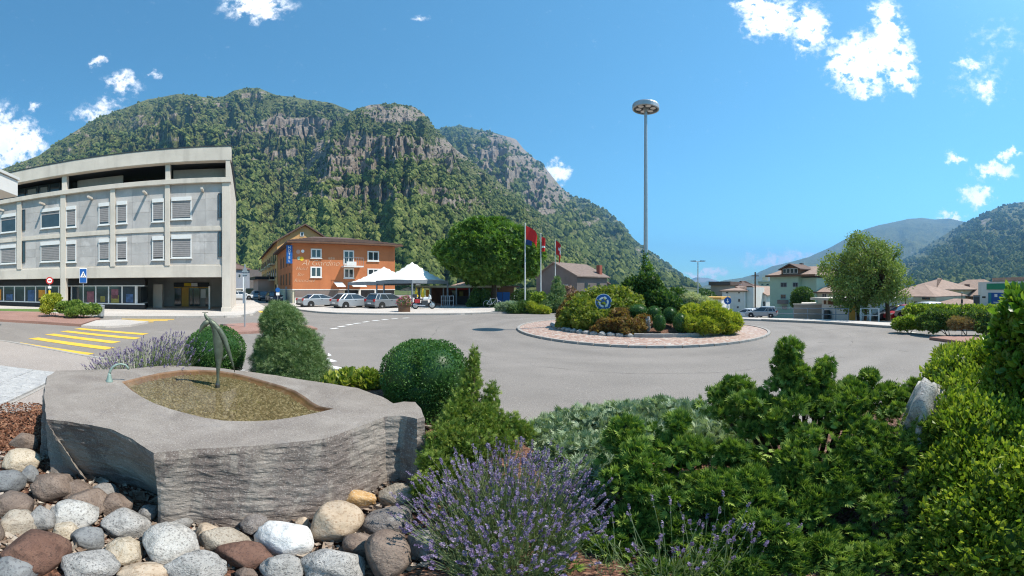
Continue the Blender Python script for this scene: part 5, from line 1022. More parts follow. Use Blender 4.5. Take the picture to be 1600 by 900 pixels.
gp_('yellow_bush', 'yellow leaved bush in front of the shop windows', [(78, 472, 22.6, (.5, .5, .42)), (86, 468, 22.8, (.4, .4, .35)), (74, 482, 22.4, (.35, .4, .3))], 1900, .13, LEAF, 'gold', lump=.3)
gp_('low_juniper', 'low dark green juniper in front of the office shop windows', [(100, 480, 22.2, (.65, .5, .35)), (118, 478, 22.3, (.6, .5, .35)), (130, 484, 21.6, (.7, .5, .28)), (146, 483, 22, (.5, .5, .28)), (112, 488, 21.4, (.5, .45, .2))], 4200, .15, SPRIG, 'hinoki', lump=.3)
gp_('light_hedge_bush', 'light green low bush at the end of the far hedge', [(1406, 506, 18.2, (.4, .4, .28)), (1420, 504, 18, (.45, .4, .32)), (1434, 506, 17.8, (.35, .4, .28))], 2300, .12, LEAF, 'privet', lump=.3)
gp_('hedge_bush', 'dark green hedge bush beside the light green one', [(1448, 501, 17.4, (.45, .5, .4)), (1465, 498, 17.2, (.55, .5, .45)), (1482, 501, 17, (.45, .5, .4)), (1458, 508, 16.9, (.5, .4, .28))], 4000, .12, LEAF, 'hedge', lump=.3)
gp_('dry_bush', 'straw coloured dry bush in the middle of the hedge', [(1496, 505, 16.5, (.45, .4, .24)), (1511, 506, 16.4, (.4, .4, .2))], 1500, .14, SPRIG, 'dry', lump=.3)
gp_('tall_hedge_bush', 'dark green hedge bush near the shop end', [(1502, 495, 17.4, (.5, .5, .35)), (1525, 499, 16.9, (.55, .5, .42)), (1545, 499, 16.7, (.6, .5, .45)), (1538, 509, 16.4, (.5, .4, .3)), (1570, 501, 16.6, (.6, .5, .45))], 4800, .12, LEAF, 'hedge', lump=.3)
gp_('vine_row', 'long row of light green vines behind the hedge', [(px, 486.5+(px-1440)*.01, 25, (.75, .5, .42)) for px in range(1425, 1580, 12)], 6500, .18, LEAF, 'privet', cat='vine', lump=.3, stems=12)
gp_('ivy_wall', 'dark ivy covering the side of the terrace pavilion', [(745, 466, 35.5, (.6, .4, .9)), (756, 468, 35.4, (.6, .4, .9)), (738, 476, 35, (.5, .4, .5))], 2000, .2, LEAF, 'dark_tree', cat='ivy', lump=.25)
gp_('lawn_edge_bush', 'dark bush under the chestnut tree beside the blue doors', [(815, 466, 34.5, (.9, .7, .8)), (832, 468, 34, (.8, .7, .7)), (768, 476, 34.5, (.5, .4, .4))], 2200, .2, LEAF, 'dark_tree', lump=.3)
gp_('street_bush', 'green bush behind the grey house', [(900, 446, 80, (2.2, 2, 1.2)), (950, 455, 78, (3, 2, 1.4))], 1500, .4, LEAF, 'dark_tree', lump=.3)
gp_('far_tree', 'dark green tree at the far end of the exit road beside the brownish pink house', [(1098, 462, 88, (2.2, 2, 1.7)), (1086, 466, 86, (2.0, 2, 1.4)), (1108, 465, 90, (1.8, 2, 1.5))], 1500, .4, LEAF, 'dark_tree', cat='tree', lump=.3)
gp_('roadside_tree', 'broad dark tree clump behind the island at the foot of the spur', [(1062, 460, 92, (2.6, 2, 1.9)), (1046, 462, 94, (2.4, 2, 1.8)), (1074, 466, 90, (2, 2, 1.4))], 1600, .4, LEAF, 'dark_tree', cat='tree', lump=.3)
gs = sheet('grass_strip', g_((-30, 484.5), (60, 485.5), (112, 488), (100, 490.5), (60, 489.5), (-30, 487.5)), .15, mat('lawn', (.10, .17, .04), .95, .3, 2, .6, 30), .1); gs['kind'] = 'stuff'
# ------------------------------------------------------------ fountain: one rough stone block with a shallow basin
HT = .80
def top(px, py, z=HT):
    d = (CAMZ-z)/math.tan(-ph(py)); return (d*math.sin(th(px)), d*math.cos(th(px)))
OUT = [(240, 708), (300, 702), (360, 700), (420, 694), (470, 690), (510, 686), (560, 668), (600, 651), (625, 650), (652, 655), (664, 652), (660, 638), (650, 628), (630, 627), (616, 630), (600, 621), (560, 606), (520, 600), (470, 593), (430, 586), (400, 582), (350, 575.5), (300, 572), (260, 570.5), (230, 573), (200, 576), (160, 577), (120, 578), (88, 579), (73, 588), (69, 605), (68, 630), (71, 655), (100, 658), (140, 664), (175, 672), (205, 686)]
BAS = [(190, 596), (205, 609), (222, 620), (240, 629), (265, 638), (295, 646), (320, 652), (350, 656.5), (390, 657.5), (425, 656), (460, 651), (490, 645), (522, 638), (500, 634), (488, 628), (478, 620), (462, 610), (440, 602), (415, 595), (390, 588), (365, 582), (340, 578.5), (310, 577), (280, 578), (250, 582), (222, 588)]
def dense(P, step):
    P = np.array(P); Q = np.roll(P, -1, 0); out = []
    for a, b in zip(P, Q):
        n = max(int(np.linalg.norm(b-a)/step), 1); out += [a+(b-a)*k/n for k in range(n)]
    return np.array(out)
fo = np.array([top(*p) for p in OUT]); bo = np.array([top(*p) for p in BAS])
def ccw(P): return P if np.sum(P[:, 0]*np.roll(P[:, 1], -1)-np.roll(P[:, 0], -1)*P[:, 1]) > 0 else P[::-1]
fo, bo = dense(ccw(fo), .025), dense(ccw(bo), .045)
fo += .012*np.stack([fbm(np.c_[fo*6, fo[:, 0]*0+k], 4, 70+k) for k in (0, 1)], 1)
ctr = bo.mean(0); ft = thing('fountain', 'broad grey rough hewn stone block with a shallow water basin cut into its top', 'fountain', (ctr[0], ctr[1], 0))
n = len(fo); tg = np.roll(fo, -1, 0)-np.roll(fo, 1, 0); nrm = unit(np.c_[tg[:, 1], -tg[:, 0]])
for _ in range(2): nrm = unit(nrm+np.roll(nrm, 1, 0)+np.roll(nrm, -1, 0))
pxo = 800+10*np.degrees(np.arctan2(fo[:, 0], fo[:, 1])); fr_side = (nrm*fo).sum(1) < 0
uc = np.where(fr_side, -.43*(1-sstep(pxo, 215, 255))-.12*(1-sstep(pxo, 300, 430))+.05, .05)
for _ in range(4): uc = (uc+np.roll(uc, 1)+np.roll(uc, -1))/3
rows = [0, .012, .03]+list(np.linspace(.045, HT+.12, 64)); V = []; ring = []
arcL = np.cumsum(np.linalg.norm(np.roll(fo, -1, 0)-fo, axis=1))
for h in rows:
    q = np.c_[arcL*2.2, np.full(n, h*7.5), np.zeros(n)]; q2 = np.c_[arcL*7, np.full(n, h*26), np.zeros(n)]
    dsp = .016*fbm(np.c_[arcL*2.4, np.full(n, h*3.2), np.zeros(n)], 3, 80, .5)+.009*fbm(q2, 4, 81, .65)+.010*fbm(np.c_[arcL*8, np.full(n, h*11.0), np.zeros(n)], 3, 83, .65)+.0065*fbm(np.c_[arcL*15, np.full(n, h*30.0), np.zeros(n)], 3, 87, .6)
    dsp = dsp*sstep(h, .0, .05)-.008*(1-sstep(h, 0, .03))+uc*h
    p = fo+nrm*dsp[:, None]; V.append(np.c_[p-ctr, np.full(n, HT-h)+.006*fbm(np.c_[fo*3, fo[:, 0]*0], 3, 82)])
V = np.concatenate(V); I = np.arange(len(V)).reshape(len(rows), n); J = np.roll(I, -1, 1)
F = np.stack([I[:-1], I[1:], J[1:], J[:-1]], -1).reshape(-1, 4)
def block_mat(stain=.6):
    m = bpy.data.materials.new('hewn_gneiss'); m.use_nodes = True; nt = m.node_tree; g = NG(nt); p = nt.nodes['Principled BSDF']
    co = g.n('ShaderNodeTexCoord').outputs['Object']
    c = g.ramp(g.noise(co, 2.2, 7, .65, .5), [(.3, (.185, .158, .136)), (.55, (.262, .23, .20)), (.75, (.33, .295, .262))])
    c = g.mix(g.math('MULTIPLY', g.smooth(g.noise(g.vmath('MULTIPLY', co, (1, 1, .3)), 1.5, 5, .7, 1.0), .50, .58), stain), c, (.105, .078, .072))
    c = g.mix(g.math('MULTIPLY', g.smooth(g.noise(co, 90, 3, .7), .53, .66), .75), c, (.40, .37, .34)); c = g.mix(g.math('MULTIPLY', g.smooth(g.noise(co, 75, 3, .7), .56, .68), .8), c, (.10, .09, .085))
    c = g.mix(g.math('MULTIPLY', g.smooth(g.noise(co, 5, 4, .6), .58, .68), .35), c, (.22, .20, .19))
    g.put(p.inputs['Base Color'], c); p.inputs['Roughness'].default_value = .9; p.inputs['Specular IOR Level'].default_value = .25
    bn = g.n('ShaderNodeBump'); bn.inputs['Strength'].default_value = .55; bn.inputs['Distance'].default_value = .015
    g.put(bn.inputs['Height'], g.math('ADD', g.noise(g.vmath('MULTIPLY', co, (1, 1, 2.2)), 13, 8, .7), g.math('MULTIPLY', g.noise(co, 70, 3, .6), .3))); g.put(p.inputs['Normal'], bn.outputs[0]); return m
BM = block_mat(); BT = block_mat(.12)
sd = fast_mesh('hewn_side', V, F, BM, ft)
# top face with the basin opening, then the sunk basin
bm = bmesh.new(); zt_ = lambda P: .006*fbm(np.c_[P*3, P[:, 0]*0], 3, 82)+HT
q0 = V[:n]; vo = [bm.verts.new(v) for v in q0]; vi = [bm.verts.new((*(b-ctr), HT-.004)) for b in bo]
es = [bm.edges.new((vo[i], vo[(i+1) % n])) for i in range(n)]+[bm.edges.new((vi[i], vi[(i+1) % len(vi)])) for i in range(len(vi))]
bmesh.ops.triangle_fill(bm, edges=es, use_beauty=True)
for f in bm.faces:
    if f.normal.z < 0: f.normal_flip()
me = bpy.data.meshes.new('top_face'); bm.to_mesh(me); bm.free(); me.materials.append(BT); link(bpy.data.objects.new('top_face', me), ft)
k = len(bo); cb = bo.mean(0); inn = [bo, cb+(bo-cb)*.985, cb+(bo-cb)*.955, cb+(bo-cb)*.90]; zz = [HT-.004, HT-.012, HT-.036, HT-.058]
bV = np.concatenate([np.c_[p-ctr, np.full(k, z)] for p, z in zip(inn, zz)]); I = np.arange(len(bV)).reshape(4, k); J = np.roll(I, -1, 1)
bF = np.stack([I[:-1], J[:-1], J[1:], I[1:]], -1).reshape(-1, 4)
rust = mat('rust_stained_stone', (.19, .115, .07), .8, .3, 7, .4, 30, var2=(3, .5, .65, (.26, .20, .15)))
fast_mesh('basin_rim', bV, bF, rust, ft)
MB().prism([tuple(p-ctr) for p in cb+(bo-cb)*.91], .03, 'z', HT-.088).build('basin_floor', mat('basin_silt', (.12, .10, .06), .9, .3, 9, .5, 40, var2=(2, .5, .65, (.16, .155, .06))), ft)
npb = 7000; a = bo.min(0); b_ = bo.max(0); pts = a+(b_-a)*rng.random((npb*2, 2))
def inside(P, poly):
    x, y = P[:, 0], P[:, 1]; r = np.zeros(len(P), bool)
    for (x0, y0), (x1, y1) in zip(poly, np.roll(poly, -1, 0)):
        cnd = ((y0 > y) != (y1 > y)) & (x < (x1-x0)*(y-y0)/(y1-y0+1e-12)+x0); r ^= cnd
    return r
pts = pts[inside(pts, cb+(bo-cb)*.95)][:npb]
PEB = ([(-.5, -.4, 0), (.5, -.45, 0), (.55, .4, 0), (-.45, .5, 0), (-.28, -.2, .35), (.26, -.25, .4), (.3, .22, .35), (-.22, .28, .38)], [(0, 1, 5, 4), (1, 2, 6, 5), (2, 3, 7, 6), (3, 0, 4, 7), (4, 5, 6, 7)])
pm = leafmat('basin_pebbles', ((.11, .095, .055), (.18, .155, .095), (.30, .27, .19)), .7, 0, .3, 2.5)
D = rng.normal(size=(len(pts), 3))*np.array([1, 1, .1]); up = np.array([0, 0, 1.0]); y = unit(D); x = unit(np.cross(y, up)); z = np.cross(x, y)
S = .022*rng.uniform(.5, 1.5, len(pts)); tv = np.array(PEB[0]); Vp = np.c_[pts-ctr, np.full(len(pts), HT-.060)][:, None]+S[:, None, None]*(tv[None, :, :1]*x[:, None]+tv[None, :, 1:2]*y[:, None]+tv[None, :, 2:]*z[:, None])
pb = fast_mesh('basin_pebbles', Vp.reshape(-1, 3), (np.array(PEB[1])[None]+(np.arange(len(pts))*8)[:, None, None]).reshape(-1, 4), pm, ft, rnd=np.repeat(rng.random(len(pts)), 8)); pb['kind'] = 'stuff'
wm = bpy.data.materials.new('clear_shallow_water'); wm.use_nodes = True; nt = wm.node_tree; g = NG(nt); nt.nodes.remove(nt.nodes['Principled BSDF'])
tr = g.n('ShaderNodeBsdfTransparent'); tr.inputs[0].default_value = (.93, .90, .80, 1); gl = g.n('ShaderNodeBsdfGlossy'); gl.inputs['Roughness'].default_value = .03
fr = g.n('ShaderNodeFresnel'); fr.inputs[0].default_value = 1.33; bn = g.n('ShaderNodeBump'); bn.inputs['Strength'].default_value = .25; bn.inputs['Distance'].default_value = .006
g.put(bn.inputs['Height'], g.noise(g.n('ShaderNodeNewGeometry').outputs['Position'], 9, 3)); g.put(gl.inputs['Normal'], bn.outputs[0]); g.put(fr.inputs['Normal'], bn.outputs[0])
mxs = g.n('ShaderNodeMixShader'); g.put(mxs.inputs[0], fr.outputs[0]); g.put(mxs.inputs[1], tr.outputs[0]); g.put(mxs.inputs[2], gl.outputs[0]); g.put(nt.nodes['Material Output'].inputs[0], mxs.outputs[0])
MB().add([(*(p-ctr), HT-.018) for p in cb+(bo-cb)*.98], [tuple(range(k))]).build('water', wm, ft)
# bronze sculpture standing in the basin: one leg, a cloak-like body, a bowed beaked head
def skin(name, stations, m, parent, nseg=14):
    """loft: stations of (centre, half width along the view plane, half depth)"""
    mb = MB(); vs_ = []; fs = []
    for c_, w, dpt in stations:
        for k in range(nseg): a = 2*PI*k/nseg; vs_.append((c_[0]+w*math.cos(a), c_[1]+dpt*math.sin(a), c_[2]))
    for i in range(len(stations)-1): fs += [(i*nseg+k, i*nseg+(k+1) % nseg, (i+1)*nseg+(k+1) % nseg, (i+1)*nseg+k) for k in range(nseg)]
    fs += [tuple(range(nseg))[::-1], tuple(range((len(stations)-1)*nseg, len(stations)*nseg))]
    return mb.add(vs_, fs).build(name, m, parent, smooth=True)
ds = (CAMZ-HT+.04)/math.tan(-ph(604)); sb = P3(340, 604, ds)
st = thing('bird_sculpture', 'slender green bronze figure with a bowed beaked head and a folded wing, standing on one leg in the basin', 'sculpture', (sb.x, sb.y, HT-.062), -th(340))
st['label'] = 'slender green bronze bird figure on one leg with a hanging wing, in the basin'
s_ = ds*rad(.1)                                  # metres for one photo pixel at the sculpture
L_ = lambda px, py: ((px-340)*s_, 0, (604-py)*s_+.06)
skin('body', [((*L_(340.5, 606)[:2], .0), .02, .02), (L_(340.5, 602), 3.2*s_, 2.6*s_), (L_(340.5, 598), 2.0*s_, 2*s_), (L_(340.5, 585), 2.6*s_, 2.2*s_), (L_(341.5, 572), 4.2*s_, 3*s_), (L_(342, 560), 6.2*s_, 3.6*s_), (L_(342, 548), 7.4*s_, 3.9*s_), (L_(340.5, 535), 7.6*s_, 3.7*s_), (L_(338.5, 522), 6.6*s_, 3.6*s_), (L_(335, 512), 5.6*s_, 3.6*s_), (L_(330, 505), 5.4*s_, 3.6*s_), (L_(325, 500), 4.2*s_, 3.2*s_), (L_(321, 494), 2.4*s_, 2.2*s_), (L_(320, 490.5), .8*s_, .9*s_)], M['bronze'], st)
def blade(pts, ws, dep, name):
    mb = MB(); vs_ = []; fs = []; P = [Vector(L_(*p)) for p in pts]
    for i, p in enumerate(P):
        t = (P[min(i+1, len(P)-1)]-P[max(i-1, 0)]).normalized(); nn = Vector((t.z, 0, -t.x)); w = ws[i]*s_; e = dep[i]*s_
        for k in range(10): a = 2*PI*k/10; vs_.append(p+nn*w*math.cos(a)+Vector((0, 1, 0))*e*math.sin(a))
    for i in range(len(P)-1): fs += [(i*10+k, i*10+(k+1) % 10, (i+1)*10+(k+1) % 10, (i+1)*10+k) for k in range(10)]
    fs += [tuple(range(10))[::-1], tuple(range((len(P)-1)*10, len(P)*10))]
    o = mb.add(vs_, fs).build(name, M['bronze'], st, smooth=True); return o
blade([(326, 500), (334, 508), (343, 519), (350, 531), (355, 545), (360, 560), (364, 573), (367, 586)], [2.5, 4.6, 5.2, 4.8, 3.8, 2.6, 1.6, .4], [3, 4.2, 4.4, 4, 3.2, 2.4, 1.6, .5], 'wing')
blade([(327, 503), (321, 507), (316, 512), (312.5, 519), (311, 522)], [4.2, 4.6, 3.6, 2.0, .4], [3.2, 3, 2.4, 1.4, .4], 'beak')
blade([(346, 566), (351, 561), (355, 556)], [1.4, 1.6, .8], [1.5, 1.5, 1], 'feather')
MB().tube([L_(316, 489.6), L_(325, 489.6)], .004, 6).build('crest_bar', M['bronze'], st)
MB().lathe([(.03, 0), (.028, .04), (.016, .075), (.006, .09)], (0, 0, .0), 10).build('foot_block', M['darkmetal'], st)
ds2 = (CAMZ-HT)/math.tan(-ph(596)); fb = P3(171, 596, ds2); s2 = ds2*rad(.1)
sp = thing('water_spout', 'small pale bronze bent pipe spout on the fountain rim', 'spout', (fb.x, fb.y, HT-.01), -th(171))
MB().lathe([(6.2*s2, 0), (5.6*s2, 2*s2), (4.0*s2, 7*s2), (3.0*s2, 12*s2), (2.0*s2, 16*s2)], (0, 0, 0), 14).build('base', M['patina'], sp, smooth=True)
MB().tube([(0, 0, 13*s2), (1.0*s2, 0, 18*s2), (5*s2, 0, 25*s2), (11*s2, 0, 29*s2), (18*s2, 0, 30*s2), (25*s2, 0, 28.5*s2), (29*s2, 0, 24*s2), (30*s2, 0, 21*s2)], [2.4*s2, 2.2*s2, 2*s2, 1.8*s2, 1.7*s2, 1.7*s2, 1.8*s2, 1.8*s2], 10).build('pipe', M['patina'], sp, smooth=True)
# ------------------------------------------------------------ boulders, each its own stone
SM = {
 'white': stone_mat('white_granite', (0.414, 0.398, 0.365), (0.547, 0.531, 0.497), (0.132, 0.124, 0.116), 6), 'granite': stone_mat('speckled_granite', (0.315, 0.307, 0.290), (0.480, 0.464, 0.439), (0.058, 0.058, 0.058), 7),
 'grey': stone_mat('grey_gneiss', (0.199, 0.190, 0.183), (0.315, 0.307, 0.290), (0.100, 0.100, 0.100), 5), 'beige': stone_mat('beige_stone', (0.332, 0.282, 0.224), (0.464, 0.414, 0.339), (0.183, 0.141, 0.100), 6),
 'cream': stone_mat('cream_stone', (0.431, 0.356, 0.256), (0.547, 0.480, 0.381), (0.249, 0.183, 0.108), 5), 'tan': stone_mat('tan_boulder', (0.398, 0.307, 0.215), (0.514, 0.431, 0.339), (0.265, 0.183, 0.116), 4, .35),
 'redbrown': stone_mat('red_brown_stone', (0.124, 0.066, 0.049), (0.207, 0.120, 0.087), (0.066, 0.041, 0.034), 6, .4), 'slate': stone_mat('blue_grey_slate', (0.158, 0.166, 0.170), (0.249, 0.256, 0.256), (0.100, 0.100, 0.108), 5, .35),
 'brown': stone_mat('brown_gneiss', (0.166, 0.124, 0.100), (0.273, 0.215, 0.174), (0.100, 0.075, 0.066), 6), 'orange': stone_mat('rusty_orange_quartz', (0.381, 0.190, 0.049), (0.531, 0.348, 0.166), (0.580, 0.514, 0.414), 6),
 'brightwhite': stone_mat('bright_quartz', (0.580, 0.572, 0.556), (0.697, 0.688, 0.671), (0.414, 0.407, 0.390), 4, .4), 'striped': stone_mat('striped_grey_stone', (0.183, 0.166, 0.158), (0.298, 0.273, 0.256), (0.116, 0.100, 0.100), 8, .6, (0.348, 0.332, 0.307)),
}
def boulder(px, py, w, h, m, label, seed, lump=.24, flat=.0, tilt=0.0, sub=4, d=None, gz=None, name='boulder', group='boulders piled in front of the fountain', sharp=0.07):
    f = math.tan(-ph(py)); z0 = .10 if gz is None else gz; zc = z0
    for _ in range(20):
        dd = d or (CAMZ-zc)/f; sl = math.hypot(dd, CAMZ-zc); rz_ = h/2*rad(.1)*sl*.98; zc = z0+rz_*.62
        if d: break
    c = P3(px, py, dd); sl = math.hypot(dd, CAMZ-c.z); rx = w/2*rad(.1)*dd*1.04; rz_ = h/2*rad(.1)*sl
    bm = bmesh.new(); bmesh.ops.create_icosphere(bm, subdivisions=sub, radius=1); P = np.array([v.co[:] for v in bm.verts])
    q = P*1.1+seed*3.7; dsp = lump*fbm(q, 3, seed)+.07*fbm(P*3.2+seed, 5, seed+1, .6)+sharp*fbm(P*2.2+seed, 3, seed+2, .6, True)
    P = P*(1+dsp)[:, None]
    R = np.random.default_rng(seed)
    for _ in range(9):                              # a few worn flat faces
        nv = unit(R.normal(size=3)); cut = R.uniform(.68, .9); t_ = P@nv; ex = np.clip(t_-cut, 0, None)*.75; P = P-ex[:, None]*nv
    P = P*np.array([rx, rz_, rz_]); ca, sa = math.cos(tilt), math.sin(tilt); P = np.c_[P[:, 0]*ca-P[:, 2]*sa, P[:, 1], P[:, 0]*sa+P[:, 2]*ca]
    for v, p in zip(bm.verts, P): v.co = p
    me = bpy.data.meshes.new(name); bm.to_mesh(me); bm.free(); me.materials.append(SM[m])
    for p in me.polygons: p.use_smooth = True
    o = link(bpy.data.objects.new(name, me)); o.location = c; o.rotation_euler = (0, 0, -th(px)); return tag(o, label, 'stone', group)
for i, q in enumerate([
 (40, 690, 46, 32, 'brown', 'greyish brown stone topmost of the pile against the dark end of the block'), (36, 722, 66, 42, 'cream', 'cream yellow stone just below the topmost brown one'),
 (46, 744, 34, 30, 'slate', 'small grey green stone tucked under the cream yellow one'), (14, 752, 62, 42, 'slate', 'dark blue grey slab stone at the picture edge beside the small grey green one'),
 (84, 762, 66, 54, 'brown', 'pinkish brown rounded stone leaning on the shaded face of the block'), (138, 786, 70, 50, 'brown', 'flat brown slab lying along the foot of the shaded block face'),
 (22, 788, 64, 50, 'brown', 'rough speckled brown stone above the round cream one'), (66, 812, 46, 44, 'grey', 'dull grey brown stone wedged below the pinkish brown one'), (116, 805, 78, 56, 'white', 'white and grey granite stone with a yellow stain'),
 (102, 830, 38, 34, 'cream', 'small round tan stone in front of the yellow stained granite'), (28, 816, 62, 44, 'beige', 'rounded beige cream stone above the big red brown one'), (57, 862, 102, 78, 'redbrown', 'big red brown stone near the lower corner'),
 (24, 890, 70, 46, 'slate', 'blue grey stone in the lower corner below the red brown one'), (140, 840, 58, 38, 'slate', 'flat blue grey stone between two white granites'), (196, 817, 74, 50, 'granite', 'light grey granite stone touching the corner of the block'),
 (139, 882, 88, 54, 'granite', 'large pale speckled granite at the bottom beside the red brown stone'), (194, 861, 58, 48, 'cream', 'cream speckled stone with a small weed growing beside it'), (264, 853, 92, 70, 'white', 'large angular white granite with a dark spot'),
 (324, 834, 38, 40, 'tan', 'small tan stone behind the angular white granite'), (358, 846, 86, 46, 'beige', 'wide beige stone above the smooth brown one'), (306, 886, 88, 56, 'granite', 'speckled grey granite at the bottom between white and brown stones'),
 (382, 868, 82, 48, 'redbrown', 'smooth oval brown stone in the middle of the pile'), (222, 895, 76, 34, 'tan', 'sandy stone cut off by the bottom edge'), (397, 820, 46, 36, 'striped', 'grey striped stone against the front face of the block'),
 (449, 843, 90, 66, 'brightwhite', 'bright white quartz stone'), (444, 886, 68, 44, 'granite', 'grey granite stone below the bright white one'), (524, 820, 86, 70, 'tan', 'big smooth round tan boulder'),
 (560, 781, 50, 36, 'orange', 'rusty orange stone on top beside the round tan boulder'), (621, 777, 62, 44, 'beige', 'beige grey stone half under the upright juniper'), (604, 817, 92, 52, 'striped', 'dark grey textured stone below the rusty orange one'),
 (606, 868, 76, 80, 'brown', 'tall brown grey grained stone beside the lavender bush'), (521, 882, 98, 56, 'granite', 'light grey stone at the bottom under the round tan boulder'), (664, 850, 54, 50, 'grey', 'grey stone partly covered by lavender'),
 (384, 898, 36, 22, 'brown', 'small brown stone under the smooth oval one'), (472, 818, 24, 22, 'tan', 'tiny tan stone squeezed behind the bright white quartz'), (566, 852, 60, 44, 'brown', 'brownish stone wedged under the round tan boulder'),
 (120, 770, 56, 40, 'brown', 'dark brown stone in the shade under the overhanging block face'), (162, 772, 46, 36, 'grey', 'grey stone deep in the shade of the overhang'), (182, 790, 52, 40, 'brown', 'dull brown stone under the dark overhanging corner of the block'), (232, 802, 34, 26, 'grey', 'little grey stone tucked right under the block corner'), (-14, 830, 40, 46, 'brown', 'brown stone running out of the picture above the big red brown one'), (285, 815, 34, 24, 'grey', 'little grey stone at the foot of the block front')]):
    boulder(*q[:5], q[5], 100+i*7, tilt=random.uniform(-.25, .25))
boulder(1444, 676, 82, 160, 'white', 'jagged white rock among the shrubs beside the yellow green bush', 911, .34, d=3.2, name='rock', group=None, sharp=.42)
cr_ = G(194, 880); wd = thing('weed', 'small green weed growing between the cream and pale granite stones', 'weed', P3(192, 876, 2.02)); b_ = [((0, 0, .03), (.035, .03, .05))]
Pw, Nw = on_blobs(b_, 90); scatter(Pw, Nw+np.array([0, 0, .5]), .04*rng.uniform(.6, 1.2, len(Pw)), *BROAD, 'leaves', LM['privet'], wd)
# loose bark on the soil and small rubble between the stones
pc = np.array([xy(G(rng.uniform(-20, 75), rng.uniform(642, 720))) for _ in range(2600)]); 
S = .028*rng.uniform(.5, 1.6, len(pc)); Pz = np.c_[pc, BZ(pc[:, 0], pc[:, 1])+.055]
bc = scatter(Pz, rng.normal(size=(len(pc), 3))*np.array([1, 1, .25]), S, [(-.3, -.5, 0), (.3, -.5, .08), (.26, .5, 0), (-.26, .5, .1)], [(0, 1, 2, 3)], 'bark_chips', leafmat('bark_chip', ((.08, .035, .02), (.20, .09, .055), (.36, .22, .14)), .9, 0, .1, 8), None); bc['kind'] = 'stuff'
pc = np.array([xy(G(rng.uniform(-10, 690), rng.uniform(720, 905))) for _ in range(2600)]); Pz = np.c_[pc, BZ(pc[:, 0], pc[:, 1])+.05]; S = .035*rng.uniform(.4, 1.4, len(pc))
S[:420] = rng.uniform(.05, .11, 420); Pz[:420, 2] += .01
rb = scatter(Pz, rng.normal(size=(len(pc), 3))*np.array([1, 1, .1]), S, *PEB, 'rubble', leafmat('rubble_stone', ((.16, .11, .08), (.32, .26, .21), (.5, .46, .4)), .9, 0, .2, 9), None, roll=np.array([0, 0, -1.0])); rb['kind'] = 'stuff'
# ------------------------------------------------------------ lamp mast, street lamp, signs
lm_ = thing('lamp_mast', 'very tall grey mast with a round floodlight ring on top in the roundabout', 'lamp', GD(1009, 17.9))
gz0 = lm_.location.z; hz_ = CAMZ+17.9*math.tan(ph(168.5))-gz0
MB().lathe([(.15, -.2), (.15, .6), (.115, .62), (.10, 5), (.075, hz_-.1)], n=14).build('pole', M['steel'], lm_, smooth=False)
rm = M['steel']
MB().lathe([(.30, .16), (.62, .20), (.66, .13), (.66, -.10), (.60, -.13), (.58, -.09), (.56, .06), (.16, .08)], (0, 0, hz_), 28, cap=False).build('ring', rm, lm_)
MB().lathe([(.01, .22), (.32, .19), (.62, .135)], (0, 0, hz_+.03), 28, cap=False).build('cover', M['greypaint'], lm_)
MB().lathe([(.14, -.16), (.16, .06), (.05, .14)], (0, 0, hz_), 14).build('hub', M['ochre'], lm_).data.materials[0] = M['steel']
for k in range(6):
    a = 2*PI*k/6+.5; MB().lathe([(.14, -.05), (.125, -.055), (.09, .02), (.03, .05)], (.36*math.cos(a), .36*math.sin(a), hz_-.02), 14).build('floodlight', M['lamp_clear'], lm_)
    MB().tube([(.1*math.cos(a+.52), .1*math.sin(a+.52), hz_-.03), (.60*math.cos(a+.52), .60*math.sin(a+.52), hz_-.03)], .022, 6).build('spoke', M['darkmetal'], lm_)
sl_ = thing('street_lamp', 'slim grey street lamp with two opposite arms beyond the roundabout', 'lamp', GD(1090.5, 50), -th(1090)); hz_ = CAMZ+50*math.tan(ph(408.5))-sl_.location.z
MB().lathe([(.10, -.3), (.09, 1), (.06, hz_)], n=10).build('pole', M['steel'], sl_)
for s in (-1, 1):
    MB().tube([(0, 0, hz_-.05), (s*.35, 0, hz_+.02)], .04, 6).build('arm', M['steel'], sl_)
    MB().prism([(s*.25, -.06), (s*1.0, -.02), (s*1.05, .06), (s*.3, .10)][::s], .34, 'y', -.17).build('lamp_head', M['greypaint'], sl_, loc=(0, 0, hz_+.03))
def post(name, label, px, d, h, r=.03, cat='sign', m=None, dz=.0, z=None):
    t = thing(name, label, cat, GD(px, d, dz), -th(px)); MB().lathe([(r, -.2), (r, h)], n=8).build('post', m or M['steel'], t); return t
def zat(t, py, d): return CAMZ+d*math.tan(ph(py))-t.location.z
d = 22.2; t = post('crossing_sign', 'blue pedestrian crossing sign on a slim steel post by the zebra crossing', 130, d, 3.0); z0_, z1_ = zat(t, 442.5, d), zat(t, 419.5, d); w = .23
pn = box('panel', M['signwhite'], t, -w, w, -.07, -.04, z0_, z1_, bevel=.02); box('panel_face', M['blue'], pn, -w+.025, w-.025, -.078, -.071, z0_+.03, z1_-.03)
zc = z1_-.36; MB().prism([(-.19, zc-.18), (.19, zc-.18), (0, zc+.2)], .006, 'y', -.086).build('triangle', M['signwhite'], pn)
mb = MB(); mb.lathe([(.028, 0), (.028, .006)], (.005, -.094, zc+.06), 10, 'y'); mb.prism([(-.02, zc-.03), (.03, zc-.03), (.02, zc+.03), (-.015, zc+.03)], .005, 'y', -.093); mb.prism([(-.09, zc-.15), (-.06, zc-.15), (.02, zc-.032), (-.02, zc-.032)], .005, 'y', -.093); mb.prism([(.06, zc-.15), (.09, zc-.15), (.03, zc-.032), (0, zc-.032)], .005, 'y', -.0925); mb.build('pedestrian_symbol', M['black'], pn)
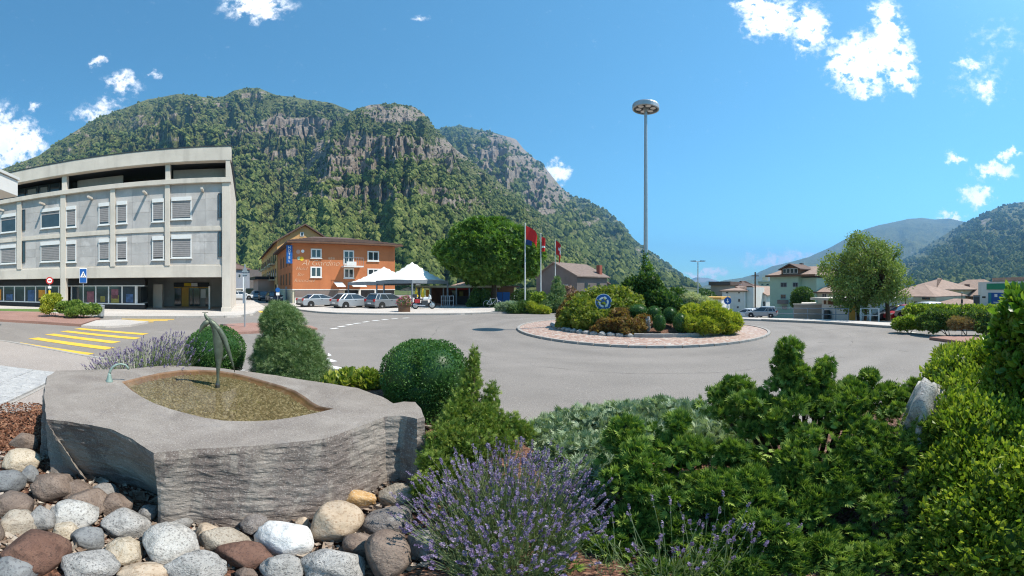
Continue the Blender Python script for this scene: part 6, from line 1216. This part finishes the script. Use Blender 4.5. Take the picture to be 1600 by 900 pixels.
d = 23.5; t = post('ban_sign', 'round red rimmed white traffic sign in front of the office shop windows', 77.5, d, 2.2); zc = zat(t, 438.5, d)
MB().lathe([(.24, -.05), (.24, -.03)], (0, 0, zc), 20, 'y').build('rim', M['red'], t); MB().lathe([(.16, -.058), (.16, -.0505)], (0, 0, zc), 20, 'y').build('face', M['signwhite'], t); box('symbol', M['red'], t, -.10, .10, -.066, -.059, zc-.03, zc+.03)
box('plate', M['signwhite'], t, -.11, .11, -.06, -.035, zc-.50, zc-.36); box('lower_plate', M['yellow'], t, -.07, .07, -.06, -.035, zc-.95, zc-.62)
d = 17.0; t = post('sign_post', 'grey steel post with sign backs seen edge on, standing on the red traffic island', 382.5, d, 2.9, .035, dz=.1)
box('sign_back', M['greypaint'], t, -.10, .10, -.03, .03, zat(t, 432, d), zat(t, 419.5, d)); box('side_plate', M['signwhite'], t, -.09, -.04, -.2, .2, zat(t, 455, d), zat(t, 433, d)); box('lower_plate', M['signwhite'], t, -.10, .06, .04, .06, zat(t, 474, d), zat(t, 458, d))
for y_ in (429, 424): box('bracket', M['steel'], t, -.14, .16, -.05, .05, zat(t, y_, d)-.02, zat(t, y_, d)+.02)
def arrow_arc(a0, a1, r, w, z, y):
    mb = MB(); n = 8; vs_ = []
    for k in range(n+1): a = rad(a0+(a1-a0)*k/n); vs_ += [((r-w)*math.cos(a), y, z+(r-w)*math.sin(a)), ((r+w)*math.cos(a), y, z+(r+w)*math.sin(a))]
    mb.add(vs_, [(2*k, 2*k+1, 2*k+3, 2*k+2) for k in range(n)]); a = rad(a1); s = 1 if a1 > a0 else -1; tx, tz = -math.sin(a)*s, math.cos(a)*s
    mb.add([((r-2.1*w)*math.cos(a), y, z+(r-2.1*w)*math.sin(a)), ((r+2.1*w)*math.cos(a), y, z+(r+2.1*w)*math.sin(a)), (r*math.cos(a)+tx*w*3.4, y, z+r*math.sin(a)+tz*w*3.4)], [(0, 1, 2)]); return mb
d = 15.25; t = post('roundabout_sign', 'round blue roundabout sign with three white circling arrows', 943, d, 1.62, .03, dz=.1); zc = zat(t, 472, d)
MB().lathe([(.345, -.05), (.345, -.03)], (0, 0, zc), 28, 'y').build('rim', M['signwhite'], t); MB().lathe([(.322, -.058), (.322, -.0505)], (0, 0, zc), 28, 'y').build('face', M['blue'], t)
for k in range(3): arrow_arc(150-120*k, 80-120*k, .18, .037, zc, -.064).build('arrow', M['signwhite'], t)
d = 27.5; t = post('keep_right_sign', 'small round blue sign with a white arrow in front of the white house', 1137, d, 1.9, .03); zc = zat(t, 470, d)
MB().lathe([(.28, -.05), (.28, -.03)], (0, 0, zc), 20, 'y').build('face', M['blue'], t); MB().prism([(-.03, zc+.15), (.03, zc+.15), (.03, zc-.02), (.10, zc-.02), (0, zc-.18), (-.10, zc-.02), (-.03, zc-.02)][::-1], .006, 'y', -.058).build('arrow', M['signwhite'], t); box('plate', M['signwhite'], t, -.1, .1, -.06, -.04, zc-.55, zc-.34)
d = 42; t = post('parking_sign', 'small round blue sign on a post at the corner of the hotel street side', 434, d, 2.3, .03); zc = zat(t, 453, d)
MB().lathe([(.27, -.05), (.27, -.03)], (0, 0, zc), 18, 'y').build('face', M['blue'], t); box('plate', M['signwhite'], t, -.2, .2, -.05, -.03, zc-.62, zc-.3)
t = post('dark_pole', 'thin dark pole with a small box standing in the far hedge', 1503, 17.6, 2.0, .022, 'pole', M['timber']); box('box', M['darkmetal'], t, -.05, .05, -.05, .05, 1.5, 1.7); MB().ell((0, 0, 2.02), (.03, .03, .04), 8, 5).build('cap', M['steel'], t)
post('wooden_pole', 'plain dark pole in front of the cream house', 1415, 38, 2.6, .06, 'pole', M['timber']); t = post('utility_pole', 'tall brown wooden utility pole between the white houses', 1180, 70, 9.4, .14, 'pole', M['timber'], dz=-.6); box('crossarm', M['timber'], t, -.7, .7, -.06, .06, 8.6, 8.75)
# litter bin
t = thing('litter_bin', 'grey cylindrical litter bin before the shop window', 'bin', GD(157.5, 22.9, .12)); MB().lathe([(.2, 0), (.22, .05), (.24, .62), (.25, .64)], n=14).build('body', M['steel'], t); MB().lathe([(.26, .64), (.26, .70), (.1, .74)], n=14).build('lid', M['greypaint'], t)
t = thing('standing_stone', 'pale upright stone beside the clipped box bushes on the island', 'stone', isp(1012, 14.4), .4); bm = bmesh.new(); bmesh.ops.create_icosphere(bm, subdivisions=3, radius=1)
for v in bm.verts: v.co = Vector((v.co.x*.13, v.co.y*.12, v.co.z*.33+.25))*(1+.18*float(vnoise(np.array([v.co*2.5]))[0]))
me = bpy.data.meshes.new('stone_body'); bm.to_mesh(me); bm.free(); me.materials.append(SM['granite']); link(bpy.data.objects.new('stone_body', me), t)
# edging stones of the island bed
for k in range(34):
    a = rad(172+k*4.7); p = (C0[0]+4.42*math.cos(a), C0[1]+4.42*math.sin(a))
    if k > 15 and k < 31:
        o = MB().box(-.19, .19, -.06, .06, -.08, .10).build('edging_stone', M['kerb'], isl, bevel=.015)
    else:
        bm = bmesh.new(); bmesh.ops.create_icosphere(bm, subdivisions=2, radius=1)
        for v in bm.verts: v.co = Vector((v.co.x*.17, v.co.y*.12, v.co.z*.10))*(1+.3*float(vnoise(np.array([v.co*2+Vector((k, 0, 0))]))[0]))
        me = bpy.data.meshes.new('edging_stone'); bm.to_mesh(me); bm.free(); me.materials.append(SM['granite']); o = link(bpy.data.objects.new('edging_stone', me), isl)
    o.location = (*p, float(GZ(*p))+.19); o.rotation_euler = (0, 0, a+PI/2+random.uniform(-.1, .1))
# ------------------------------------------------------------ flags
def flag(px, d, ytop, ybase, name, label):
    t = thing(name, label, 'flagpole', GD(px, d)); h = CAMZ+d*math.tan(ph(ytop))-t.location.z; MB().lathe([(.065, -.2), (.06, 1), (.035, h)], n=10).build('pole', M['white_frame'], t); MB().ell((0, 0, h+.04), (.06, .06, .05), 8, 5).build('finial', M['steel'], t); return t, h
FL = [(820.5, 30, 350, 470, 'white flagpole with the red and blue flag'), (845, 34, 366, 465, 'white flagpole between the other two, with the narrow red flag'), (867.5, 38, 376, 446, 'white flagpole with the white crossed red flag')]
fp = [flag(*q[:4], 'flagpole', q[4]) for q in FL]
def cloth(name, px, d, ytop, W, H, sag, parts, label, wav=.12, ph0=0.0):
    """waving flag: parts = list of (part name, material, (u0, u1, v0, v1)) in flag fractions; drooping with its fly"""
    t = thing(name, label, 'flag', P3(px, ytop, d), -th(px))
    def pos(u, v): return (.05+u*W*math.cos(sag*u*1.1)*(1-.12*v), wav*math.sin(u*6+v*1.5+ph0)*(.3+u)*W, -(v*H*(1-.15*u))-sag*u*u*W*.55-sag*u*W*.35)
    for pn_, mm, (u0, u1, v0, v1) in parts:
        mb = MB(); n_ = 12; m_ = 8; f = .012 if 'cross' in pn_ else 0
        vs_ = [Vector(pos(u0+(u1-u0)*i/n_, v0+(v1-v0)*j/m_))-Vector((0, s*(.006+f), 0)) for s in (1, -1) for j in range(m_+1) for i in range(n_+1)]; K = (n_+1)*(m_+1); fs = []
        for s in (0, 1):
            for j in range(m_):
                for i in range(n_): a = s*K+j*(n_+1)+i; q = (a, a+1, a+n_+2, a+n_+1); fs.append(q if s else q[::-1])
        mb.add(vs_, fs).build(pn_, mm, t, smooth=True)
    return t
fr_ = mat('flag_red', (.55, .02, .02), .7, .05, 3); fb_ = mat('flag_blue', (.02, .045, .14), .7, .05, 3)
cloth('flag', 821, 30, 353, 1.35, 1.55, .75, [('red_field', fr_, (0, 1, 0, .72)), ('blue_field', fb_, (0, .42, .72, 1))], 'red and blue flag blowing from the tallest flagpole')
cloth('flag', 845.5, 34, 370, .40, 1.9, .5, [('red_field', fr_, (0, 1, 0, .45)), ('white_field', M['signwhite'], (0, 1, .45, .55)), ('red_tail', fr_, (0, 1, .55, .75))], 'narrow red flag hanging half hidden on the middle flagpole', .2)
cloth('flag', 868, 38, 376, 1.15, 1.45, 1.15, [('red_field', fr_, (0, 1, 0, 1)), ('white_cross', M['signwhite'], (.42, .58, .2, .8)), ('white_cross_bar', M['signwhite'], (.24, .76, .40, .60))], 'red flag with a white cross on the shortest flagpole', .10, 1)
# ------------------------------------------------------------ terrace: tents, pavilion, planter, parasols
def tent(px, d, half, ze_, zp_, label, rz):
    t = thing('canopy_tent', label, 'tent', GD(px, d), rz, 'peaked white canopies of the terrace'); n = 14; mb = MB(); vs_ = []; fs = []
    for i in range(n+1):
        for j in range(n+1):
            x, y = 2*i/n-1, 2*j/n-1; r = max(abs(x), abs(y))*.72+math.hypot(x, y)/1.4142*.28; h = max(0, 1-r)
            z = ze_+(zp_-ze_)*(h**1.28*.97)+(.10*(abs(x*y)) if False else 0)
            vs_.append((x*half, y*half, min(z, zp_-.12)))
    for i in range(n):
        for j in range(n): a = i*(n+1)+j; fs.append((a, a+n+1, a+n+2, a+1))
    mb.add(vs_, fs).build('canvas', M['canvas'], t, smooth=True)
    for k in range(4):
        a = k*PI/2; v = MB().box(-half-.02, half+.02, -half-.03, -half, ze_-.30, ze_+.02).build('valance', M['greypaint'], t); v.rotation_euler = (0, 0, a)  # grey colour stands in for the dark underside of the canvas
    for sx in (-1, 1):
        for sy in (-1, 1): box('post', M['greypaint'], t, sx*half-.06, sx*half+.06, sy*half-.06, sy*half+.06, 0, ze_)
    return t
tent(644, 36.5, 2.5, 2.62, 4.62, 'white peaked canvas canopy nearest the flower planter', rad(45)-th(644)); tent(600, 40.0, 2.75, 2.5, 4.35, 'white peaked canvas canopy close to the orange hotel', rad(45)-th(601))
Tf = Facade.through(655, 39.5, 772, 37.5); t = Tf.thing('terrace_pavilion', 'low dark open terrace pavilion with pale flat roof edge beneath the chestnut tree', 'pavilion'); a, b = Tf.U(655), Tf.U(776); zr = Tf.Z(720, 447)
box('roof', M['timber'], t, a-.3, b+.4, -.4, 6, zr-.22, zr); box('roof_edge', M['cream'], t, a-.35, b+.45, -.48, -.402, zr-.15, zr+.05); box('back_wall', mat('terrace_brown_wall', (.09, .045, .03), .9, .3, 1.2), t, a, b, 3.6, 3.8, 0, zr-.22)
for x in np.linspace(a, b, 7): box('post', M['greypaint'], t, x-.06, x+.06, -.3, -.18, 0, zr-.22)
box('wall_poster', P_or, t, Tf.U(663, 3), Tf.U(668, 3), 3.5, 3.59, .7, 1.7); box('wall_poster', P_ye, t, Tf.U(716, 3), Tf.U(722, 3), 3.5, 3.59, .3, 1.5); box('wall_mirror', M['glass'], t, Tf.U(704, 3), Tf.U(713, 3), 3.5, 3.59, .6, 1.6); box('red_band', M['red'], t, Tf.U(700, 3), Tf.U(730, 3), 3.45, 3.59, 1.7, 1.95)
box('counter', M['dark'], t, Tf.U(690), Tf.U(735), 1.5, 2.0, 0, 1.0)
hip('rear_roof', M['rooftan'], t, Tf.U(692), Tf.U(760), 4, 9, zr+.1, .9, .2, .1)
Kf = Facade.through(772, 38, 812, 38); t = Kf.thing('kiosk', 'small tan hut with blue double doors under the chestnut tree', 'hut'); a, b = Kf.U(773), Kf.U(803); zr = Kf.Z(790, 449)
box('wall', M['timber'], t, a, b, 0, 3, 0, zr); box('roof', M['roofbrown'], t, a-.2, Kf.U(812), -.5, 3.2, zr+.002, zr+.16); zd_ = Kf.Z(785, 456.5)
for x0, x1 in ((774.5, 784.5), (785.2, 796.5)): box('door', M['blue'], t, Kf.U(x0), Kf.U(x1), -.06, -.002, .1, zd_)
box('sign', M['signwhite'], t, Kf.U(808), Kf.U(810.5), -.4, -.3, zr-1.1, zr-.3)
for px, h in ((650.5, .9), (660.5, 1.05)):
    t = thing('closed_parasol', 'yellow closed parasol standing behind the motorcycle, the %s' % ('shorter one' if h < 1 else 'taller one'), 'parasol', GD(px, 34.4)); MB().lathe([(.025, 0), (.025, 1.9)], n=8).build('pole', M['steel'], t)
    MB().lathe([(.05, 1.0), (.20, 1.1), (.16, 1.35), (.06, 1.55+h*.25), (.01, 1.7+h*.3)], n=10).build('canopy', M['yellow'], t)
t = thing('white_parasol', 'small open white parasol under the peaked canopies', 'parasol', GD(637.5, 38)); MB().lathe([(.025, 0), (.025, 2.0)], n=8).build('pole', M['steel'], t); MB().lathe([(1.0, 1.62), (.6, 1.82), (.02, 1.98)], n=10, cap=False).build('canopy', M['canvas'], t)
t = thing('flower_planter', 'square wooden planter overflowing with pink flowers at the kerb before the parked cars', 'planter', GD(631.5, 27.9, .1), .4); box('tub', M['timber'], t, -.42, .42, -.42, .42, 0, .48, bevel=.02); box('tub_rim', M['timber'], t, -.46, .46, -.46, .46, .482, .54)
P_, N_ = on_blobs([((0, 0, .72), (.55, .55, .32)), ((.1, 0, .9), (.35, .35, .25))], 900); scatter(P_, N_+rng.normal(size=P_.shape)*.5, .10*rng.uniform(.6, 1.3, len(P_)), *LEAF, 'foliage', LM['hedge'], t)
P_, N_ = on_blobs([((0, 0, .74), (.58, .58, .34)), ((.1, 0, .92), (.37, .37, .27))], 420, shell=(.98, 1.08)); scatter(P_, N_+rng.normal(size=P_.shape)*.3, .085*rng.uniform(.6, 1.2, len(P_)), *BROAD, 'flower', LM['pinkflower'], t)['kind'] = 'stuff'
# bike rack by the terrace and the railing on the right
t = thing('metal_barrier', 'low blue grey metal barrier at the front of the terrace', 'barrier', GD(699, 33.5, .1), -th(699))
for x in (-.55, -.2, .2, .55): box('upright', M['greypaint'], t, x-.03, x+.03, -.03, .03, 0, 1.1)
for z in (.12, .6, 1.05): box('rail', M['greypaint'], t, -.6, .6, -.02, .02, z, z+.05)
rp = [GD(px, d_) for px, d_ in ((1200, 30), (1240, 29), (1262, 28.5), (1287, 28), (1306, 27.5), (1326, 27))]
t = thing('railing', 'long grey tubular railing with two rails along the pavement on the right', 'railing', rp[0]); o0 = Vector(rp[0]); rel = [p-o0 for p in rp]
t['label'] = 'long grey tubular railing with two rails in front of the tan garden wall'
for p in rel: MB().lathe([(.035, -.1), (.035, .95)], p, 8).build('post', M['greypaint'], t)
for z in (.48, .92): 
    for p, q in zip(rel, rel[1:]): MB().tube([p+Vector((0, 0, z)), q+Vector((0, 0, z))], .028, 8).build('rail', M['greypaint'], t)
rp = [GD(px, d_) for px, d_ in ((1345, 27.5), (1359.5, 27), (1373, 26.6))]
t = thing('white_gate', 'pale grey barrier frame with two bays beside the flat roofed garage', 'gate', rp[0]); o0 = Vector(rp[0]); rel = [p-o0 for p in rp]
for p in rel: MB().lathe([(.06, -.1), (.06, 1.0)], p, 8).build('post', M['white_frame'], t)
for z in (.45, .97):
    for p, q in zip(rel, rel[1:]): MB().tube([p+Vector((0, 0, z)), q+Vector((0, 0, z))], .035, 8).build('rail', M['white_frame'], t)
# ------------------------------------------------------------ vehicles
def wheel(parent, x, y, r, w=.2):
    s = 1 if y > 0 else -1; tw = MB().lathe([(r*.55, -w/2), (r*.95, -w/2), (r, -w*.3), (r, w*.3), (r*.95, w/2), (r*.55, w/2)], n=20, axis='y').build('wheel', M['black'], parent); tw.location = (x, y, r)
    MB().lathe([(r*.16, s*.02+s*w*.42), (r*.62, s*w*.46), (r*.64, s*w*.30)][::s], n=16, axis='y').build('rim', M['chrome'], tw); return tw
def car(px, d, head, paint, label, L=4.0, W=1.7, H=1.45, kind='hatch', dz=0.0, group=None, name='parked_car'):
    """head: heading in degrees, 0 = straight away from the camera, 90 = to the right"""
    t = thing(name, label, 'car', GD(px, d, dz), PI/2-th(px)-rad(head), group); h = L/2
    low = [(-h, .36), (-h-.03, .55), (-h+.02, .82), (-h+.10, .90), (h*.42, .93), (h*.80, .80), (h*.97, .64), (h+.02, .46), (h-.04, .26), (-h+.1, .24)]
    MB().prism(low[::-1], W-.04, 'y', -W/2+.02).build('body', paint, t, bevel=.07)
    xb = {'hatch': (-h+.14, -h+.72), 'estate': (-h+.08, -h+.42), 'sedan': (-h+.62, -h+1.2)}[kind]; xf = (h*.54, h*.02)
    def gh(x0b, x0t, x1b, x1t, wb, wt, zb, zt): return MB().add([(x0b, -wb, zb), (x1b, -wb, zb), (x1b, wb, zb), (x0b, wb, zb), (x0t, -wt, zt), (x1t, -wt, zt), (x1t, wt, zt), (x0t, wt, zt)], [(3, 2, 1, 0), (4, 5, 6, 7), (0, 1, 5, 4), (1, 2, 6, 5), (2, 3, 7, 6), (3, 0, 4, 7)])
    gh(xb[0], xb[1], xf[0], xf[1], W/2-.07, W/2-.23, .90, H-.07).build('windows', M['carglass'], t)
    gh(xb[1]-.10, xb[1]+.06, xf[1]+.12, xf[1]-.12, W/2-.205, W/2-.30, H-.10, H).build('roof', paint, t, bevel=.03)
    for fr_x in ((xb[0]+.02, xb[1]-.01), (xf[0]-.02, xf[1]+.01), ((xb[0]+xf[0])*.5-.05, (xb[1]+xf[1])*.5)):
        for s in (-1, 1): MB().tube([(fr_x[0], s*(W/2-.075), .90), (fr_x[1], s*(W/2-.225), H-.07)], .045, 6).build('pillar', paint, t)
    if kind != 'sedan':
        for s in (-1, 1): MB().tube([(xb[0]+.42, s*(W/2-.075), .90), (xb[1]+.34, s*(W/2-.225), H-.07)], .04, 6).build('pillar', paint, t)
    for x in (-h*.62, h*.62):
        for s in (-1, 1):
            MB().lathe([(.37, s*(W/2-.16)), (.37, s*(W/2-.012))][::s], (x, 0, .33), 18, 'y').build('wheel_arch', M['black'], t); wheel(t, x, s*(W/2-.095), .31)
    for s in (-1, 1):
        box('tail_light', M['lamp_red'], t, -h-.035, -h+.14, s*(W/2-.16)-.10, s*(W/2-.16)+.135, .70, .92); box('headlight', M['lamp_clear'], t, h*.80, h*.97, s*(W/2-.22)-.14, s*(W/2-.22)+.14, .60, .75)
        MB().cbox((xf[0]-.15, s*(W/2+.07), .95), (.12, .18, .12)).build('mirror', paint, t, bevel=.02); box('door_handle', M['darkmetal'], t, -.25, -.08, s*(W/2-.018)-.012, s*(W/2-.018)+.012, .78, .81)
    box('number_plate', M['signwhite'], t, -h-.045, -h-.02, -.26, .26, .50, .61); box('bumper', M['darkmetal'], t, -h-.06, -h+.05, -W/2+.12, W/2-.12, .30, .42)
    return t
car(499, 36.0, 62, M['car_silver'], 'silver coupe parked nearest the hotel corner', 4.3, 1.72, 1.32, 'sedan', group='cars parked before the hotel')
car(551, 34.0, 58, M['car_silver'], 'silver hatchback parked between the coupe and the grey estate car', 3.95, 1.68, 1.42, 'hatch', group='cars parked before the hotel')
car(606, 33.6, 52, M['car_grey'], 'grey estate car parked beside the flower planter', 4.1, 1.68, 1.43, 'estate', group='cars parked before the hotel')
for px, d, hd, pt, lb in ((428, 48, 170, 'car_dark', 'dark car parked at the street corner beside the hotel'), (413, 55, 175, 'car_dark', 'dark car parked in the side street behind the corner one'), (400, 62, 178, 'car_grey', 'dark car farther down the side street, last of the row'), (377, 60, 90, 'car_white', 'pale car crossing the end of the side street')):
    car(px, d, hd, M[pt], lb, group='cars in the side street')
car(1190, 50, 278, M['car_silver'], 'silver estate car parked in front of the white and green houses', 4.3, 1.7, 1.5, 'estate', dz=.25)
car(1166, 54, 300, M['car_white'], 'white car partly hidden behind the golden shrubs', 4.0, dz=.1)
car(1176, 58, 270, M['car_dark'], 'dark car behind the silver estate car', 4.0, dz=.3)
for px, d, hd, pt, lb in ((1398, 34, 250, 'car_dark', 'dark red car half hidden beside the spreading tree'), (1414, 33, 240, 'car_red', 'bright red car parked behind the light green bush'), (1434, 31, 300, 'car_silver', 'silver car parked beside the bright red one'), (1446, 29, 320, 'car_white', 'pale blue white car nearest the hedge')):
    car(px, d, hd, M[pt], lb, 3.7, dz=.0, group='cars parked behind the hedge')
# motorcycle
t = thing('motorcycle', 'white and red touring motorcycle parked beside the flower planter', 'motorcycle', GD(662, 31.5, .1), -th(662)+.15)
for x, r in ((-.72, .31), (.74, .33)):
    w_ = MB().lathe([(r*.72, -.05), (r*.97, -.055), (r, 0), (r*.97, .055), (r*.72, .05)], n=22, axis='y', cap=False).build('wheel', M['black'], t); w_.location = (x, 0, r); MB().lathe([(.05, -.06), (r*.74, -.02), (r*.74, .02), (.05, .06)], n=16, axis='y').build('rim', M['steel'], w_)
MB().tube([(.74, -.09, .33), (.58, -.09, .75), (.46, -.08, 1.02)], .03, 6).tube([(.74, .09, .33), (.58, .09, .75), (.46, .08, 1.02)], .03, 6).build('fork', M['steel'], t)
MB().tube([(.44, -.40, 1.10), (.48, -.15, 1.06), (.48, .15, 1.06), (.44, .40, 1.10)], .02, 6).build('handlebar', M['black'], t)
MB().prism([(-.1, .78), (.42, .80), (.45, .98), (.25, 1.05), (-.05, .95)], .30, 'y', -.15).build('tank', M['car_white'], t, bevel=.05); MB().prism([(-.75, .80), (-.1, .78), (-.05, .88), (-.45, .92), (-.8, .98)], .28, 'y', -.14).build('seat', M['black'], t, bevel=.03)
MB().prism([(-.22, .28), (.32, .28), (.36, .74), (-.2, .74)], .34, 'y', -.17).build('engine', M['darkmetal'], t, bevel=.03); MB().prism([(.40, .85), (.66, .82), (.62, 1.12), (.48, 1.28)], .36, 'y', -.18).build('fairing', M['car_white'], t, bevel=.04)
MB().cbox((-.78, 0, 1.12), (.36, .42, .30)).build('top_case', M['car_dark'], t, bevel=.04); MB().cbox((-.6, -.24, .68), (.42, .16, .32)).build('side_case', M['car_red'], t, bevel=.04); MB().cbox((-.6, .24, .68), (.42, .16, .32)).build('side_case', M['car_red'], t, bevel=.04)
MB().tube([(.1, -.18, .3), (-.5, -.2, .32), (-.95, -.2, .42)], .05, 8).build('exhaust', M['chrome'], t); MB().tube([(-.2, 0, .5), (-.72, 0, .31)], .04, 6).build('swingarm', M['darkmetal'], t)
t = thing('bicycle', 'bicycle leaning by the blue doors at the end of the terrace', 'bicycle', GD(769.5, 33.5, .1), -th(769))
for x in (-.52, .52): w_ = MB().lathe([(.31, -.015), (.335, 0), (.31, .015), (.30, 0)], n=22, axis='y', cap=False).build('wheel', M['steel'], t); w_.location = (x, 0, .335)
MB().tube([(-.52, 0, .335), (-.18, 0, .82), (.40, 0, .85), (-.05, 0, .32), (-.52, 0, .335)], .022, 6).tube([(-.05, 0, .32), (-.2, 0, .9)], .022, 6).tube([(.52, 0, .335), (.38, 0, .98)], .022, 6).build('frame', M['white_frame'], t)
MB().tube([(.36, -.28, 1.0), (.38, 0, .98), (.36, .28, 1.0)], .018, 6).build('handlebar', M['black'], t); MB().cbox((-.2, 0, .94), (.24, .12, .06)).build('saddle', M['black'], t, bevel=.02)
# houses at the end of the side street
Fb, r, a, b, zt = block('street_house', 'grey blue house with a brown roof at the end of the side street', 362, 105, 390, 110, 9, 421, mat('grey_blue_render', (.25, .27, .31), .9, .1, .4), M['roofbrown'], 2.4, [(382.5, 387, 422.5, 426.5, 0), (372, 376, 428, 434, 0)], base=-.5)
Fb, r, a, b, zt = block('street_wall', 'long pale wall with a white roof edge closing the side street', 360, 84, 398, 92, 4, 452, M['cream'], None, cat='building', base=-.5); box('roof_edge', M['white_paint'], r, a, b+.3, -.4, 4, zt+.002, zt+.25)
Fb, r, a, b, zt = block('pink_street_house', 'narrow pink house halfway down the side street', 396, 70, 403.5, 64, 6, 437, M['pink'], None, base=-.5); box('roof', M['dark'], r, a-.8, b+.3, -.6, 6, zt+.002, zt+.5)
Fb, r, a, b, zt = block('stone_terrace', 'dark stone terrace wall stepping up the slope behind the side street', 384, 130, 412, 130, 6, 427, M['greyhouse'], None, cat='wall', base=-.5); box('upper_step', M['greyhouse'], r, a, b, 6.5, 9, zt, zt+1.6)
